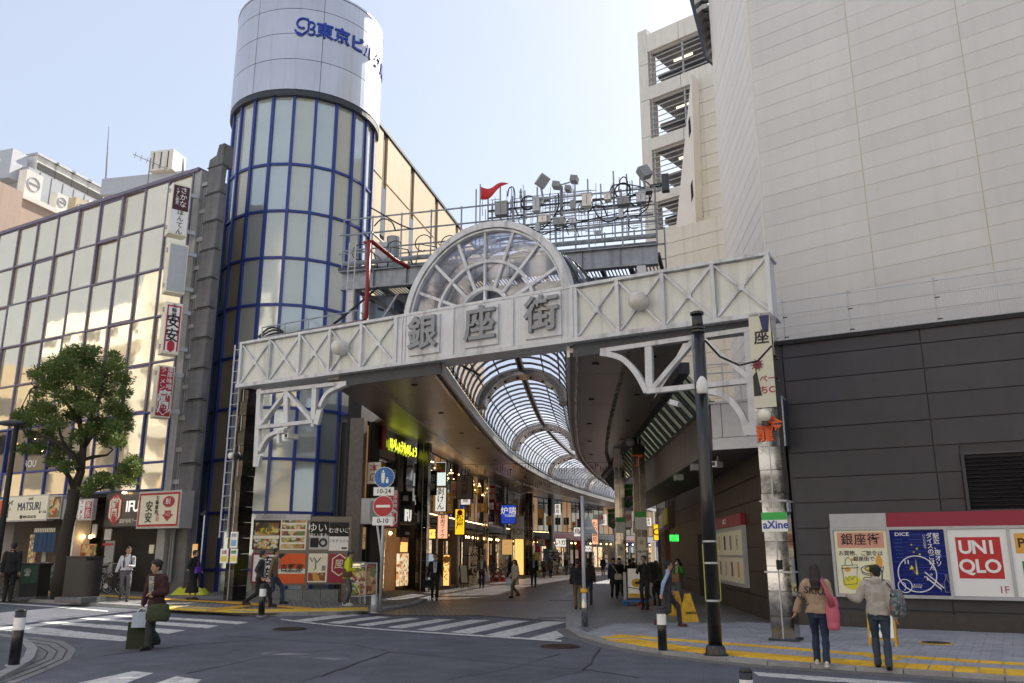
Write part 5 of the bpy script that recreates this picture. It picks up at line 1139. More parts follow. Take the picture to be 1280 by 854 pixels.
for j, (y0, wd_, hh, m, lab) in enumerate(((-2, 13, 20, CREAMTILE, 'cream balconied block closing the left end of the street'), (13, 12, 27, SIDEPANEL, 'tall white balconied block closing the left end of the street'), (27, 14, 17, BEIGE, 'low beige block closing the left end of the street'), (43, 16, 22, CREAMTILE, 'cream block with a roof tank at the left end of the street'))):
    ob = thing('street_building', lab, 'building', (-62, y0, 0), 0); bx('wall', m, ob, 0, wd_, 0, 12, 0, hh)
    ob.rotation_euler = (0, 0, R(90))
    for z in range(1, int(hh/3)):
        for i in range(int(wd_/3.2)): bx('window', PANE_D, ob, .7+i*3.2, 2.4+i*3.2, -.03, -.005, z*3+.6, z*3+2.1)
        if j % 2: bx('balcony', WHITE2, ob, .5, wd_-.5, -1.1, -.03, z*3-.3, z*3+.6)
# ================================================================ LEFT BUILDING GROUND FLOOR
def LK(x, y): return kz(x, y, LP, LH)     # z above camera datum; frame origin sits at z=.2
gf = lb
def lbx(name, m, x0, x1, y0, y1, d0=-.05, d1=.0, par=None):
    (k0, z0), (k1, z1) = LK(x0, y1), LK(x1, y0); return bx(name, m, par or lb, k0, k1, d0, d1, z0-.2, z1-.2), k0, k1, z0-.2, z1-.2
bx('shop_floor', mat('shop_floor_dark', (.06, .055, .05), .5), lb, -17.5, -.1, 0, 1.1, .0, .05)
bx('shop_ceiling', MBLACK, lb, -17.5, -.1, 0.1, 1.1, 3.35, 3.45); bx('shop_ceiling', MBLACK, lb, -17.5, -4.0, 1.1, 2.7, 3.35, 3.45)
bx('room_back', mat('dim_room_back', (.10, .075, .055), .7, var=.4, vscale=2), lb, -17.5, -4.7, 2.5, 2.6, .05, 3.35)
for k in (-.25, -5.15, -10.0, -14.2): bx('pier', LCONC if k > -1 else CREAMTILE, lb, k-.2, k+.2, -.02, .6, .05, 3.4)
# shop signs (each its own thing, fixed over the shops)
def sign(name, lab, x0, x1, y0, y1, m, fm=LGREY, dep=.28, P=LP, Hh=LH, zoff=.2, out=.05, group=None, fr=.05, cat='shop sign'):
    (k0, z0), (k1, z1) = kz(x0, (y0+y1)/2, P, Hh), kz(x1, (y0+y1)/2, P, Hh); xm = (x0+x1)/2; z0 = kz(xm, y1, P, Hh)[1]-zoff; z1 = kz(xm, y0, P, Hh)[1]-zoff
    t = thing(name, lab, cat, (P[0], P[1], zoff), Hh, group)
    bx('box', fm, t, k0, k1, -out-dep, -out, z0, z1); fc = bx('face', m, t, k0+fr, k1-fr, -out-dep-.012, -out-dep+.0, z0+fr, z1-fr)
    return t, fc, k0, k1, z0, z1, -out-dep-.018
t, fc, k0, k1, z0, z1, y = sign('shop_sign', 'orange sign box at the left frame edge beside the cream restaurant sign', -30, 13, 626, 654, ORANGE)
t, fc, k0, k1, z0, z1, y = sign('shop_sign', 'cream illuminated sign reading MATSURI over the restaurant behind the tree', 13.5, 71, 620, 652, SIGNC); w_ = k1-k0; h_ = z1-z0
txt('MATSURI', h_*.44, NAVY, fc, k0+w_*.60, y, z0+h_*.55, sx=.86); txt('sushi', h_*.16, GREY, fc, k0+w_*.62, y, z0+h_*.86); txt('☎ 044-233-6116', h_*.15, INK, fc, k0+w_*.6, y, z0+h_*.16); txt('あ・うん', h_*.12, INK, fc, k0+w_*.9, y, z0+h_*.33)
MB().tube([(k0+w_*.08, y, z0+h_*.78), (k0+w_*.13, y, z0+h_*.85), (k0+w_*.17, y, z0+h_*.7), (k0+w_*.23, y, z0+h_*.82), (k0+w_*.21, y, z0+h_*.66)], .018, 5).build('brush_mark', INK, fc); MB().tube([(k0+w_*.15, y, z0+h_*.7), (k0+w_*.155, y, z0+h_*.15), (k0+w_*.12, y, z0+h_*.2)], .016, 5).build('brush_mark', INK, fc); MB().ell((k0+w_*.19, y, z0+h_*.48), .03, .004, .05, 8, 5).build('red_mark', RED, fc)
t, fc, k0, k1, z0, z1, y = sign('shop_sign', 'small food picture panel between the cream sign and the tree trunk', 71.5, 87, 620, 649, FOOD)
t, fc, k0, k1, z0, z1, y = sign('shop_sign', 'small hanging sign half white half red with ramen lettering', 119, 137, 625, 651, SIGNW, out=.5, dep=.15); bx('red_half', RED, fc, (k0+k1)/2, k1-.05, y-.002, y+.004, z0+.06, z1-.06); txt(vtxt('家系'), .32, SIGNW, fc, k0+(k1-k0)*.73, y-.01, (z0+z1)/2); txt(vtxt('ラーメン'), .17, CRIMSON, fc, k0+(k1-k0)*.25, y-.004, (z0+z1)/2)
t, fc, k0, k1, z0, z1, y = sign('shop_sign', 'black sign with red hexagon crest and white letters IFU', 142, 190, 615, 660, BLACK, MBLACK); w_ = k1-k0; h_ = z1-z0; cxh, czh = k0+w_*.28, z0+h_*.52
def hexa(par, cx_, cz_, rx, rz, y, m, nm='hexagon', t_=.006): return MB().prism([(cx_, cz_+rz), (cx_+rx, cz_+rz*.55), (cx_+rx, cz_-rz*.55), (cx_, cz_-rz), (cx_-rx, cz_-rz*.55), (cx_-rx, cz_+rz*.55)], y-t_, y).build(nm, m, par)
hexa(fc, cxh, czh, w_*.17, h_*.45, y, RED); hexa(fc, cxh, czh, w_*.145, h_*.40, y-.007, SIGNC); hexa(fc, cxh, czh, w_*.10, h_*.41, y-.014, RED); txt(vtxt('廚風'), h_*.3, SIGNC, fc, cxh, y-.024, czh, bold=.02, line=.95); txt('IFU', h_*.42, SIGNLIT, fc, k0+w_*.73, y, z0+h_*.56, bold=.02); txt('濃厚味噌ラーメン', h_*.13, SIGNC, fc, k0+w_*.73, y, z0+h_*.17)
MB().ell((k0+w_*.55, y-.1, z0+h_*.95), .12, .06, .04, 10, 6).build('spot', WARM, fc)
t, fc, k0, k1, z0, z1, y = sign('shop_sign', 'cream sign with dark red border and an arrow pointing at the entrance', 190, 243, 615, 661, SIGNC, LGREY, dep=.5); w_ = k1-k0; h_ = z1-z0
for a in ((k0+.06, k1-.06, z1-.13, z1-.06), (k0+.06, k1-.06, z0+.06, z0+.13), (k0+.06, k0+.13, z0+.13, z1-.13), (k1-.13, k1-.06, z0+.13, z1-.13)): bx('border', RED, fc, a[0], a[1], y-.002, y+.004, a[2], a[3])
txt(vtxt('安安'), h_*.3, INK, fc, k0+w_*.28, y, z0+h_*.42, bold=.01); txt(vtxt('七輪焼肉'), h_*.13, INK, fc, k0+w_*.46, y, z0+h_*.62); txt(vtxt('入口'), h_*.12, RED, fc, k0+w_*.5, y, z0+h_*.3)
MB().ell((k0+w_*.73, y-.004, z0+h_*.7), w_*.14, .005, h_*.15, 18, 6).build('red_oval', RED, fc); txt('B1', h_*.2, SIGNW, fc, k0+w_*.73, y-.014, z0+h_*.7, bold=.02)
cz_ = z0+h_*.36; MB().prism([(k0+w_*.73, cz_-h_*.18), (k0+w_*.60, cz_), (k0+w_*.66, cz_), (k0+w_*.66, cz_+h_*.1), (k0+w_*.80, cz_+h_*.1), (k0+w_*.80, cz_), (k0+w_*.86, cz_)], y-.006, y).build('red_arrow', RED, fc); txt('入口', h_*.1, SIGNW, fc, k0+w_*.73, y-.012, cz_, ex=.003)
# ground floor details
for x0, x1, y0, y1, m, nm in ((23, 38, 668, 708, FOOD2, 'menu_poster'), (40, 50, 676, 712, LCONC, 'panel'), (52, 62, 690, 728, WOODM, 'door'), (80, 111, 680, 700, FOOD, 'picture_strip'), (84, 94, 670, 680, SIGNC, 'paper'), (104, 112, 655, 672, LGREY, 'fuse_box'), (117, 134, 676, 722, LCONC, 'notice_board'), (80, 112, 700, 712, WOODM, 'counter'), (190, 210, 678, 697, WOODM, 'wall_menu'), (176, 183, 681, 692, SIGNC, 'paper'), (229, 237, 680, 706, WARMWALL, 'lit_niche'), (120, 130, 661, 675, LGREY, 'meter_box'), (88, 108, 624, 650, GREY, 'air_conditioner'), (96, 118, 625, 648, LGREY, 'air_conditioner')):
    o, k0, k1, z0, z1 = lbx(nm, m, x0, x1, y0, y1, .3 if nm not in ('air_conditioner',) else -.35, .34 if nm not in ('air_conditioner',) else .0)
o, k0, k1, z0, z1 = lbx('red_title', RED, 119, 132, 679, 682, .28, .3)
for x, y in ((96, 671), (105, 671), (141, 656)): k, z = LK(x, y); MB().ell((k, .25, z-.2), .07, .07, .07, 10, 6).build('lamp_bulb', WARM, lb)
MB().box(-10.3, -6.9, 1.5, 1.6, .05, 2.4).build('inner_partition', WOODM, lb)
nr = thing('shop_curtain', 'dark blue cloth curtain hung across the sushi shop entrance', 'curtain', (LP[0], LP[1], .2), LH)
for i in range(5): k, z = LK(45+i*5.4, 664); bx('cloth', mat('noren_blue', (.02, .06, .13), .8), nr, k, k+.25, -.03, -.015, z-.95, z-.25)
k, z = LK(45, 664); bx('rod', WOODM, nr, k-.1, k+1.6, -.04, -.0, z-.26, z-.22)
b = MB()
for i in range(12): b.box(k+i*.11, k+i*.11+.05, -.06, -.045, z-.25, z-.1)
b.build('valance_tabs', SIGNC, nr)
# entrance recess panel
bx('dark_wall', MBLACK, lb, -4.7, -.5, .9, 1.0, .05, 3.35)
# vertical signs fixed to the right edge of the glass building
VS = [((207, 238, 222, 293), mat('maroon_print', (.07, .012, .02), .4), [('さかなや', .0, .22, SIGNW), ], 'tall cream sign box with maroon upper half, topmost on the glass building', True),
      ((203, 235, 296, 366), LGREY, [], 'blank grey sign box, second from the top on the glass building', False),
      ((200, 228, 370, 443), SIGNW, [('安安', .0, .42, INK)], 'white sign box with black brush letters and a red border on the glass building', False),
      ((191, 218, 449, 523), RED, [('廚風', -.1, .5, SIGNW)], 'red ramen sign box with white hexagon crest, lowest on the glass building', False)]
vp_ = Vector((-11.25, 28.4, 0)); 
for (x0, x1, y0, y1), fm, tx, lab, half in VS:
    fx = x0+(x1-x0)*.42
    Yd = 27.6; p = at((x0+x1)/2, y1, Yd); q = at((x0+x1)/2, y0, Yd); zc = Yd*_c+((p.z+q.z)/2-CAM_H)*_s; w1 = (x1-fx)*zc/F_PX*.92; hgt = q.z-p.z-.25; p = at(fx-10, y1-2, Yd)
    t = thing('projecting_sign', lab, 'sign', p, rotz=R(0), group='sign boxes on the glass building edge')
    # box seen at its right edge: printed face towards +x side, narrow cream edge towards the camera
    t.rotation_euler = (0, 0, R(38))
    W_ = w1*1.35; bx('box', SIGNC, t, 0, W_, 0, .45, 0, hgt)
    fc = bx('face', SIGNW if half else fm, t, .03, W_-.03, -.012, 0, .05, hgt-.05)
    if half: bx('upper_face', fm, fc, .04, W_-.04, -.018, -.0125, hgt*.48, hgt-.06); txt(vtxt('さかな'), .26, SIGNW, fc, W_*.62, -.024, hgt*.74); txt(vtxt('くずし割烹'), .13, SIGNW, fc, W_*.3, -.024, hgt*.75); txt(vtxt('ぼんてん'), .24, INK, fc, W_*.55, -.018, hgt*.25)
    if fm is SIGNW:
        for a in ((.04, .09, .1, hgt-.1), (W_-.09, W_-.04, .1, hgt-.1)): bx('border', RED, fc, a[0], a[1], -.018, -.0125, a[2], a[3])
        bx('border', RED, fc, .09, W_-.09, -.018, -.0125, hgt-.15, hgt-.1); txt(vtxt('安安'), .5, INK, fc, W_*.5, -.018, hgt*.48, bold=.015, sx=.9); txt(vtxt('七輪焼肉'), .17, INK, fc, W_*.5, -.018, hgt*.8); hexa(fc, W_*.5, hgt*.15, .12, .22, -.0125, RED)
    if fm is RED:
        txt(vtxt('濃厚味噌'), .2, SIGNW, fc, W_*.72, -.018, hgt*.76); txt(vtxt('ラーメン'), .2, SIGNW, fc, W_*.3, -.018, hgt*.74); hexa(fc, W_*.5, hgt*.29, W_*.42, hgt*.25, -.0125, SIGNW); hexa(fc, W_*.5, hgt*.29, W_*.37, hgt*.23, -.019, RED); txt(vtxt('廚風'), .42, SIGNW, fc, W_*.5, -.03, hgt*.29, bold=.02, line=.9)
    for z in (.2, hgt-.3): bx('bracket', LGREY, t, -.05, W_+.35, .18, .26, z, z+.14)
# ================================================================ ROOFTOPS AT THE LEFT
RP0 = tuple(at(36, 207, 47).xy)
rt = thing('rooftop_plant_room', 'pale grey rooftop plant room with four vents behind the glass building', 'building', (RP0[0], RP0[1], 0), 18)
zt_ = kz(36, 208, RP0, 18)[1]; L2_ = kz(125, 252, RP0, 18)[0]
bx('wall', mat('plant_wall', (.40, .42, .45), .6, var=.08), rt, 0, L2_, 0, 5, 8, zt_)
for i in range(7): bx('wall_seam', GREY, rt, L2_*i/6.5, L2_*i/6.5+.03, -.02, -.001, 8, zt_)
for i in range(4):
    k = L2_*(.13+i*.235); vt = bx('roof_vent', CREAMTILE, rt, k, k+1.5, .3, 1.8, zt_, zt_+1.15); bx('louvre', MBLACK, vt, k+.1, k+1.4, .27, .299, zt_+.25, zt_+.7); bx('vent_cap', LGREY, vt, k-.08, k+1.58, .2, 1.9, zt_+1.155, zt_+1.3)
bx('tank', LGREY, rt, -.8, .3, .5, 1.6, zt_-1, zt_+.9)
RP1 = tuple(at(0, 228, 44).xy); z1_ = kz(0, 229, RP1, 18)[1]
r2 = thing('pink_rooftop_wall', 'pinkish rendered rooftop wall with air conditioning units on its ledge', 'building', (RP1[0], RP1[1], 0), 18)
bx('wall', PINKC, r2, -6, 9, 0, 3, 6, z1_-.3); bx('ledge', CREAMTILE, r2, -6, 9, -.15, .3, z1_-.3, z1_); bx('overhang', PINKC, r2, -6, .9, -.8, 0, z1_-3.2, z1_-.3)
for i, (k, s) in enumerate(((-1.2, 1.0), (1.6, 1.15), (3.9, .8), (5.3, 1.0), (6.3, 1.15), (7.6, 1.0))):
    ac = thing('air_conditioner', ['white air conditioner at the far left of the rooftop ledge', 'cream air conditioner with a round fan on the rooftop ledge', 'small low air conditioner in the middle of the rooftop ledge', 'brownish air conditioner on the rooftop ledge', 'tall cream air conditioner, second from the right on the rooftop ledge', 'cream air conditioner at the right end of the rooftop ledge'][i], 'air conditioner', tuple((Vector((RP1[0], RP1[1], z1_))+hd(18)*k)), 18, 'air conditioners on the rooftop ledge')
    m = BEIGE if i == 3 else CREAMTILE; bx('casing', m, ac, 0, s, 0, .6, 0, 1.4*s); MB().torus((s*.5, -.01, .75*s), .36*s, .03, n=18).build('fan_guard', LGREY, ac)
    MB().cbox((s*.5, -.02, .75*s), (.6*s, .02, .07)).build('fan_blade', GREY, ac)
t = thing('roof_duct', 'silver roof duct and grey cabinet on top of the glass building', 'duct', at(125, 244, 40), rotz=R(-12))
bx('duct', LGREY, t, 0, 5.5, 0, .8, 0, .9); bx('cabinet', CREAMTILE, t, 2.9, 4.2, -.3, .8, .9, 2.0); 
for k in (3.1, 3.5, 3.9): bx('slot', DSTEEL, t, k, k+.05, -.32, -.301, 1.0, 1.9)
for (x, y0, y1, Yd), lab in (((131, 245, 158, 41), 'tall thin whip antenna above the glass building'), ((228, 222, 198, 30), 'short lightning rod beside the top sign box')):
    a, b_ = at(x, y0, Yd), at(x+(5 if y0 == 245 else 1), y1, Yd); t = thing('antenna', lab, 'antenna', a); MB().tube([(0, 0, 0), tuple((b_-a)*.5), tuple(b_-a)], [.05, .04, .015], 6).build('rod', GREY, t)
a = at(184, 235, 38); t = thing('tv_antenna', 'small rooftop television aerial with cross rods', 'antenna', a, rotz=R(30)); MB().tube([(0, 0, 0), (0, 0, 1.6)], .03, 6).build('mast', GREY, t); MB().tube([(-.8, 0, 1.6), (.8, 0, 1.2)], .02, 5).build('boom', GREY, t)
for i in range(6): MB().tube([(-.7+i*.28, -.35, 1.57-i*.07), (-.7+i*.28, .35, 1.57-i*.07)], .012, 4).build('element', GREY, t)
# ================================================================ ARCADE SHOPS ON THE LEFT
SL = [(-5.35, 29.6), (-4.0, 37.0), (-2.95, 45.5), (-1.75, 54.6), (-.6, 61.5), (1.0, 69.2), (3.4, 74.5), (6.6, 81), (10.5, 88), (16, 97)]
SHOPN = [('dark fronted ramen shop with a glowing yellow sign window beside the blue tower', MBLACK), ('narrow grill restaurant with strings of warm bulbs', WOODM), ('bare timber fronted eatery behind the navy sign', DARKBROWN),
         ('white fronted clothes shop with a warm lit ground floor', LCONC), ('brown shop with a small green plaque', WOODM), ('dark shop with red lanterns under the eaves', MBLACK), ('shop with a red canopy and orange upright sign', CRIMSON), ('distant pale shop near the arcade end', LCONC), ('last shop at the far end of the arcade bend', CREAMTILE)]
SH = []; SBL = mat('crate_blue', (.02, .06, .2), .6)
for i, ((x0, y0), (x1, y1)) in enumerate(zip(SL, SL[1:])):
    h = math.degrees(math.atan2(x1-x0, y1-y0)); Ln = math.hypot(x1-x0, y1-y0); lab, m = SHOPN[i]
    s = thing('arcade_shop', lab, 'shop', (x0, y0, .015), h); SH.append((s, (x0, y0), h, Ln)); rnd = random.Random(i+20)
    zf = 2.75 if i else 2.62
    DP_ = 4 if i else .5
    for k in (0.0, Ln-.35): bx('pier', m if k else mat('stone_pier', (.12, .10, .09), .4, var=.3, grime=.2), s, k+.01, k+.34, -.12, .4, 0, 6.25)
    bx('floor', mat('shop_floor_tile', (.16, .13, .10), .4), s, .34, Ln-.35, 0, DP_, .0, .05)
    bx('back_wall', WARMWALL if i in (1, 3, 5, 6) else mat('shop_back_glow_%d' % (i % 3), [(.14, .09, .05), (.2, .14, .08), (.1, .07, .05)][i % 3], .7, var=.4, vscale=2, emit=(1, .5, .2), es=.05), s, .34, Ln-.35, DP_-.1, DP_, .05, zf)  # back walls glow warm in place of shop lighting
    bx('party_wall', m, s, .0, .1, .4, DP_, 0, 6.25); bx('upper_floor', DARKBROWN, s, .34, Ln-.35, .1, DP_, zf, zf+.25)
    bx('fascia', m, s, .35, Ln-.36, -.05, .1, zf+.001, zf+.62)
    nw = max(2, int(Ln/2.2))
    for q in range(nw):
        a = .36+(Ln-.72)*q/nw; b_ = .36+(Ln-.72)*(q+1)/nw
        f = bx('window_frame', DSTEEL, s, a, b_, .06, .12, zf+.63, 6.2); bx('glass', PANE_D if (q*7+i*3) % 5 else mat('dim_warm_window', (.25, .16, .08), .3, var=.4, vscale=2, emit=(1, .5, .18), es=.10), f, a+.07, b_-.07, .03, .058, zf+.7, 6.1)
        bx('window_mullion', DSTEEL, f, (a+b_)/2-.03, (a+b_)/2+.03, .0, .029, zf+.7, 6.1)
    for q in range(int(Ln/1.3)):                                    # things inside the shop front
        a = .5+q*1.3; r = rnd.random()
        if r < .35: bx('glass_screen', LITMENU, s, a, a+.9, .3, .34, .3, 2.2)
        elif r < .6: bx('counter', WOODM, s, a, a+1.1, .2, .45, .05, 1.05); 
        elif r < .8: bx('poster', FOOD2, s, a, a+.7, .1, .13, .7, 1.9)
        o = MB().ell((a+.4, .1+rnd.random()*.3, zf-.25), .07, .07, .07, 8, 5).build('lamp_bulb', WARM, s)
    for q in range(int(Ln*1.1)):                                    # goods, crates, rails and small notices along the shop front
        a = .4+rnd.random()*(Ln-1.3); r = rnd.random(); dd = rnd.uniform(-.55, .1)
        if r < .25: bx('crate', rnd.choice([WOODM, GREY, SBL, MBLACK]), s, a, a+rnd.uniform(.3, .6), dd, dd+.35, .0, rnd.uniform(.25, .8))
        elif r < .5: bx('notice', rnd.choice([SIGNC, RED, YEL, SIGNW, LEAFLET]), s, a, a+rnd.uniform(.2, .45), -.07, -.052, 1.0+rnd.random(), 2.2+rnd.random()*.3)
        elif r < .7: o = bx('shelf_unit', WOODM, s, a, a+.8, .12, .3, .05, 1.7); [bx('goods_row', rnd.choice([FOOD, FOOD2, LEAFLET]), o, a+.04, a+.76, .08, .119, .25+w3*.45, .55+w3*.45) for w3 in range(3)]
        else: bx('door_post', DSTEEL, s, a, a+.07, -.0, .1, .02, zf)
    bx('awning', rnd.choice([MBLACK, CRIMSON, WOODM, DSTEEL]), s, .6+rnd.random(), Ln*.6, -.75, -.1, zf+.05, zf+.13)
    for q in range(int(Ln/1.9)):
        a = .5+q*1.9; hh_ = rnd.uniform(.5, 1.1); m_ = rnd.choice([SIGNLIT, SIGNC, RED, YELLOWP, MBLACK, LGREY]); z_ = zf+.7+rnd.random()*1.6
        o = bx('blade_sign', m_, s, a, a+.12, -.62, -.14, z_, z_+hh_); rt_ = lk('lettering', txtmesh(vtxt(rnd.choice(['酒場', '本店', '食堂', '鮨', '薬局', '眼鏡', '焼鳥', '珈琲'])), min(.38, hh_*.42), RED if m_ in (SIGNLIT, SIGNC, LGREY) else SIGNW, .003, .01), o, (a-.006, -.38, z_+hh_/2)); rt_.rotation_euler = (0, 0, R(-90))
    b = MB(); [b.box(.4+j*.28, .4+j*.28+.035, -.09, -.055, zf+.56, zf+.6) for j in range(int((Ln-.8)/.28))] if i in (1, 2, 4, 5) else b.box(.4, Ln-.4, -.07, -.051, zf+.57, zf+.6)
    tag(b.build('bulb_string' if i in (1, 2, 4, 5) else 'fascia_trim', WARM if i in (1, 2, 4, 5) else LGREY, s), kind='stuff' if i in (1, 2, 4, 5) else None)
    if i in (1, 2): b = MB(); [b.box(.6+j*.35, .6+j*.35+.05, -.3, -.25, 5.3+.3*math.sin(j), 5.35+.3*math.sin(j)) for j in range(int(Ln/.35)-3)]; tag(b.build('bulb_string', WARM, s), kind='stuff')
    bx('wall_above', m, s, 0, Ln, .0, DP_, 6.25, 7.2)
dwall = thing('dark_annex', 'dark ribbed wall with pipes filling the gap beside the blue tower', 'wall', (-6.35, 30.6, 0), 95)
bx('wall', MBLACK, dwall, 0, 1.35, 0, 2, 0, 6.25); 
for i in range(6): bx('rib', DSTEEL, dwall, .1+i*.22, .14+i*.22, -.05, 0, 0, 6.2)
p, w_, h_ = rect_at(448, 470, 623, 655, 29.6); ac = thing('outdoor_unit', 'pale metal box unit on the dark wall beside the no entry sign', 'air conditioner', p, rotz=R(-5)); bx('casing', LGREY, ac, -w_/2, w_/2, 0, .45, 0, h_); bx('side_grille', GREY, ac, w_/2-.22, w_/2-.03, -.01, 0, .1, h_-.1)
MB().tube([(-w_/2, .2, h_*.75), (-w_/2-.25, .2, h_*.75), (-w_/2-.3, .2, h_*.5), (-w_/2-.3, .2, -2.4)], .06, 8).build('pipe', LGREY, ac)
# neon sign window and shop lettering on the first shop
S0, P0_, H0, L0 = SH[0]
def SK(i, x, y): s, P, h, L = SH[i]; k, z = kz(x, y, P, h); return k, z-.015
def sbx(i, nm, m, x0, x1, y0, y1, d0=-.1, d1=-.052, par=None):
    xm = (x0+x1)/2; k0, k1 = SK(i, x0, y0)[0], SK(i, x1, y0)[0]; z0, z1 = SK(i, xm, y1)[1], SK(i, xm, y0)[1]; return bx(nm, m, par or SH[i][0], k0, k1, d0, d1, z0, z1), k0, k1, z0, z1
ns = thing('neon_sign', 'bright yellow lit lettering across the upper window of the first arcade shop', 'neon sign', (P0_[0], P0_[1], 0), H0)
YN = glow('neon_yellow', (.85, .95, .05), .9)
k0, k1 = SK(0, 477, 560)[0], SK(0, 511, 560)[0]; z0 = SK(0, 494, 575)[1]; z1 = SK(0, 494, 550)[1]
txt('Kいしょうものしょう', (z1-z0)*.6, YN, ns, (k0+k1)/2+.3, -.25, (z0+z1)/2+.1, bold=.03, sx=(k1-k0)/((z1-z0)*.6*9.2)); bx('red_plaque', RED, ns, k0-.45, k0-.05, -.2, -.12, z0+.2, z1+.5)
for j, c in enumerate((mat('pink_print', (.6, .1, .3), .5), YEL, ORG)): bx('window_leaflet', c, ns, k0-.4, k0+.3, -.13, -.12, z0-1.3+j*.38, z0-1.0+j*.38)
bx('glass_pane', PANE_D, ns, k0-.5, k1+.9, -.1, -.09, z0-1.6, z1+.7)
o, k0, k1, z0, z1 = sbx(0, 'sign_board', MBLACK, 495, 513, 625, 672, -.2, -.055); txt('IFU', (z1-z0)*.42, SIGNLIT, o, (k0+k1)/2, -.21, (z0+z1)/2+.1, bold=.03, ex=.02); txt('濃厚味噌', .14, SIGNC, o, (k0+k1)/2, -.21, z0+.15)
nr = thing('ramen_curtain', 'cream cloth curtains with brush lettering at the ramen shop entrance', 'curtain', (P0_[0], P0_[1], 0), H0)
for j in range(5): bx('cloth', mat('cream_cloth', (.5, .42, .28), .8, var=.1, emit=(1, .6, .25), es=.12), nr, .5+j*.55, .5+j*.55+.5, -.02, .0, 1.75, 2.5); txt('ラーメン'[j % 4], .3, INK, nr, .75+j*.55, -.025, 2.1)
o, k0, k1, z0, z1 = sbx(0, 'menu_case', LITMENU, 496, 508, 692, 732, -.1, -.0); o, k0, k1, z0, z1 = sbx(0, 'ramen_picture', ORANGEW, 499, 506, 678, 690, -.12, -.05)
# projecting signs hung over the arcade, facing the street
def psign(lab, rect, Yd, face, text=None, tm=INK, size=.3, fm=MBLACK, name='hanging_sign', extra=None, dep=.18, bold=.01, horiz=False, sx=1):
    p, w_, h_ = rect_at(*rect, Yd); t = thing(name, lab, 'sign', p, rotz=R(-8)); bx('box', fm, t, -w_/2, w_/2, 0, dep, 0, h_); fc = bx('face', face, t, -w_/2+.03, w_/2-.03, -.012, 0, .03, h_-.03)
    if text: txt(text if horiz else vtxt(text), size, tm, fc, 0, -.018, h_/2, bold=bold, line=.95, ex=.003, sx=sx)
    bx('bracket', DSTEEL, t, -w_/2-.4, -w_/2, .05, .09, h_*.8, h_*.8+.04); return t, fc, w_, h_
t, fc, w_, h_ = psign('red upright ramen sign with a white hexagon crest behind the round traffic signs', (481, 498, 613, 660), 29.2, RED); txt(vtxt('濃厚味噌'), .15, SIGNW, fc, w_*.22, -.018, h_*.76); txt(vtxt('ラーメン'), .15, SIGNW, fc, -w_*.22, -.018, h_*.74); hexa(fc, 0, h_*.28, w_*.4, h_*.25, -.012, SIGNW); hexa(fc, 0, h_*.28, w_*.34, h_*.22, -.019, RED); txt(vtxt('廚風'), .27, SIGNW, fc, 0, -.03, h_*.28, bold=.02, line=.9)
LITP = mat('lit_panel_pale', (.7, .75, .7), .4, var=0, emit=(.8, .95, .9), es=.45)
t, fc, w_, h_ = psign('white lit sign with one black brush word, hanging highest over the shops', (543, 558, 577, 608), 38, LITP); bx('dark_picture', FOOD, fc, -w_/2+.04, w_/2-.04, -.018, -.0125, h_*.55, h_-.05)
psign('white lit upright sign with black brush lettering below the highest sign', (543, 558, 609, 640), 38, SIGNLIT, '剥けん', INK, .34)
psign('grey upright sign with three black characters over the bulb strings', (570, 591, 594, 624), 41, mat('grey_sign_face', (.22, .21, .20), .6), '肉力屋', INK, .34)
t, fc, w_, h_ = psign('orange pink lit upright sign for grilled meat beside black letters', (546, 560, 643, 674), 37, mat('peach_lit', (.8, .45, .3), .4, var=0, emit=(1, .5, .3), es=.5), '焼肉ライク', INK, .21)
t, fc, w_, h_ = psign('yellow upright lit sign with red round crest', (568, 581, 636, 669), 39.5, mat('yellow_lit', (.85, .5, .02), .4, var=0, emit=(1, .6, .02), es=.55), '松屋', INK, .36); MB().ell((0, -.02, h_*.85), .13, .01, .13, 14, 6).build('red_crest', RED, fc)
t, fc, w_, h_ = psign('deep blue square sign with white brush letters in mid arcade', (626, 645, 631, 655), 54, mat('deep_blue_lit', (.01, .04, .30), .4, var=0, emit=(.02, .08, .6), es=.3), None); txt('炉端', .5, SIGNLIT, fc, 0, -.018, h_*.66); txt('TOBARI', .2, SIGNLIT, fc, .1, -.018, h_*.42); txt('2F 3F', .14, SIGNW, fc, 0, -.018, h_*.2)
psign('small yellow lit plate low over the grill restaurant door', (533, 545, 661, 674), 38.5, mat('amber_lit', (.9, .6, .2), .4, var=0, emit=(1, .55, .1), es=.8), 'ライク', INK, .2, horiz=True)
psign('orange pink lit upright sign far along the arcade', (740, 748, 649, 681), 68, mat('peach_lit', (.8, .45, .3)), 'もつ鍋処', CRIMSON, .42)
psign('small white sign with red circle far along the arcade', (717, 726, 659, 671), 66, SIGNLIT, '鳥', RED, .5)
psign('cream lit plate under the far upright sign', (730, 740, 682, 690), 68, SIGNLIT, 'もん', RED, .35, horiz=True)
t, fc, w_, h_ = psign('white shop board with large grey letters MION beside the blue sign', (638, 656, 645, 674), 57, SIGNW, None, dep=.1); txt('MION', .62, GREY, fc, 0, -.018, h_*.3, sx=.7)
psign('white board with dark brush strokes over a distant shop', (694, 708, 673, 684), 68, SIGNLIT, 'いか', INK, .5, horiz=True)
psign('small green plaque glowing faintly over the brown shop', (672, 680, 675, 683), 62, mat('teal_plaque', (.05, .25, .18), .5), '茶', SIGNC, .4, fm=LGREY)
psign('grey white banner with brush strokes in front of a distant shop', (684, 698, 687, 707), 65, SIGNC, '湊', INK, .9)
psign('tall yellow banner standing beside the distant shop door', (668, 674, 690, 718), 62, YEL)
psign('pale blue cloth hanging by the distant shop door', (679, 686, 686, 705), 64, mat('pale_blue_cloth', (.1, .2, .35), .7))
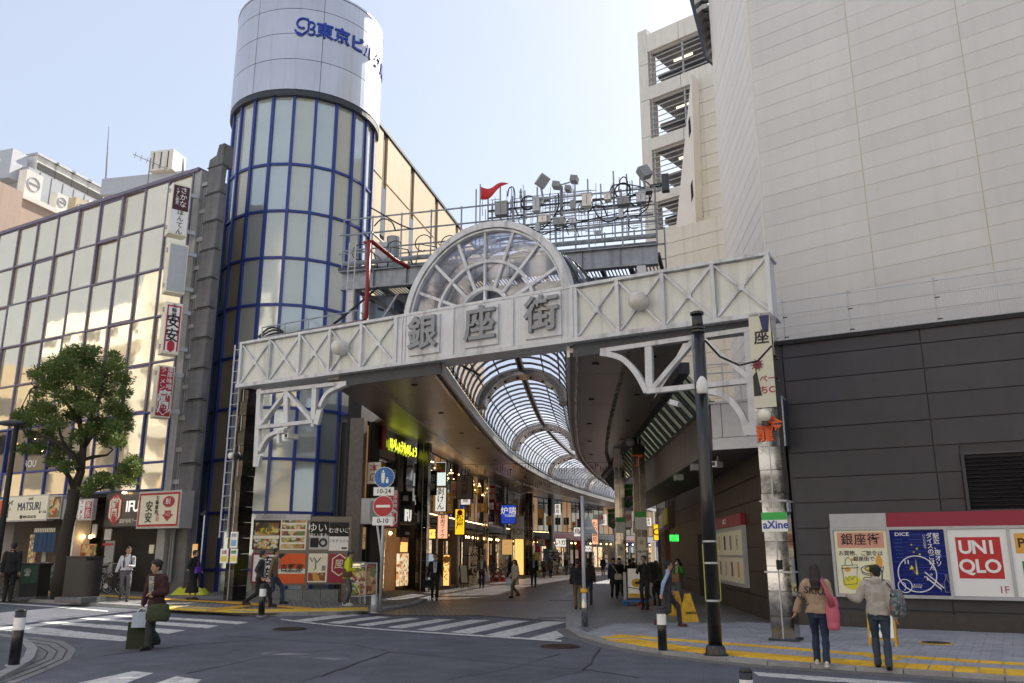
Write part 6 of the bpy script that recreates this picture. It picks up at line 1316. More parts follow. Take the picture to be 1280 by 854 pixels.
psign('upright white sign with dark letters on the ground floor of the bulb lit restaurant', (588, 595, 687, 728), 43, mat('brown_sign', (.12, .06, .05), .6), '味噌で麺', SIGNC, .5)
t, fc, w_, h_ = psign('big orange lit food picture panel behind the man in the black suit', (553, 562, 693, 733), 36.2, ORANGEW, 'らいく', RED, .3); MB().ell((0, -.02, h_*.84), .16, .02, .14, 10, 6).build('food_spot', ORG, fc)
t, fc, w_, h_ = psign('grey lit information panel at the left of the man in the black suit', (532, 543, 692, 732), 35.6, mat('grey_lit', (.4, .42, .45), .4, emit=(.6, .7, .8), es=.25), None); bx('print', LEAFLET, fc, -w_/2+.08, w_/2-.08, -.018, -.0125, .3, h_*.6)
t, fc, w_, h_ = psign('warm lit shop window display glowing orange in mid arcade', (643, 655, 672, 719), 57.5, ORANGEW, None); t, fc, w_, h_ = psign('warm cream lit upper window of the mid arcade clothes shop', (627, 641, 674, 694), 56.5, WARMWALL)
# columns of the arcade on the left
for j, ((x, y, w_), lab) in enumerate((((527, 741, .42), 'dark polished arcade column at the corner of the ramen shop'), ((607, 726, .3), 'slim bright arcade column beside the bulb lit restaurant'), ((662, 719, .55), 'dark arcade column between the lit clothes shop and the brown shop'), ((716, 714, .5), 'far left arcade column beyond the cones'))):
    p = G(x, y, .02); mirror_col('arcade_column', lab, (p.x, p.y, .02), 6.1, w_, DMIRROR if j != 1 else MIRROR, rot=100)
# street end beyond the arcade
def far(lab, m, x0, x1, y0, y1, Yd, dep=8, name='far_building', win=True, wm=None):
    a = at(x0, y1, Yd); b_ = at(x1, y1, Yd); z1 = at((x0+x1)/2, y0, Yd).z; z0 = -.05; t = thing(name, lab, 'building', (a.x, Yd, z0), rotz=0); W_ = b_.x-a.x; bx('wall', m, t, 0, W_, 0, dep, 0, z1-z0)
    if win:
        nx = max(2, int(W_/2.5)); nz = max(1, int((z1-z0)/3.2))
        for i in range(nx):
            for j in range(nz): bx('window', wm or PANE_T, t, W_*i/nx+.3, W_*(i+1)/nx-.3, -.04, -.005, j*3.2+.9, j*3.2+2.8)
    return t, W_, z1-z0
GLH = panemat('far_glass', (.30, .42, .42), .1, .2)
t, W_, h_ = far('pale glass fronted building with a blue stripe closing the arcade end', LCONC, 748, 812, 640, 712, 112, wm=GLH); bx('blue_stripe', BLUEINK, t, 0, W_, -.4, -.05, 2.6, 3.3); bx('lower_glass', GLH, t, .2, W_-.2, -.2, -.05, .3, 2.4)
t, W_, h_ = far('white sunlit building beyond the ginkgo at the arcade end', SIGNW, 800, 850, 560, 712, 124, wm=GLH); bx('blue_stripe', BLUEINK, t, 0, W_, -.4, -.05, 2.6, 3.3)
t, W_, h_ = far('tall grey building behind the far end of the arcade', LCONC, 690, 765, 585, 712, 118); t, W_, h_ = far('cream building filling the gap above the far arcade roof', CREAMTILE, 770, 835, 600, 712, 140)
for (l, r, t_, b_, Yd), lab in (((782, 790, 636, 660, 60), 'white poster sheet hanging beyond the polished columns'), ((748, 754, 641, 655, 72), 'white lit poster at the far bend of the arcade')): psign(lab, (l, r, t_, b_), Yd, SIGNW, '祭', RED, .5)
# right hand shops past the dark building
rs = thing('arcade_shop_right', 'dark shop front past the side doors on the right of the arcade', 'shop', (7.75, 42.5, .05), 188); 
for i, (x0, x1, m) in enumerate(((-7, -.1, WOODM), (-14, -7.1, LCONC), (-22, -14.1, DARKBROWN))):
    bx('wall', m, rs, x0, x1, 0, 4, 2.8, 6.2); bx('recess', WARMWALL if i != 1 else MBLACK, rs, x0, x1, 1.5, 2, 0, 2.8); bx('pier', m, rs, x0, x0+.4, 0, 1.4, 0, 2.8); bx('sign_board', [YEL, SIGNW, CRIMSON][i], rs, x0+1, x1-1, -.12, -.01, 3.0, 3.8)
psign('yellow ringed black sign on the right of the arcade beyond the phone user', (817, 824, 655, 676), 44, mat('yellow_lit', (.85, .5, .02)), 'C', INK, .5)
# ================================================================ STREET FURNITURE
def onf(x, y, off): return G(x, y, off)
pb_ = onf(895, 820, OFFR); bp = thing('street_light_pole', 'tall black pole on the yellow guide blocks in front of the right gate bracket', 'pole', (pb_.x, pb_.y, OFFR))
zt = at(872, 390, pb_.y).z-OFFR
zj = at(876, 416, pb_.y).z-OFFR
MB().cyl((0, 0), .108, 0, zj, 24).build('shaft', BLACK, bp, smooth=True); MB().cyl((0, 0), .092, zj, zt, 24).build('upper_shaft', BLACK, bp, smooth=True)
MB().cyl((0, 0), .19, 0, .03, 20).build('base_plate', BLACK, bp); MB().lathe((0, 0), [(.165, .03), (.15, .12), (.13, .16)], 20).build('base_collar', BLACK, bp)
for z in (zj, zj+.06, zt-.05): MB().cyl((0, 0), .117, z, z+.035, 20).build('collar', BLACK, bp)
for y in (678, 705, 752): z = at(888, y, pb_.y).z-OFFR; MB().cyl((0, 0), .115, z, z+.03, 20).build('strap', LGREY, bp)
for s in (-1, 1):
    za, zb = at(888, 751, pb_.y).z-OFFR, at(888, 680, pb_.y).z-OFFR; MB().bar((s*.12, -.03, za), (s*.125, -.03, zb), .014).build('edge_protector', mat('lime_strip', (.42, .45, .12), .5), bp)
z = at(876, 484, pb_.y).z-OFFR; o = MB().lathe((-.02, -.18), [(.06, z-.16), (.09, z-.12), (.10, z-.02), (.09, z+.05), (.05, z+.12), (.02, z+.15)], 18).build('dome_camera', WHITE2, bp, smooth=True); MB().ell((-.02, -.18, z-.14), .07, .07, .07, 14, 8).build('dome_lens', BLACK, o)
zc_ = zj; MB().tube([(.1, -.05, zj-.15), (.35, 0, zj-.42), (.7, .1, zj-.55), (1.05, .2, zj-.45), (1.35, .35, zj-.15)], .018, 6).build('sagging_cable', MBLACK, bp)
# bollards
def bollard(px, py, top, off, lab, r=.075, band=True, m=BLACK, group='black bollards along the kerb'):
    p = onf(px, py, off); h = at(px, top, p.y).z-p.z; t = thing('bollard', lab, 'bollard', p, rotz=0, group=group)
    MB().cyl((0, 0), r, 0, h-r*.7, 20).build('post', m, t, smooth=True); MB().lathe((0, 0), [(r, h-r*.7), (r*.92, h-r*.35), (r*.6, h-.012), (.005, h)], 20).build('cap', m, t, smooth=True)
    if band: MB().cyl((0, 0), r+.003, h-.30, h-.13, 20).build('reflective_band', SIGNW, t)
    MB().cyl((0, 0), r+.04, 0, .012, 16).build('base', LGREY if band else m, t)
    return t
bollard(828.5, 814, 757, OFFR, 'black bollard with white band in front of the man in the dark vest')
bollard(326.5, 770, 729, OFFL, 'black bollard with grey band at the kerb by the walking pair')
bollard(17, 832, 760, .06, 'black bollard with white band on the corner island at the lower left')
bollard(934, 873, 834, .0, 'top of a black bollard cut by the bottom frame edge')
bollard(467.5, 766, 743, OFFL, 'short plain steel bollard beside the no entry sign pole', r=.09, band=False, m=LGREY, group=None)
# no entry sign post
p = onf(475, 763.5, OFFL); sp = thing('traffic_sign', 'traffic sign pole with a blue pedestrian disc above a red no entry disc', 'traffic sign', p, rotz=R(-8))
H_ = lambda y: at(475, y, p.y).z-p.z
MB().tube([(0, 0, 0), (.0, 0, H_(588))], .045, 12).build('pole', LGREY, sp, smooth=True); MB().tube([(0, 0, H_(700)), (-.17, 0, H_(655))], .035, 8).build('brace', LGREY, sp)
def disc(par, z, r, m, y, nm='disc', x=0.0, t_=.01): 
    o = MB().rings([[(x+r*math.cos(a), yy, z+r*math.sin(a)) for a in [2*math.pi*k/28 for k in range(28)]] for yy in (y-t_, y)]).build(nm, m, par); return o
SBLUE = mat('sign_blue', (.012, .13, .42), .35, var=0); SRED = mat('sign_red', (.45, .012, .02), .35, var=0)
zb = H_(597); rB = .29; d1 = disc(sp, zb, rB, SIGNW, -.05, 'blue_disc'); disc(d1, zb, rB*.95, SBLUE, -.0605)
b = MB(); y = -.074
b.ell((-.03, y, zb+.17), .028, .004, .03, 10, 6); b.prism([(-.075, zb+.13), (.015, zb+.13), (.02, zb-.0), (-.0, zb-.16), (-.025, zb-.16), (-.03, zb-.03), (-.04, zb-.16), (-.065, zb-.16), (-.08, zb)], y-.002, y+.002)
b.build('adult_figure', SIGNW, d1); b = MB(); b.ell((.09, y, zb-.02), .022, .004, .022, 10, 6); b.prism([(.05, zb-.05), (.13, zb-.05), (.125, zb-.16), (.06, zb-.16)], y-.002, y+.002); b.build('child_figure', SIGNW, d1)
zr = H_(633); d2 = disc(sp, zr, rB, SIGNW, -.05, 'red_disc'); disc(d2, zr, rB*.95, SRED, -.0605); bx('white_bar', SIGNW, d2, -.2, .2, -.076, -.0705, zr-.035, zr+.035)
for yy, s in ((614.5, '10-24'), (651.5, '0-10')): z = H_(yy); o = bx('plate', SIGNW, sp, -.29, .29, -.06, -.05, z-.115, z+.115); txt(s, .18, INK, o, 0, -.064, z, bold=.01, ex=.002)
# slim pole with the back of a triangular sign
p = onf(731, 783.5, OFFR); sp = thing('traffic_sign', 'slim steel pole seen with the grey back of a triangular sign at the arcade mouth', 'traffic sign', p, rotz=R(5)); zt = at(728, 620, p.y).z-p.z
MB().tube([(0, 0, 0), (0, 0, zt)], .042, 14).build('pole', LGREY, sp, smooth=True); MB().tube([(0, 0, 0), (0, 0, .78)], .075, 16).build('sleeve', MIRROR, sp, smooth=True); MB().cyl((0, 0), .08, .72, .80, 16).build('yellow_band', YELLOWP, sp)
z0, z1 = at(731, 667, p.y).z-p.z, at(731, 643, p.y).z-p.z; MB().prism([(-.1, z0), (.33, z0+.0), (.13, z1)], .045, .06).build('triangle_back', mat('sign_back_grey', (.30, .36, .40), .5), sp); bx('clamp', LGREY, sp, -.06, .25, .03, .044, z0+.1, z0+.14)
p = onf(-11, 752, OFFL); t = thing('street_lamp', 'dark slanted street lamp post at the left frame edge', 'street lamp', p); zt = at(8, 530, p.y).z-p.z
MB().tube([(0, 0, 0), (0, 0, zt)], [.09, .07], 12).build('post', MBLACK, t, smooth=True); MB().ell((-.15, 0, zt+.02), .42, .18, .09, 14, 6).build('lamp_head', DSTEEL, t); dd = MB().torus((-.45, -.08, zt-2.5), .33, .03, n=24).build('round_sign_rim', CRIMSON, t); disc(dd, zt-2.5, .3, SIGNW, -.08, 'round_sign', -.45)
p = onf(25, 749, OFFL); t = thing('utility_box', 'big dark hexagonal utility cabinet with a small green poster left of the tree', 'cabinet', p, rotz=R(-12)); h = at(25, 704, p.y).z-p.z
cabm = mat('cabinet_brown', (.026, .023, .021), .5, var=.15); MB().slab([(-.62, .3), (-.5, -.35), (.3, -.42), (.62, -.1), (.62, .35)], 0.05, h-.06).build('body', cabm, t); MB().slab([(-.66, .33), (-.53, -.39), (.32, -.46), (.66, -.13), (.66, .38)], h-.058, h).build('lid', cabm, t); MB().slab([(-.64, .32), (-.52, -.37), (.31, -.44), (.64, -.12), (.64, .37)], 0, .08).build('plinth', CONC, t)
o = bx('poster', mat('green_notice', (.03, .08, .04), .6, var=.2), t, 0, .58, -.005, .0, .45, .95); o.location = (.32, -.44, 0); o.rotation_euler = (0, 0, R(45)); o.scale = (.7, 1, 1); txt('☎', .2, SIGNC, o, .2, -.01, .75)
p = onf(100, 753, OFFL); t = thing('utility_box', 'tall dark stone faced post cabinet on a plinth right of the tree', 'cabinet', p, rotz=R(-20)); h = at(100, 697, p.y).z-p.z
bx('body', cabm, t, -.34, .34, -.3, .3, .15, h); bx('plinth', CONC, t, -.46, .46, -.42, .42, 0, .149); bx('top', cabm, t, -.36, .36, -.32, .32, h+.001, h+.04)
# granite plinth and poster wall in front of the tower
PW = Vector((-7.72, 25.9, .27)); PH = 84
def pk2(x, y): k, z = kz(x, y, (PW.x, PW.y), PH); return k, z-PW.z
pw = thing('poster_wall', 'framed wall of eight restaurant posters standing in front of the blue tower', 'poster board', (PW.x, PW.y, PW.z), PH)
FR = mat('poster_frame_bronze', (.17, .15, .13), .4, .5, var=.15)
kx0 = pk2(316.5, 690)[0]; kx1 = pk2(386, 690)[0]; kx2 = pk2(438, 690)[0]; zt_ = pk2(350, 643)[1]; zb_ = pk2(350, 732)[1]
bx('frame_left', FR, pw, kx0, kx1, 0, .18, zb_, zt_-.18); bx('header', LGREY, pw, kx0, kx1, -.03, .18, zt_-.175, zt_); txt('銀柳街商店会', .12, GREY, pw, kx0+.55, -.036, zt_-.09, ex=.002)
bx('frame_right', FR, pw, kx1+.003, kx2, .02, .2, zb_+.03, zt_-.06)
for k in (kx0+.1, kx1-.1, kx2-.15): bx('post', FR, pw, k-.08, k+.08, .04, .16, -.1, zb_+.02)
def poster(x0, x1, y0, y1, m, lab=None):
    (k0, z1), (k1, z0) = pk2(x0, y0), pk2(x1, y1); xm = (x0+x1)/2; z1, z0 = pk2(xm, y0)[1], pk2(xm, y1)[1]
    yy = -.012 if x1 < 386 else .008; o = bx('poster', m, pw, k0, k1, yy, yy+.02, z0, z1); return o, k0, k1, z0, z1, yy-.004
o, k0, k1, z0, z1, y = poster(317.5, 349, 649.5, 687, MBLACK); bx('food_photo', FOOD, o, k0+.05, k1-.05, y-.004, y, z0+.42, z1-.1); bx('food_photo', FOOD2, o, k0+.05, k1-.05, y-.004, y, z0+.02, z0+.3); bx('caption', SIGNC, o, k0+.02, k1-.02, y-.003, y, z0+.31, z0+.41); txt('ずしよい', .16, YEL, o, (k0+k1)/2+.1, y-.01, z0+.55, bold=.02, ex=.002)
o, k0, k1, z0, z1, y = poster(351.5, 382, 650.5, 687.5, SIGNC)
for j in range(5): bx('dish_row', FOOD2 if j % 2 else FOOD, o, k0+.04, k1-.04, y-.004, y, z0+.04+j*.19, z0+.17+j*.19)
o, k0, k1, z0, z1, y = poster(387, 410, 652, 687, MBLACK); txt('ゆい', .3, SIGNW, o, (k0+k1)/2-.05, y, z1-.2); txt('味いまも', .15, SIGNW, o, (k0+k1)/2, y, z1-.42); bx('white_half', LGREY, o, k0, k1, y-.002, y+.001, z0, z0+.40); bx('photo', MBLACK, o, k0+.05, k0+.3, y-.006, y-.002, z0+.06, z0+.34); MB().torus((k1-.16, y-.004, z0+.2), .1, .03, n=14).build('crest', INK, o)
o, k0, k1, z0, z1, y = poster(412.5, 435, 653, 688.5, SIGNW); bx('black_half', MBLACK, o, k0, k1, y-.002, y+.001, (z0+z1)/2, z1); txt('むさいぎ', .16, SIGNW, o, (k0+k1)/2, y-.005, z1-.25, bold=.02); txt('ごちそうさん', .10, INK, o, (k0+k1)/2, y, z0+.28); bx('tag', INK, o, k1-.2, k1-.04, y-.002, y, z0+.05, z0+.1)
o, k0, k1, z0, z1, y = poster(315.5, 345.5, 691.5, 729, SIGNW)
for a in ((k0, k1, z1-.05, z1), (k0, k0+.05, z0, z1-.051), (k1-.05, k1, z0, z1-.051), (k0+.051, k1-.051, z0, z0+.05)): bx('border', CRIMSON, o, a[0], a[1], y-.002, y+.002, a[2], a[3])
txt(vtxt('安安'), .34, INK, o, k1-.28, y, (z0+z1)/2, bold=.02); txt('GATE', .12, INK, o, (k0+k1)/2+.1, y, z0+.12)
o, k0, k1, z0, z1, y = poster(349, 380.5, 692, 729.5, ORANGE); txt('吉野家', .22, INK, o, (k0+k1)/2, y, z1-.42, bold=.02, space=1.1); bx('caption', SIGNC, o, k0+.0, k1, y-.002, y+.001, z0+.28, z0+.42); txt('川崎銀柳街店', .1, NAVY, o, (k0+k1)/2, y-.004, z0+.35); MB().prism([(k0, z1), (k0+.22, z1), (k0, z1-.2)], y-.003, y).build('corner', INK, o)
o, k0, k1, z0, z1, y = poster(384.5, 408, 692, 728, SIGNC); b = MB(); km = (k0+k1)/2-.05
b.tube([(k0+.08, y, z1-.12), (k0+.15, y, z1-.24), (km-.05, y, z1-.12), (km+.05, y, z1-.26), (km+.14, y, z1-.12)], .016, 5); b.tube([(km, y, z1-.2), (km+.01, y, z0+.4), (km-.04, y, z0+.36)], .014, 5); o.name = 'poster'; tag(b.build('brush_mark', INK, o), kind='stuff'); bx('food_photo', FOOD, o, k0+.05, k1-.05, y-.003, y, z0+.04, z0+.28); bx('print', GREY, o, k1-.16, k1-.05, y-.003, y, z1-.5, z1-.35)
o, k0, k1, z0, z1, y = poster(411, 430, 692.5, 728.5, CRIMSON); km = (k0+k1)/2+.08; hexa(o, km, (z0+z1)/2+.1, .22, .33, y, SIGNC); hexa(o, km, (z0+z1)/2+.1, .19, .295, y-.007, CRIMSON); txt('風', .3, SIGNC, o, km, y-.02, (z0+z1)/2+.1)
pg = thing('granite_plinth', 'low grey granite plinth below the poster wall', 'plinth', (PW.x, PW.y, .2), PH); a_ = kz(312, 745, (PW.x, PW.y), PH)[0]; b_ = kz(424, 745, (PW.x, PW.y), PH)[0]
for i in range(5): bx('granite_block', mat('granite_grey', (.17, .18, .18), .7, var=.2, vscale=10, bump=.2, bscale=40), pg, a_+(b_-a_)*i/5+.006, a_+(b_-a_)*(i+1)/5-.006, -.25, .3, 0, .36)
# A boards and displays
def aboard(px, py, top, off, wdt, m, lab, yaw=0, fm=LGREY, slope=.13, glyph=None, tm=INK):
    p = onf(px, py, off); h = at(px, top, p.y).z-p.z; t = thing('menu_stand', lab, 'sign board', p, rotz=R(yaw))
    rot = Matrix.Rotation(-slope, 3, 'X')
    f = MB()
    for x in (-wdt/2, wdt/2): MB().bar((x, -.18, 0), (x, -.02, h), .03).build('leg', fm, t); MB().bar((x, .18, 0), (x, .0, h*.97), .025).build('rear_leg', fm, t)
    q = MB().cbox((0, -.10, h*.60), (wdt-.04, .02, h*.74), Matrix.Rotation(-.16/h, 3, 'X')).build('panel', m, t); MB().bar((-wdt/2, -.02, h), (wdt/2, -.02, h), .03).build('top_rail', fm, t); MB().bar((-wdt/2, -.155, h*.2), (wdt/2, -.155, h*.2), .03).build('bottom_rail', fm, t)
    if glyph: txt(glyph, h*.25, tm, q, 0, -.135, h*.6)
    return t
aboard(446, 754.5, 708, OFFL, .45, FOOD2, 'menu board on a grey easel in front of the man in the yellow jacket', 12); aboard(459, 754.5, 704, OFFL, .48, FOOD, 'glowing menu board on an easel, nearest the sign pole', 18)
t = aboard(441, 752, 703, OFFL, .62, LITMENU, 'low lit menu stand behind the two menu easels', 8)
aboard(578, 735, 706, .02, .4, SIGNC, 'pale folding sign board outside the bulb lit restaurant', 40, WOODM); aboard(604, 728, 708, .02, .7, SIGNW, 'white and black folding board outside the bulb lit restaurant', -30)
aboard(221, 737, 703, OFFL, .75, LEAFLET, 'pinkish menu board leaning beside the woman in black', 30, SIGNW); aboard(170, 737, 706, OFFL, .42, SIGNC, 'cream and red ramen board standing behind the man with the backpack', -10, RED, glyph=vtxt('拉麺'), tm=RED)
aboard(52, 738, 703, OFFL, .5, FOOD, 'orange lit menu board beside the green bicycle', -25, WOODM); p = onf(542, 742, .02)
t = aboard(1105, 807.5, 762, OFFR, .42, SIGNW, 'yellow framed folding board behind the man in the grey hoodie', -28, YELLOWP); 
b = MB().cbox((0, -.13, .22), (.2, .012, .2)).build('blue_print', mat('cyan_ink', (.05, .35, .6)), t)
# yellow warning cones
def trico(px, py, top, lab, wdt):
    p = onf(px, py, OFFR); h = at(px, top, p.y).z-p.z; t = thing('warning_pyramid', lab, 'warning stand', p, rotz=R(15), group='yellow warning pyramids')
    w2 = wdt/2; MB().rings([[(-w2, -w2, 0), (w2, -w2, 0), (w2, w2, 0), (-w2, w2, 0)], [(-w2*.95, -w2*.95, .05), (w2*.95, -w2*.95, .05), (w2*.95, w2*.95, .05), (-w2*.95, w2*.95, .05)], [(-.05, -.05, h), (.05, -.05, h), (.05, .05, h), (-.05, .05, h)]]).build('body', YELLOWP, t)
    for z in (.2, .38): o = txt('駐輪禁止' if z < .3 else '!', .07 if z < .3 else .14, INK, t, 0, -(w2*.95-(w2*.95-.05)*(z-.05)/(h-.05))-.012, z, ex=.002)
trico(861, 777, 742, 'yellow plastic warning pyramid, the nearer one by the black pole', .36); trico(846, 769, 739, 'yellow plastic warning pyramid half hidden behind the man in the vest', .34)
def cone(px, py, top, off, lab, m=RED, group='traffic cones in the arcade'):
    p = onf(px, py, off); h = at(px, top, p.y).z-p.z; t = thing('traffic_cone', lab, 'traffic cone', p, group=group)
    MB().box(-.19, .19, -.19, .19, 0, .03).build('base', m, t); MB().lathe((0, 0), [(.15, .03), (.03, h)], 14).build('cone_body', m, t, smooth=True)
    for z0, z1 in ((.25, .35), (.5, .6)): 
        if z1*.9 < h: ra, rb = .15-.12*(z0-.03)/(h-.03)+.004, .15-.12*(z1-.03)/(h-.03)+.004; MB().lathe((0, 0), [(ra, z0), (rb, z1)], 14).build('white_band', SIGNW, t)
CONER = mat('cone_red', (.55, .03, .02), .5, var=.1)
for (x, y, tp_), lab in (((612, 727, 715), 'red and white cone left of the pair by the parked bicycles'), ((620.5, 727, 714), 'red and white cone in front of the parked bicycles in mid arcade'), ((628.5, 727, 715), 'red and white cone right of the parked bicycles in mid arcade'), ((699, 719, 709), 'yellow orange cone beside the distant bicycles'), ((714, 718, 707), 'single red cone at the foot of the far left column'), ((804.5, 757, 742), 'red cone tucked behind the delivery cart')): cone(x, y, tp_, .05 if x > 800 else .015, lab, CONER if x != 699 else YELLOWP)
# delivery cart
p = onf(795, 757, OFFR); ct = thing('delivery_cart', 'tall white delivery cart with blue wheels beside the man on the phone', 'cart', p, rotz=R(-15)); h = at(795, 711, p.y).z-p.z
bx('platform', SBLUE, ct, -.38, .38, -.25, .25, .12, .17); [MB().torus((x, y, .07), .055, .025, 'y', 12).build('wheel', SBLUE, ct) for x in (-.3, .3) for y in (-.2, .2)]
bx('box', SIGNW, ct, -.2, .34, -.2, .2, .24, h); o = bx('yellow_strip', YELLOWP, ct, -.19, .33, -.206, -.2005, .25, .36); MB().ell((.07, -.205, h*.62), .16, .008, .13, 14, 6).build('yellow_mark', YELLOWP, ct); MB().ell((.09, -.214, h*.62), .08, .006, .05, 10, 6).build('dark_mark', INK, ct)
for x in (-.3, -.34): MB().tube([(x, -.1, .17), (x, -.1, h*.9), (x, .1, h*.9), (x, .1, .17)], .018, 6).build('handle', LGREY, ct)
MB().tube([(-.2, -.21, h*.5), (.34, -.215, h*.42)], .012, 5).build('strap', INK, ct)
# yellow cover on the ground
p = onf(238, 744, OFFL); yb = thing('yellow_tarp', 'crumpled yellow tarp lying behind the woman in black', 'tarp', p)
b = MB(); rnd = random.Random(2); nx, ny = 22, 8; vs = [((i/nx-.5)*1.1, (j/ny-.5)*.6, max(0.01, .34*(1-(2*i/nx-1)**4)*max(0, 1-(2*j/ny-1)**2)**.5*(.8+.12*math.sin(i*.7)+.1*math.sin(i*1.1+j*.9)))) for j in range(ny+1) for i in range(nx+1)]
b.add(vs, [(j*(nx+1)+i, j*(nx+1)+i+1, (j+1)*(nx+1)+i+1, (j+1)*(nx+1)+i) for j in range(ny) for i in range(nx)]); b.build('folded_sheet', mat('tarp_yellow', (.55, .55, .03), .5), yb, smooth=True)
# ================================================================ BICYCLES
def bicycle(p, yaw, lab, fm=BLACK, group='bicycles parked along the street', basket=True):
    t = thing('bicycle', lab, 'bicycle', p, rotz=R(yaw), group=group); r = .32
    for x in (-.52, .52):
        wh = MB().torus((x, 0, r), r-.02, .02, 'y', 26, 6).build('wheel', MBLACK, t); MB().torus((x, 0, r), r-.045, .009, 'y', 26, 5).build('rim', LGREY, wh); b = MB()
        for k in range(12): a = k*math.pi/6; b.tube([(x, 0, r), (x+(r-.04)*math.cos(a), 0, r+(r-.04)*math.sin(a))], .003, 3)
        tag(b.build('spokes', LGREY, wh), kind='stuff'); MB().torus((x, 0, r), r+.015, .012, 'y', 12, 4, .3, 2.7).build('mudguard', LGREY, wh)
    bb_, st, hd1, hd2 = (-.05, 0, .28), (-.2, 0, .72), (.36, 0, .82), (.40, 0, .66)
    for a, b_, rr in ((bb_, st, .016), (bb_, hd2, .02), ((-.17, 0, .6), hd1, .016), (bb_, (-.52, 0, r), .012), ((-.18, 0, .64), (-.52, 0, r), .01), (hd1, (.52, 0, r), .014)): MB().tube([a, b_], rr, 8).build('frame_tube', fm, t)
    MB().tube([(-.2, 0, .72), (-.23, 0, .84)], .012, 6).build('seat_post', LGREY, t); MB().ell((-.24, 0, .87), .13, .08, .04, 12, 6).build('saddle', MBLACK, t)
    MB().tube([(.33, 0, .82), (.31, 0, .96)], .012, 6).build('stem', LGREY, t); MB().tube([(.2, -.26, .98), (.3, -.2, .98), (.33, 0, .96), (.3, .2, .98), (.2, .26, .98)], .012, 6).build('handlebar', LGREY, t)
    for y in (-.25, .25): MB().tube([(.2, y, .98), (.12, y*1.02, .975)], .018, 6).build('grip', MBLACK, t)
    MB().cyl((0, 0), .08, -.01, .01, 14).build('chain_ring', LGREY, t).matrix_basis = Matrix.Translation((-.05, -.05, .28)) @ Matrix.Rotation(R(90), 4, 'X')
    for s in (-1, 1): MB().bar((-.05, s*.07, .28), (-.05+s*.1, s*.09, .28-s*.12), .014).build('pedal_crank', LGREY, t)
    if basket:
        b = MB()
        for z in (.72, .80, .88, .96): b.tube([(.42, -.15, z), (.68, -.17, z), (.68, .17, z), (.42, .15, z), (.42, -.15, z)], .005, 4)
        for i in range(7): b.tube([(.42+.04*i, -.16, .7), (.42+.04*i, -.165, .97)], .003, 3); b.tube([(.42+.04*i, .16, .7), (.42+.04*i, .165, .97)], .003, 3)
        for i in range(7): b.tube([(.68, -.15+.05*i, .7), (.68, -.15+.05*i, .97)], .003, 3)
        tag(b.build('basket', GREY, t), kind='stuff')
    return t
BG = mat('mint_frame', (.08, .35, .22), .4)
for (x, y), yaw, lab, fm in (((61, 742), -50, 'mint green bicycle parked left of the tree trunk', BG), ((88, 743), -65, 'silver bicycle parked between the trunk and the dark post', LGREY), ((81, 741), -100, 'dark bicycle with a basket behind the tree trunk', BLACK), ((121, 742), -30, 'black bicycle just right of the dark post cabinet', BLACK), ((134, 744), -15, 'brown wheeled bicycle nearest the man with the backpack', WOODM), ((127, 740), -75, 'black bicycle parked against the wall by the notice board', BLACK), ((112, 741), -100, 'grey bicycle half behind the dark post cabinet', GREY)):
    bicycle(onf(x, y, OFFL), yaw, lab, fm)
for i, (x, y) in enumerate(((608, 725), (615, 724), (623, 724), (631, 723), (686, 719), (692, 718), (703, 718), (710, 717))):
    bicycle(onf(x, y, .015), 30+25*math.sin(i*2), ['dark bicycle, leftmost of the row in mid arcade', 'dark bicycle, second of the mid arcade row', 'dark bicycle, third of the mid arcade row', 'dark bicycle at the right end of the mid arcade row', 'bicycle parked by the far grey banner', 'bicycle parked between the far banner and the cone', 'bicycle parked right of the orange cone', 'bicycle beside the single red cone'][i], [BLACK, GREY, CRIMSON, BLACK, GREY, BLACK, YELLOWP, BLACK][i], 'bicycles parked inside the arcade', basket=i % 2 == 0)
# ================================================================ TREES
LEAF = mat('leaf_green', (.062, .105, .022), .45, var=.6, vscale=1.6); _b = LEAF.node_tree.nodes["Principled BSDF"]; _b.inputs["Subsurface Weight"].default_value = 0; _b.inputs["Transmission Weight"].default_value = 0
_t = LEAF.node_tree; _tl = _t.nodes.new("ShaderNodeBsdfTranslucent"); _tl.inputs[0].default_value = (.20, .27, .04, 1); _mx = _t.nodes.new("ShaderNodeMixShader"); _mx.inputs[0].default_value = .28
_o = _t.nodes["Material Output"]; _t.links.new(_b.outputs[0], _mx.inputs[1]); _t.links.new(_tl.outputs[0], _mx.inputs[2]); _t.links.new(_mx.outputs[0], _o.inputs[0])
BARK = mat('bark', (.045, .036, .028), .9, var=.3, vscale=6, bump=.8, bscale=25, stretch=(3, 3, 1))
p = onf(73, 750, OFFL); tr = thing('street_tree', 'leafy evergreen street tree with forked dark trunk beside the utility boxes', 'tree', p)
def tpt(x, y, dy=0): q = at(x, y, p.y+dy); return (q.x-p.x, dy, q.z-p.z)
trunk = [tpt(73, 751), tpt(76, 715), tpt(82, 670), tpt(90, 635), tpt(93, 612)]
tb = MB().tube(trunk, [.24, .19, .17, .16, .17], 12).build('trunk', BARK, tr, smooth=True)
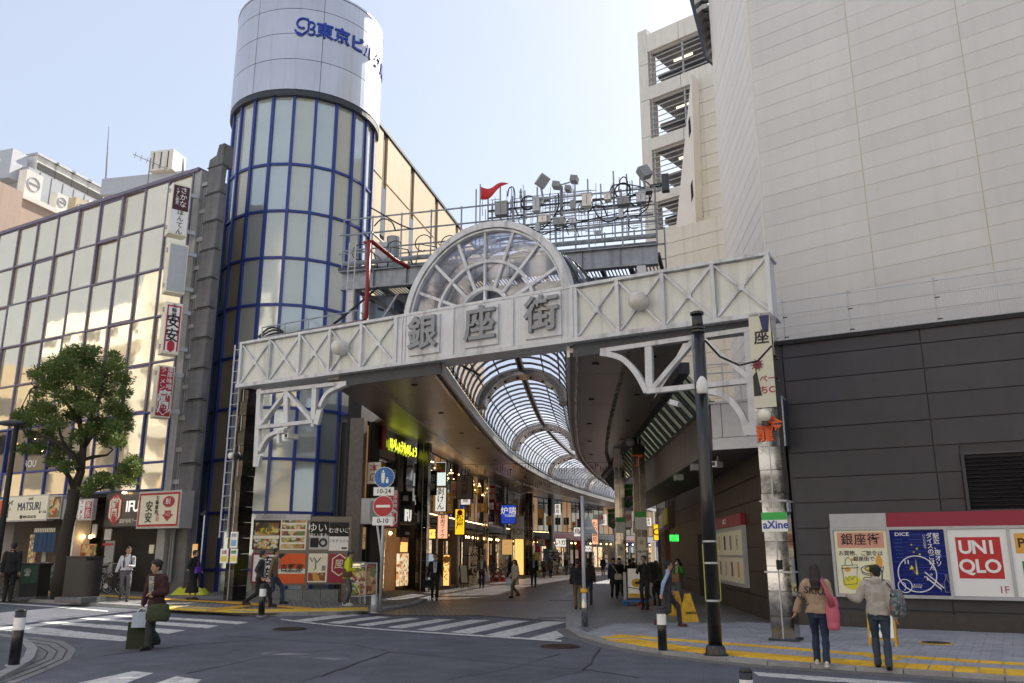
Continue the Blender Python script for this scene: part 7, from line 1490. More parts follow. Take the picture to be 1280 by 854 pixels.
limbs = [([(93, 612), (101, 590), (104, 560), (100, 530), (96, 490)], [.14, .12, .10, .07, .04], [0, .0, .1, .3, .4]), ([(93, 612), (86, 596), (76, 582)], [.09, .07, .05], [0, -.2, -.4]), ([(101, 590), (92, 570), (76, 556), (56, 545), (36, 548)], [.11, .09, .07, .05, .03], [0, -.2, -.4, -.5, -.6]),
         ([(92, 572), (82, 560), (76, 545), (72, 528)], [.07, .05, .04, .03], [-.2, -.1, .2, .3]), ([(103, 575), (118, 571), (134, 569), (141, 562)], [.06, .05, .03, .02], [0, .2, .4, .5]), ([(104, 560), (118, 540), (135, 530), (150, 515)], [.08, .06, .04, .02], [.1, .4, .7, .8]),
         ([(104, 560), (110, 530), (122, 500), (132, 470)], [.08, .07, .05, .03], [.1, -.3, -.5, -.6]), ([(100, 530), (84, 505), (66, 488), (52, 485)], [.06, .05, .03, .02], [.3, .5, .8, 1]), ([(98, 620), (112, 614), (126, 611), (140, 600)], [.05, .04, .03, .02], [0, -.1, -.3, -.4]), ([(97, 500), (92, 470), (90, 450), (100, 440)], [.05, .04, .03, .02], [.4, .2, 0, 0]), ([(60, 485), (45, 484), (38, 487)], [.03, .025, .02], [.8, .5, .3])]
for pts, rs, dys in limbs: MB().tube([tpt(x, y, d) for (x, y), d in zip(pts, dys)], rs, 8).build('limb', BARK, tr, smooth=True)
clumps = [(100, 445, 20, 13), (85, 440, 10, 7), (75, 455, 18, 10), (110, 455, 15, 10), (60, 462, 16, 9), (45, 470, 9, 6), (85, 470, 20, 12), (112, 478, 17, 12), (135, 462, 17, 12), (150, 455, 10, 8), (152, 475, 12, 10), (130, 488, 14, 11), (155, 492, 9, 8), (62, 482, 14, 9), (48, 492, 9, 6), (80, 495, 16, 10), (100, 500, 15, 10), (45, 508, 14, 8), (30, 517, 12, 7), (60, 512, 14, 8), (45, 525, 16, 8), (28, 530, 9, 6), (70, 528, 14, 9), (90, 520, 13, 9), (112, 512, 14, 10), (140, 508, 14, 10), (155, 520, 10, 9), (158, 535, 8, 8), (145, 532, 13, 10), (125, 528, 14, 10), (150, 550, 9, 8), (132, 548, 12, 9), (112, 540, 11, 9), (95, 545, 10, 8), (60, 545, 9, 7), (40, 545, 8, 5), (32, 560, 10, 6), (48, 560, 9, 6), (78, 562, 13, 9), (68, 575, 13, 8), (82, 585, 9, 7), (95, 572, 7, 6), (165, 575, 9, 8), (155, 588, 10, 8), (168, 590, 9, 7), (150, 600, 11, 6), (128, 595, 9, 6), (118, 605, 12, 6), (140, 605, 9, 5), (108, 612, 8, 5), (165, 602, 7, 5), (20, 522, 6, 4), (118, 440, 8, 6), (142, 445, 7, 5)]
rnd = random.Random(9); b = MB(); vs = []; fs = []
px_m = p.y*_c/F_PX*1.06
def leafclump(cx_, cy_, cz_, rx, ry, rz, n, lw=.045, ll=.12):
    for _ in range(n):
        while True:
            u = Vector((rnd.uniform(-1, 1), rnd.uniform(-1, 1), rnd.uniform(-1, 1)))
            if .12 < u.length < 1: break
        u *= rnd.uniform(.75, 1.12); q = Vector((cx_+u.x*rx, cy_+u.y*ry, cz_+u.z*rz)); d = (Vector((rnd.gauss(0, 1), rnd.gauss(0, 1), rnd.gauss(.25, .6)))+u*.9).normalized(); sd_ = d.cross(Vector((rnd.gauss(0, 1), rnd.gauss(0, 1), rnd.gauss(0, .6)))).normalized(); l = ll*rnd.uniform(.6, 1.2); ww = lw*rnd.uniform(.6, 1.1)
        i = len(vs); vs.extend([tuple(q), tuple(q+d*l*.5+sd_*ww*.5), tuple(q+d*l), tuple(q+d*l*.5-sd_*ww*.5)]); fs.append((i, i+1, i+2, i+3))
for cxp, cyp, rx, ry in clumps:
    for rep in range(2):
        dy = rnd.uniform(-1.3, 1.3); c = tpt(cxp+rnd.uniform(-3, 3), cyp+rnd.uniform(-3, 3), dy); sx_ = rx*px_m*1.0; sz = ry*px_m*.98
        leafclump(c[0], c[1], c[2], sx_, sx_*.9, sz, int(4.6*rx*ry/2)+40)
b.add(vs, fs); me = bpy.data.meshes.new('crown'); me.from_pydata(vs, [], fs); me.materials.append(LEAF); lk('crown', me, tr)
b = MB()                                                            # twigs into the clumps
for cxp, cyp, rx, ry in clumps:
    c = Vector(tpt(cxp, cyp, rnd.uniform(-.8, .8)))
    best = min((Vector(tpt(x, y, d)) for pts, rs, dys in limbs for (x, y), d in zip(pts, dys)), key=lambda v: (v-c).length); mid = (best+c)/2+Vector((rnd.uniform(-.1, .1), rnd.uniform(-.1, .1), -.08)); b.tube([best, mid, c], [.022, .015, .008], 5)
tag(b.build('twigs', BARK, tr), kind='stuff')
# ginkgo at the arcade end and slivers of crown at the left edge
GK = mat('ginkgo_leaf', (.42, .32, .04), .5, var=.3, vscale=1); GK2 = LEAF
def simple_tree(lab, base, h, rad, m, n, name='street_tree', ll=.3):
    global vs, fs
    t = thing(name, lab, 'tree', base); MB().tube([(0, 0, 0), (.05, 0, h*.45), (0, .1, h*.8)], [.18, .13, .06], 8).build('trunk', BARK, t, smooth=True)
    for k in range(5): a = k*1.3; MB().tube([(0, 0, h*(.4+.07*k)), (rad*.6*math.cos(a), rad*.6*math.sin(a), h*(.6+.07*k))], [.07, .02], 6).build('limb', BARK, t)
    vs, fs = [], []
    for k in range(16): a = rnd.uniform(0, 6.28); rr = rad*rnd.uniform(.1, .75); leafclump(rr*math.cos(a), rr*math.sin(a), h*rnd.uniform(.45, .95), rad*.4, rad*.4, rad*.38, n//16, ll*.5, ll)
    me = bpy.data.meshes.new('crown'); me.from_pydata(vs, [], fs); me.materials.append(m); lk('crown', me, t); return t
simple_tree('yellow leaved ginkgo glowing in sunlight beyond the arcade end', (15.6, 104, .02), 9.5, 3.4, GK, 9000, 'ginkgo_tree', .35)
# ================================================================ PEOPLE
SKIN = mat('skin', (.42, .25, .17), .55, var=.06, vscale=20); SKIN.node_tree.nodes["Principled BSDF"].inputs["Subsurface Weight"].default_value = .08
HAIR = mat('black_hair', (.012, .010, .009), .45, var=.3, vscale=30, bump=.5, bscale=120, stretch=(4, 4, .5)); HAIRB = mat('brown_hair', (.022, .012, .009), .45, var=.3, vscale=30, bump=.5, bscale=120, stretch=(4, 4, .5)); HAIRG = mat('greying_hair', (.018, .016, .016), .6, var=.4, vscale=60, bump=.8, bscale=150)
def cloth(name, col, rough=.85, var=.12, bump=.5): return mat(name, col, rough, var=var, vscale=9, bump=bump, bscale=14)
C_NAVY = cloth('navy_cloth', (.012, .014, .022)); C_BLACK = cloth('black_cloth', (.011, .011, .012)); C_CHAR = cloth('charcoal_cloth', (.035, .036, .042)); C_GREY = cloth('grey_cloth', (.10, .10, .11)); C_WHITE = cloth('white_shirt', (.62, .64, .68)); C_PBLUE = cloth('pale_blue_shirt', (.30, .40, .58)); C_DENIM = cloth('dark_denim', (.018, .03, .065)); C_DENIM2 = cloth('worn_denim', (.035, .052, .082), var=.3); C_BEIGE = cloth('beige_hoodie_cloth', (.36, .26, .18)); C_LGREY = cloth('oatmeal_hoodie_cloth', (.42, .39, .35)); C_KHAKI = cloth('khaki_cloth', (.16, .12, .07)); C_YEL = cloth('neon_yellow_cloth', (.55, .62, .02)); C_MAROON = cloth('maroon_knit', (.045, .014, .016)); C_GREEN = cloth('green_cardigan', (.05, .26, .04)); C_CREAM = cloth('cream_cloth_coat', (.50, .48, .42)); C_OLIVE = cloth('olive_cloth', (.035, .045, .02)); C_PINK = cloth('pink_canvas', (.50, .12, .17)); C_PATT = printm('scarf_pattern', [(.35, .35, .25), (.08, .12, .12), (.45, .4, .25), (.15, .2, .22), (.25, .18, .1)], 26); SHOEB = mat('black_shoe', (.015, .013, .012), .35, var=.2); SHOEM = mat('maroon_shoe', (.10, .02, .02), .35, var=.2); SHOEW = mat('white_sneaker', (.6, .6, .58), .5, var=.1)
def remesh(mb, vox, m, name, smooth_it=4, folds=0):
    me0 = mb.mesh('t', m); o = bpy.data.objects.new('t', me0)
    r = o.modifiers.new('r', 'REMESH'); r.mode = 'VOXEL'; r.voxel_size = vox; r.use_smooth_shade = True
    s = o.modifiers.new('s', 'SMOOTH'); s.factor = .5; s.iterations = smooth_it
    me = bake(o); bpy.data.meshes.remove(me0)
    if folds:                                                       # creases of hanging cloth
        off = random.random()*50
        for v, nv in [(v, v.normal.copy()) for v in me.vertices]:
            c = v.co; f = noise.noise(Vector((c.x*9+off, c.y*9, c.z*3.2)))+.6*noise.noise(Vector((c.x*4, c.y*4+off, c.z*15))); v.co = c+nv*(abs(f)*-2+.45)*folds
    me.name = name; me.materials.clear(); me.materials.append(m); return me
def cap(b, p, q, r0, r1=None, n=10):
    """tapered limb with round ends"""
    r1 = r0 if r1 is None else r1; p, q = Vector(p), Vector(q); d = (q-p); L = d.length
    if L < 1e-6: return b
    d.normalize(); a = d.orthogonal().normalized(); c = d.cross(a); rg = []
    for t in (80, 55, 28): t = R(t); rg.append((p-d*r0*math.sin(t), r0*math.cos(t)))
    rg.append((p, r0)); rg.append((q, r1))
    for t in (28, 55, 80): t = R(t); rg.append((q+d*r1*math.sin(t), r1*math.cos(t)))
    return b.rings([[x+(a*math.cos(2*math.pi*k/n)+c*math.sin(2*math.pi*k/n))*rr for k in range(n)] for x, rr in rg])
def loft(b, secs, n=18):
    """sections (centre, rx, ry, yaw)"""
    out = []
    for c, rx, ry, yw in secs:
        cc, ss = math.cos(yw), math.sin(yw); ring = []
        for k in range(n):
            t = 2*math.pi*k/n; x, y = rx*math.cos(t), ry*math.sin(t); ring.append((c[0]+x*cc-y*ss, c[1]+x*ss+y*cc, c[2]))
        out.append(ring)
    return b.rings(out)
def ik(a, c, l1, l2, pole):
    a, c = Vector(a), Vector(c); d = c-a; L = min(d.length, (l1+l2)*.999); dn = d.normalized(); x = (l1*l1-l2*l2+L*L)/(2*L); h = math.sqrt(max(0, l1*l1-x*x)); pv = Vector(pole); pv = (pv-dn*pv.dot(dn)).normalized(); return a+dn*x+pv*h
TOPS = [698, 682, 687, 677, 684, 682, 687, 691, 694, 698, 693, 697, 696, 697, 702, 703, 697, 697, 697, 697, 697, 694, 703, 703, 700, 698, 697, 703, 704]
def person(label, pos, yaw, h=1.7, top=C_NAVY, bot=C_CHAR, shoe=SHOEB, hair=HAIR, stride=.0, hands=None, hq=1, hairlen=0, style='jacket', lift=0, female=False, collar=None, skirt=False, head_yaw=0, head_pitch=0, lean=0, tie=None, inner=None, cap_=None, hood=False, sleeves=True, face=True, group=None, puffy=0, hip_w=1, long_=0, torso_scale=1.0):
    """figure facing local -y. hands: ((x,y,z),(x,y,z)) wrist targets of right (-x) and left (+x) side, in metres at height 1.7"""
    h = max(1.35, min(1.8, (at(640, TOPS.pop(0), pos[1]).z-pos[2]))); t = thing('person', label, 'person', pos, rotz=R(yaw), group=group); S = h/1.735; vox = {2: .011, 1: .015, 0: .024}[hq]
    fw = .92 if female else 1.0
    hipz = .90-.10*(stride/.6)**2*.6
    fy = stride/2
    # walking: left (+x) foot forward (-y) when stride>0
    footL = Vector((.085, -fy, .085+lift*0)); footR = Vector((-.085, fy, .085+(.06 if abs(stride) > .3 else 0)+lift))
    hl, hr = Vector((.092*fw, .0, hipz)), Vector((-.092*fw, .0, hipz))
    kl_, kr_ = ik(hl, footL, .425, .42, (0, -1, 0)), ik(hr, footR, .425, .42, (0, -1, 0))
    ly = -math.sin(R(lean)); ch = Vector((0, ly*.38, hipz+.36)); sh = Vector((0, ly*.52, hipz+.50)); nk = Vector((0, ly*.56-.005, hipz+.555)); hc = Vector((0, ly*.66-.03-.04*math.sin(R(head_pitch)), hipz+.69))
    shL, shR = sh+Vector((.175*fw, .01, -.02)), sh+Vector((-.175*fw, .01, -.02))
    if hands is None: hands = ((-.25, .08 if stride >= 0 else -.2, .80), (.25, .04, .80))
    wr = Vector(hands[0]); wl = Vector(hands[1])
    el = lambda s_, w_, sx: ik(s_, w_, .275, .245, (sx*.45, .9, -.2) if w_.z < 1.04 else (sx*.35, .25, -1))
    eR, eL = el(shR, wr, -1), el(shL, wl, 1)
    wr = eR+(wr-eR).normalized()*.245; wl = eL+(wl-eL).normalized()*.245
    def sc(v): return Vector(v)*S
    # ---- body, one continuous mesh
    b = MB(); V = sc
    loft(b, [(V((0, .0, hipz-.10)), .13*S*fw, .09*S, 0), (V((0, .0, hipz)), .155*S*fw*hip_w, .10*S, 0), (V((0, ly*.1, hipz+.14)), .13*S*fw, .085*S, 0), (V(ch), .155*S*fw, .10*S, 0), (V(sh), .15*S*fw, .085*S, 0), (V(sh+Vector((0, 0, .05))), .07*S, .06*S, 0)])
    cap(b, V(sh), V(hc-Vector((0, -.02, .06))), .055*S*fw, .05*S)
    hy = R(head_yaw); rotH = Matrix.Rotation(hy, 3, 'Z') @ Matrix.Rotation(R(head_pitch), 3, 'X'); H = lambda x, y, z: V(hc)+(rotH @ Vector((x, y, z)))*S
    b.ell(H(0, .012, .035), .076*S, .095*S, .088*S, 18, 12, rotH); b.ell(H(0, -.022, -.035), .060*S, .068*S, .078*S, 16, 10, rotH); b.ell(H(0, -.050, -.085), .030*S, .028*S, .026*S, 10, 8, rotH)
    b.ell(H(0, -.10, -.022), .013*S, .016*S, .02*S, 8, 6, rotH); b.ell(H(0, -.092, .002), .009*S, .012*S, .028*S, 8, 6, rotH)
    for s in (-1, 1): b.ell(H(s*.080, .015, -.015), .012*S, .02*S, .032*S, 8, 6, rotH)
    for a_, e_, w_, s_ in ((shR, eR, wr, -1), (shL, eL, wl, 1)):
        cap(b, V(a_), V(e_), .047*S, .038*S); cap(b, V(e_), V(w_), .037*S, .026*S); d = (w_-e_).normalized(); side = d.cross(Vector((0, 1, 0))).normalized() if abs(d.y) < .9 else Vector((1, 0, 0)); up = d.cross(side)
        pc_ = w_+d*.045; cap(b, V(w_), V(w_+d*.075), .026*S, .03*S)
        if hq >= 1:
            for i, (o_, l_) in enumerate(((-.026, .065), (-.009, .078), (.009, .072), (.026, .056))):
                base = w_+d*.08+up*o_; k1 = base+d*l_*.5+side*(.012*s_); cap(b, V(base), V(k1), .0095*S, .009*S, 6); cap(b, V(k1), V(k1+d*l_*.3+side*.025*s_), .009*S, .008*S, 6)
            th = w_+d*.02-up*.028*1; cap(b, V(th), V(th+d*.045-up*.022), .012*S, .010*S, 6); cap(b, V(th+d*.045-up*.022), V(th+d*.075-up*.022+side*.01*s_), .010*S, .008*S, 6)
        else: b.ell(V(w_+d*.10), .028*S, .028*S, .05*S, 8, 6)
    for a_, k_, f_ in ((hl, kl_, footL), (hr, kr_, footR)): cap(b, V(a_), V(k_), .078*S, .052*S); cap(b, V(k_), V(f_), .050*S, .034*S); cap(b, V(f_-Vector((0, -.02, .04))), V(f_+Vector((0, -.12, -.05))), .035*S, .028*S)
    lk('body', remesh(b, vox if hq < 2 else .0105, SKIN, 'body'), t)
    # ---- trousers or skirt
    b = MB()
    if skirt:
        loft(b, [(V((0, 0, hipz+.13)), .145*S, .105*S, 0), (V((0, 0, hipz)), .175*S, .13*S, 0), (V((0, 0, .55)), .19*S, .16*S, 0), (V((0, 0, .26)), .235*S, .25*S, 0), (V((0, 0, .245)), .22*S, .23*S, 0)])
    else:
        loft(b, [(V((0, 0, hipz+.13)), .138*S*fw, .098*S, 0), (V((0, 0, hipz)), .170*S*fw*hip_w, .118*S, 0), (V((0, .0, hipz-.10)), .155*S*fw, .108*S, 0)])
        for a_, k_, f_ in ((hl, kl_, footL), (hr, kr_, footR)): cap(b, V(a_), V(k_), .095*S, .070*S); cap(b, V(k_), V(f_+Vector((0, .005, .0))), .068*S, .056*S*(1+.25*puffy)); b.ell(V(k_+(f_-k_)*.86+Vector((0, .01, 0))), .066*S, .072*S, .05*S, 10, 6)
    lk('skirt' if skirt else 'trousers', remesh(b, vox, bot, 'trousers', 3, .010), t)
    # ---- shoes
    for f_ in (footL, footR):
        b = MB(); fz = f_.z-.085; b.ell(V((f_.x, f_.y-.055, fz+.045)), .047*S, .135*S, .042*S, 14, 8); b.ell(V((f_.x, f_.y+.03, fz+.06)), .042*S, .055*S, .055*S, 12, 8)
        o = lk('shoe', remesh(b, .014, shoe, 'shoe', 2), t); sl = MB(); loft(sl, [(V((f_.x, f_.y-.055, fz+.0)), .045*S, .138*S, 0), (V((f_.x, f_.y-.055, fz+.022)), .049*S, .142*S, 0)]); sl.build('sole', SIGNW if shoe is SHOEW or shoe is C_DENIM else MBLACK, o)
    # ---- top
    hem = {'jacket': -.06, 'shirt': .10, 'hoodie': -.02, 'vest': .08, 'coat': -.28-long_, 'sweater': .0, 'cardigan': -.10}[style]; ex = {'jacket': .018, 'shirt': .010, 'hoodie': .028, 'vest': .012, 'coat': .028, 'sweater': .022, 'cardigan': .022}[style]+puffy*.02
    b = MB(); ts = torso_scale
    loft(b, [(V((0, ly*.0, hipz+hem)), (.163+ex)*S*fw*ts+(.02 if hem < -.1 else 0), (.105+ex)*S+(.02 if hem < -.1 else 0), 0), (V((0, ly*.05, hipz+.06)), (.155+ex)*S*fw*ts, (.10+ex)*S, 0), (V((0, ly*.16, hipz+.18)), (.138+ex)*S*fw*ts, (.092+ex)*S, 0), (V(ch), (.163+ex)*S*fw*ts, (.105+ex)*S, 0), (V(sh-Vector((0, 0, .02))), (.165+ex)*S*fw, (.09+ex)*S, 0), (V(sh+Vector((0, 0, .045))), .085*S, .07*S, 0), (V(sh+Vector((0, 0, .075))), .058*S, .058*S, 0)])
    if sleeves:
        for a_, e_, w_ in ((shR, eR, wr), (shL, eL, wl)): cap(b, V(a_), V(e_), (.050+ex)*S, (.044+ex*.8)*S); cap(b, V(e_), V(w_-(w_-e_)*.06), (.043+ex*.8)*S, (.034+ex*.7)*S)
    if hood: b.ell(V(sh+Vector((0, .085, .05))), .10*S, .065*S, .075*S, 14, 8); b.torus(V(sh+Vector((0, .01, .065))), .075*S, .028*S, 'z', 16, 6)
    lk({'vest': 'vest', 'shirt': 'shirt', 'coat': 'coat', 'hoodie': 'hoodie', 'sweater': 'sweater', 'cardigan': 'cardigan'}.get(style, 'jacket'), remesh(b, vox, top, 'top', 3, .011), t)
    if style == 'vest':
        b = MB(); [(cap(b, V(a_), V(e_), .056*S, .052*S), cap(b, V(e_), V(w_-(w_-e_)*.06), .050*S, .040*S)) for a_, e_, w_ in ((shR, eR, wr), (shL, eL, wl))]; loft(b, [(V(sh-Vector((0, 0, .06))), .12*S, .07*S, 0), (V(sh+Vector((0, 0, .05))), .075*S, .065*S, 0), (V(sh+Vector((0, 0, .09))), .06*S, .06*S, 0)]); lk('shirt', remesh(b, vox, inner or C_PBLUE, 'shirt', 2, .006), t)
    elif inner:
        b = MB(); yb = -(.105+ex+.004); b.add([V(v) for v in ((-.07, yb+ly*.5, sh.z+.02), (.07, yb+ly*.5, sh.z+.02), (.055, yb+ly*.2-.004, hipz+.12), (-.055, yb+ly*.2-.004, hipz+.12), (-.05, yb+.02+ly*.5, sh.z+.02), (.05, yb+.02+ly*.5, sh.z+.02), (.04, yb+.02+ly*.2, hipz+.12), (-.04, yb+.02+ly*.2, hipz+.12))], [(0, 1, 2, 3), (4, 7, 6, 5), (0, 4, 5, 1), (1, 5, 6, 2), (2, 6, 7, 3), (3, 7, 4, 0)]); lk('shirt_front', b.mesh('shirt_front', inner), t)
        if tie: b = MB(); b.cbox(V((0, yb-.012+ly*.4, sh.z-.10)), (.035*S, .012*S, .26*S)); lk('tie', b.mesh('tie', tie), t)
    b = MB().torus(V(sh+Vector((0, -.005, .075))), .058*S, .014*S, 'z', 16, 6); lk('collar', b.mesh('collar', collar or inner or top, True), t)
    # ---- hair
    b = MB(); b.ell(H(0, .030, .050), .088*S, .098*S, .090*S, 18, 12, rotH); b.ell(H(0, -.035, .098), .070*S, .045*S, .030*S, 14, 8, rotH); b.ell(H(0, .065, -.01), .070*S, .055*S, .075*S, 14, 8, rotH)
    for s in (-1, 1): b.ell(H(s*.073, .01, .030), .018*S, .045*S, .045*S, 10, 6, rotH)
    if hairlen:
        loft(b, [(H(0, .045, .06), .082*S, .075*S, hy), (H(0, .07+.06*hairlen, -.04), .092*S, .075*S, hy), (H(0, .10+.10*hairlen, -.10-.1*hairlen), .098*S, .066*S, hy), (H(0, .12+.10*hairlen, -.16-.26*hairlen), .08*S, .04*S, hy)])
        for s in (-1, 1): cap(b, H(s*.075, .0, .03), H(s*.078, .02, -.08-.1*hairlen), .022*S, .014*S, 8)
    if cap_: pass
    lk('hair', remesh(b, vox, hair, 'hair', 2, .005), t)
    if cap_:
        b = MB(); b.ell(H(0, .01, .075), .098*S, .11*S, .07*S, 18, 10, rotH); b.ell(H(0, -.10, .065), .07*S, .06*S, .01*S, 14, 6, rotH); lk('cap', remesh(b, vox, cap_, 'cap', 2), t)
    if face and hq >= 1:
        for s in (-1, 1): lk('eye', MB().ell(H(s*.03, -.078, .004), .012*S, .008*S, .006*S, 8, 6, rotH).mesh('eye', INK, True), t); lk('eyebrow', MB().ell(H(s*.031, -.080, .026), .018*S, .008*S, .004*S, 8, 5, rotH).mesh('eyebrow', HAIR, True), t)
        lk('mouth', MB().ell(H(0, -.088, -.060), .020*S, .006*S, .005*S, 10, 6, rotH).mesh('mouth', mat('lip', (.25, .08, .07), .5), True), t)
    M = t.matrix_basis = Matrix.Translation(Vector(pos)) @ Matrix.Rotation(R(yaw), 4, 'Z')
    info = dict(obj=t, S=S, wr=M @ V(wr+(wr-eR).normalized()*.09), wl=M @ V(wl+(wl-eL).normalized()*.09), shL=M @ V(shL), shR=M @ V(shR), ch=M @ V(ch), M=M, hipz=hipz, sh=sh, V=V, hc=M @ V(hc)); return info
def bag(lab, c, dims, m, yaw, handle=None, cat='bag', name='bag', round_=True, strap=None, strapm=None, group=None, extra=None):
    """bag hanging with its body centred at c; handle = points of the grip in world space"""
    t = thing(name, lab, cat, c, rotz=R(yaw), group=group); w_, d_, h_ = dims; b = MB()
    if round_:
        loft(b, [((0, 0, -h_/2), w_*.36, d_*.36, 0), ((0, 0, -h_*.42), w_*.47, d_*.47, 0), ((0, 0, -.1*h_), w_*.5, d_*.5, 0), ((0, 0, h_*.3), w_*.42, d_*.36, 0), ((0, 0, h_/2), w_*.36, d_*.18, 0)], 20)
        lk('bag_body', remesh(b, .014, m, 'bag_body', 2, .010), t)
    else:
        b.rings([[(x*w_/2*s, y*d_/2*s, z) for x, y in ((-1, -1), (1, -1), (1, 1), (-1, 1))] for z, s in ((-h_/2, 1), (h_*.1, .98), (h_/2, .97))], cap=True); b.build('bag_body', m, t)
    if handle: inv = (Matrix.Translation(Vector(c)) @ Matrix.Rotation(R(yaw), 4, 'Z')).inverted(); lk('handle', MB().tube([inv @ Vector(p) for p in handle], .010, 6).mesh('handle', strapm or m), t)
    return t
def hang(lab, wrist, dims, m, yaw, drop=.12, **k):
    c = wrist-Vector((0, 0, dims[2]/2+drop)); up = Vector((0, 0, 1)); rt = Vector((math.cos(R(yaw)), math.sin(R(yaw)), 0))*dims[0]*.3; tp_ = c+up*dims[2]/2
    return bag(lab, c, dims, m, yaw, handle=[tp_-rt-up*.02, tp_-rt*.6+up*drop*.7, wrist+up*.0, tp_+rt*.6+up*drop*.7, tp_+rt-up*.02], **k)
def fwd_bag(P, lab, x, y, z, dims, m, name='bag', cat='bag', strap=True, strapm=None, yaw=0, round_=True, tilt=None):
    """bag worn on the body at local coordinates (at height 1.7), with a strap over the shoulder"""
    M, V = P['M'], P['V']; c = M @ V((x, y, z)); sx_ = 1 if x > 0 else -1; inv = Matrix.Translation(c) @ Matrix.Rotation(P['obj'].rotation_euler.z+R(yaw), 4, 'Z')
    t = bag(lab, c, dims, m, math.degrees(P['obj'].rotation_euler.z)+yaw, None, cat, name, round_)
    if strap:
        if strap == 'cross': pts = [(x, y*.8, z+.04), (x*.6, -.15, z+.22), (-sx_*.07, -.12, P['sh'].z+.0), (-sx_*.10, .02, P['sh'].z+.065), (-sx_*.05, .14, P['sh'].z-.05), (x*.6, .15, z+.2), (x, y*.8+.02, z+.04)]
        else: pts = [(x*.98, y-.05, z+.05), (x*.85, -.10, P['sh'].z-.10), (sx_*.13, .0, P['sh'].z+.05), (x*.85, .12, P['sh'].z-.10), (x*.98, y+.05, z+.05)]
        lk('strap', MB().tube([inv.inverted() @ (M @ V(p)) for p in pts], .013, 6).mesh('strap', strapm or m), t)
    return t
GL = OFFL; A0_ = .014
# --- 1 elderly woman crossing
P = person('elderly woman with curly dark hair crossing the road in a maroon cardigan', G(190, 811.5), -22, 1.60, C_MAROON, C_CHAR, SHOEB, HAIRG, .42, ((-.30, -.08, .72), (.12, -.24, 1.06)), 2, 0, 'cardigan', female=True, inner=C_PATT, collar=C_PATT, head_yaw=-22, head_pitch=10, lean=6, puffy=.7, hip_w=1.1)
b = MB(); M = P['M']; rnd = random.Random(4)
for _ in range(60): a = rnd.uniform(0, 6.28); e = rnd.uniform(.0, 1.4); c = P['hc']+Vector((0, 0, .05)); b.ell((c.x+.085*math.cos(a)*math.cos(e), c.y+.03+.09*math.sin(a)*math.cos(e)*(1 if math.sin(a) > 0 else .5), c.z+.075*math.sin(e)), .022, .022, .02, 7, 5)
o = b.build('curls', HAIRG, None, smooth=True); o.parent = P['obj']; o.matrix_parent_inverse = P['M'].inverted(); tag(o, kind='stuff')
hang('pale blue paper shopping bag held in the elderly woman\'s right hand', P['wr']+Vector((.05, -.08, .02)), (.30, .12, .24), mat('paper_blue', (.45, .55, .66), .6, var=.1), 15, .08, round_=False, name='shopping_bag', strapm=SIGNW)
hang('large olive tote hanging below the blue paper bag', P['wr']+Vector((.0, .08, -.12)), (.44, .14, .46), C_OLIVE, 12, .1, name='tote_bag', round_=False)
hang('bulky dark green handbag on the elderly woman\'s forearm', P['wl']+Vector((.20, -.0, -.06)), (.42, .2, .30), C_OLIVE, 5, .09, name='handbag', strapm=C_MAROON)
# --- 2 man with backpack straps
P = person('man with glasses in a white shirt and grey trousers walking on the left pavement', onf(154, 752, OFFL), 28, 1.72, C_WHITE, C_GREY, SHOEB, HAIR, .36, ((-.31, .02, .84), (.06, -.24, 1.10)), 2, 0, 'shirt', lean=1, torso_scale=1.12)
for s in (-1, 1): inv = P['M'].inverted(); lk('backpack_strap', MB().tube([P['V']((s*.10, -.09, .95+.1)), P['V']((s*.115, -.125, 1.22)), P['V']((s*.10, -.05, 1.44)), P['V']((s*.10, .1, 1.38))], .02, 6).mesh('backpack_strap', C_NAVY), P['obj'])
lk('glasses', MB().torus(P['V']((-.032, -.125, P['hipz']+.695)), .02, .003, 'y', 12, 4).torus(P['V']((.032, -.125, P['hipz']+.695)), .02, .003, 'y', 12, 4).mesh('glasses', INK), P['obj'])
bag('black jacket carried over the arm of the man in the white shirt', P['wr']+Vector((.02, 0, -.08)), (.16, .12, .42), C_BLACK, 0, None, 'jacket', 'carried_jacket')
# --- 3 woman in black with purple bag
P = person('woman in black sweater and long black skirt with her arm stretched out', onf(239, 750, OFFL), 72, 1.64, C_BLACK, C_BLACK, SHOEB, HAIR, .12, ((-.44, -.10, 1.05), (.17, -.16, 1.0)), 2, 0, 'sweater', female=True, skirt=True, head_yaw=10, puffy=.4)
fwd_bag(P, 'small bright purple shoulder bag worn by the woman in black', .0, -.20, 1.02, (.24, .09, .17), mat('purple_leather', (.09, .03, .36), .35), 'shoulder_bag', strap='cross', round_=False)
# --- 4 far left cyclist
P = person('man in a dark jacket seen from behind at the left frame edge', onf(8, 752, OFFL), 200, 1.70, C_BLACK, C_BLACK, SHOEB, HAIR, .1, None, 1, 0, 'jacket', face=False, puffy=.5)
bicycle(onf(0, 751, OFFL), 70, 'dark bicycle held by the man at the left frame edge', BLACK)
# --- 5, 6 pair walking
P = person('man in a dark jacket and white shirt striding past the poster wall', onf(322, 758.5, OFFL), 96, 1.76, C_CHAR, C_BLACK, SHOEB, HAIR, .74, ((-.26, -.10, .86), (.25, -.02, .84)), 2, 0, 'jacket', lean=3, inner=C_WHITE)
P = person('man in a grey jacket and jeans half hidden behind the striding man', onf(333, 756.5, OFFL)+Vector((0, .5, 0)), 96, 1.78, C_KHAKI, C_DENIM2, SHOEB, HAIR, .6, None, 1, 0, 'jacket', lean=2, inner=C_WHITE)
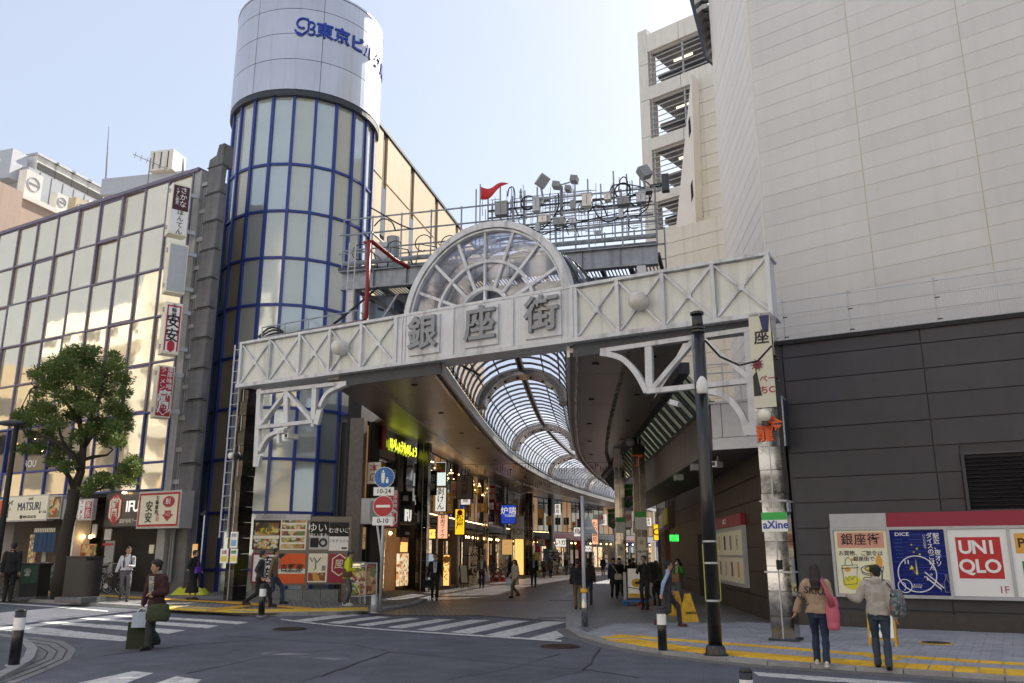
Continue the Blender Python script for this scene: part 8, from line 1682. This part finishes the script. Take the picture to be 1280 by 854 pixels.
# --- 7 yellow jacket
P = person('man in a neon yellow jacket and grey cap reading the menu easels', onf(432, 757, OFFL), 98, 1.70, C_YEL, C_GREY, SHOEW, HAIRG, .05, ((-.16, -.26, 1.10), (.16, -.26, 1.08)), 2, 0, 'jacket', cap_=C_GREY, head_pitch=14, puffy=.8, lean=5)
fwd_bag(P, 'brown canvas satchel across the yellow jacket', -.22, -.02, 1.0, (.30, .12, .24), cloth('brown_canvas', (.12, .06, .03)), 'satchel', strap='cross', yaw=90)
# --- 8 businessman
P = person('businessman in a black suit and blue tie walking out of the arcade on the left', onf(543, 750.5, A0_), 4, 1.76, C_BLACK, C_BLACK, SHOEB, HAIR, .26, ((-.27, .03, .84), (.27, .0, .84)), 1, 0, 'jacket', inner=C_WHITE, tie=mat('tie_blue', (.08, .2, .4), .5))
hang('black briefcase in the businessman\'s right hand', P['wr'], (.36, .1, .26), C_BLACK, 10, .03, name='briefcase', round_=False)
# --- 9..
P = person('man in an open beige shirt and jeans carrying a white plastic bag', onf(602, 735, A0_), 2, 1.72, C_GREY, C_DENIM, SHOEB, HAIR, .2, ((-.26, .0, .84), (.28, -.05, .84)), 1, 0, 'jacket', inner=C_WHITE)
hang('white plastic bag in the hand of the man in jeans', P['wl'], (.28, .14, .34), mat('plastic_white', (.6, .62, .66), .4), 0, .05, name='plastic_bag')
P = person('woman in a short cream coat and beige trousers walking across the arcade', onf(644, 747, A0_), -55, 1.60, C_CREAM, C_KHAKI, SHOEB, HAIR, .5, ((-.22, -.16, .94), (.2, -.1, .86)), 1, .1, 'coat', female=True)
hang('pale blue plastic bag held by the woman in the cream coat', P['wr'], (.24, .12, .26), mat('plastic_pale_blue', (.45, .55, .68), .4), 0, .04, name='plastic_bag')
P = person('man in a dark suit with open collar walking deep in the arcade', onf(667, 733.5, A0_), 6, 1.78, C_BLACK, C_BLACK, SHOEB, HAIR, .24, None, 1, 0, 'jacket', inner=C_PBLUE)
P = person('person in a light grey top and black trousers seen from behind', onf(680, 723, A0_), 170, 1.66, C_GREY, C_BLACK, SHOEB, HAIR, .2, None, 0, 0, 'jacket', face=False)
P = person('person in a beige coat walking beside the one in light grey', onf(688, 722, A0_), 165, 1.66, C_KHAKI, C_BLACK, SHOEB, HAIR, .2, None, 0, .3, 'coat', face=False)
P = person('dark clothed person standing by the mid arcade bicycles', onf(637, 730, A0_), 250, 1.68, C_BLACK, C_BLACK, SHOEB, HAIR, .1, None, 0, .1, 'coat', face=False)
P = person('person in a yellow green vest among the distant bicycles', onf(708, 719, A0_), 150, 1.65, C_OLIVE, C_GREY, SHOEB, HAIR, .1, None, 0, 0, 'jacket', face=False)
P = person('dark clothed person stooping over bicycles near the far banner', onf(697, 718, A0_), 90, 1.6, C_BLACK, C_BLACK, SHOEB, HAIR, .2, None, 0, 0, 'jacket', face=False, lean=25)
P = person('man in navy top and khaki trousers walking away behind the slim sign pole', onf(723, 762, OFFR), 178, 1.74, C_NAVY, C_KHAKI, SHOEB, HAIR, .28, ((-.25, .05, .84), (.25, -.05, .84)), 1, 0, 'jacket', face=False, puffy=.6)
P = person('person in black and jeans walking away on the right of the slim sign pole', onf(736, 756, OFFR), 176, 1.72, C_BLACK, C_DENIM, SHOEB, HAIR, .25, None, 1, 0, 'jacket', face=False, puffy=.6)
P = person('dark clothed cyclist far along the arcade centre', onf(754, 719.5, OFFR), 180, 1.72, C_NAVY, C_CHAR, SHOEB, HAIR, .2, None, 0, 0, 'jacket', face=False, puffy=.6)
P = person('woman in a dark coat with white strap walking out of the arcade', onf(768, 748, OFFR), 4, 1.66, C_NAVY, C_BLACK, SHOEB, HAIR, .22, ((-.24, -.04, .86), (.24, -.03, .88)), 1, 0, 'coat', female=True, cap_=C_BLACK)
fwd_bag(P, 'cream shoulder bag crossing the dark coat of the woman walking out', .17, -.17, .92, (.30, .1, .22), C_CREAM, 'shoulder_bag', strap='cross')
P = person('dark clothed person close behind the woman with the cream bag', onf(775, 746, OFFR)+Vector((.1, .8, 0)), 10, 1.70, C_BLACK, C_BLACK, SHOEB, HAIR, .2, None, 0, 0, 'jacket', cap_=C_BLACK)
P = person('man in a black suit raising a phone to his face beside the cart', onf(807, 762, OFFR), -28, 1.74, C_BLACK, C_BLACK, SHOEB, HAIR, .06, ((-.11, -.20, 1.40), (.25, -.0, .84)), 2, 0, 'jacket')
bag('big black backpack on the phone user\'s back', P['ch']+Vector((.26, .2, -.04)), (.34, .22, .46), C_BLACK, -28, None, 'backpack', 'backpack')
for i, (x, y, c1, c2, lb_) in enumerate(((788, 744, C_BLACK, C_CHAR, 'dark clothed person behind the delivery cart'), (822, 757, C_OLIVE, C_BLACK, 'person in olive partly hidden behind the backpack'), (793, 733, C_CHAR, C_BLACK, 'distant person between the two polished columns'))):
    P = person(lb_, onf(x, y, OFFR), 150+40*i, 1.66, c1, c2, SHOEB, HAIR, .1, None, 0, .2 if i == 1 else 0, 'jacket', face=False)
P = person('woman in a green cardigan and face mask looking at her phone by the side door', onf(850, 752, OFFR), -48, 1.62, C_GREEN, cloth('pale_denim', (.20, .25, .30)), SHOEB, HAIR, .08, ((-.10, -.24, 1.12), (.12, -.24, 1.10)), 2, .35, 'cardigan', female=True, inner=C_CREAM, head_pitch=14)
V = P['V']; lk('face_mask', MB().ell(V((0, -.125, P['hipz']+.63)), .052, .03, .045, 12, 8).mesh('face_mask', SIGNW, True), P['obj'])
hang('brown paper parcel bag hanging from the green cardigan woman\'s arm', P['wl']+Vector((-.02, 0, .04)), (.34, .16, .26), mat('kraft_paper', (.32, .20, .12), .7), -30, .03, name='paper_bag', round_=False)
# --- man in vest
P = person('man in a dark vest and pale blue shirt walking right behind the bollard', onf(836, 784, OFFR), 84, 1.76, C_CHAR, C_CHAR, SHOEM, HAIR, .62, ((-.24, .16, .84), (.23, -.14, .86)), 2, 0, 'vest', sleeves=False, inner=C_PBLUE, lean=3)
# --- two walkers at right
P = person('woman with long brown hair in a beige hoodie walking away past the posters', onf(1028, 832, OFFR), 158, 1.66, C_BEIGE, C_DENIM, SHOEW, HAIRB, .30, ((-.26, .02, .84), (.38, -.06, .86)), 2, .55, 'hoodie', female=True, hood=True, face=False, puffy=.7, torso_scale=1.12)
P['obj'].name = 'person'
M, V, sh = P['M'], P['V'], P['sh']
for s, x, z, sz, rz in (('SKIUL', -.01, sh.z-.14, .13, -4), ('OORU', .265, sh.z-.24, .10, 0)):
    o = lk('lettering', txtmesh(s, sz, INK, ex=.004, bold=.02), P['obj'], V((x, .15 if x < .2 else .085, z))); o.rotation_euler = (0, R(6 if x < .2 else 58), R(180))
t = bag('long pink canvas bag slung over the right shoulder of the woman in the hoodie', M @ V((-.25, .08, .88)), (.20, .15, .46), C_PINK, 170, None, 'bag', 'canvas_bag'); inv = (Matrix.Translation(M @ V((-.25, .08, .88))) @ Matrix.Rotation(R(170), 4, 'Z')).inverted()
b = MB(); b.tube([inv @ (M @ V(p)) for p in ((-.25, .10, 1.0), (-.19, .16, 1.22), (-.11, .13, sh.z+.03), (-.11, .0, sh.z+.075), (-.14, -.12, sh.z-.05), (-.2, -.12, 1.15))], [.06, .035, .025, .02, .02, .02], 8); b.build('shoulder_strap', C_PINK, t, smooth=True)
P = person('man in an oatmeal hoodie pointing a hand towards the posters', onf(1105, 836.5, OFFR), 158, 1.78, C_LGREY, C_DENIM2, SHOEB, HAIR, .22, ((-.26, .04, .84), (.43, -.20, 1.15)), 2, 0, 'hoodie', hood=True, face=True, head_yaw=38, puffy=.5)
M, V, sh = P['M'], P['V'], P['sh']
PATB = printm('floral_tote', [(.03, .04, .05), (.05, .12, .14), (.3, .1, .12), (.02, .03, .04), (.1, .2, .2), (.25, .25, .22)], 30)
t = bag('dark floral tote on the right shoulder of the man in the hoodie', M @ V((-.31, .05, 1.08)), (.22, .30, .36), PATB, 158, None, 'bag', 'tote_bag'); inv = (Matrix.Translation(M @ V((-.31, .05, 1.08))) @ Matrix.Rotation(R(158), 4, 'Z')).inverted()
MB().tube([inv @ (M @ V(p)) for p in ((-.30, .12, 1.22), (-.20, .14, 1.38), (-.14, .0, sh.z+.065), (-.2, -.10, 1.38), (-.30, -.02, 1.22))], .012, 6).build('strap', PATB, t)
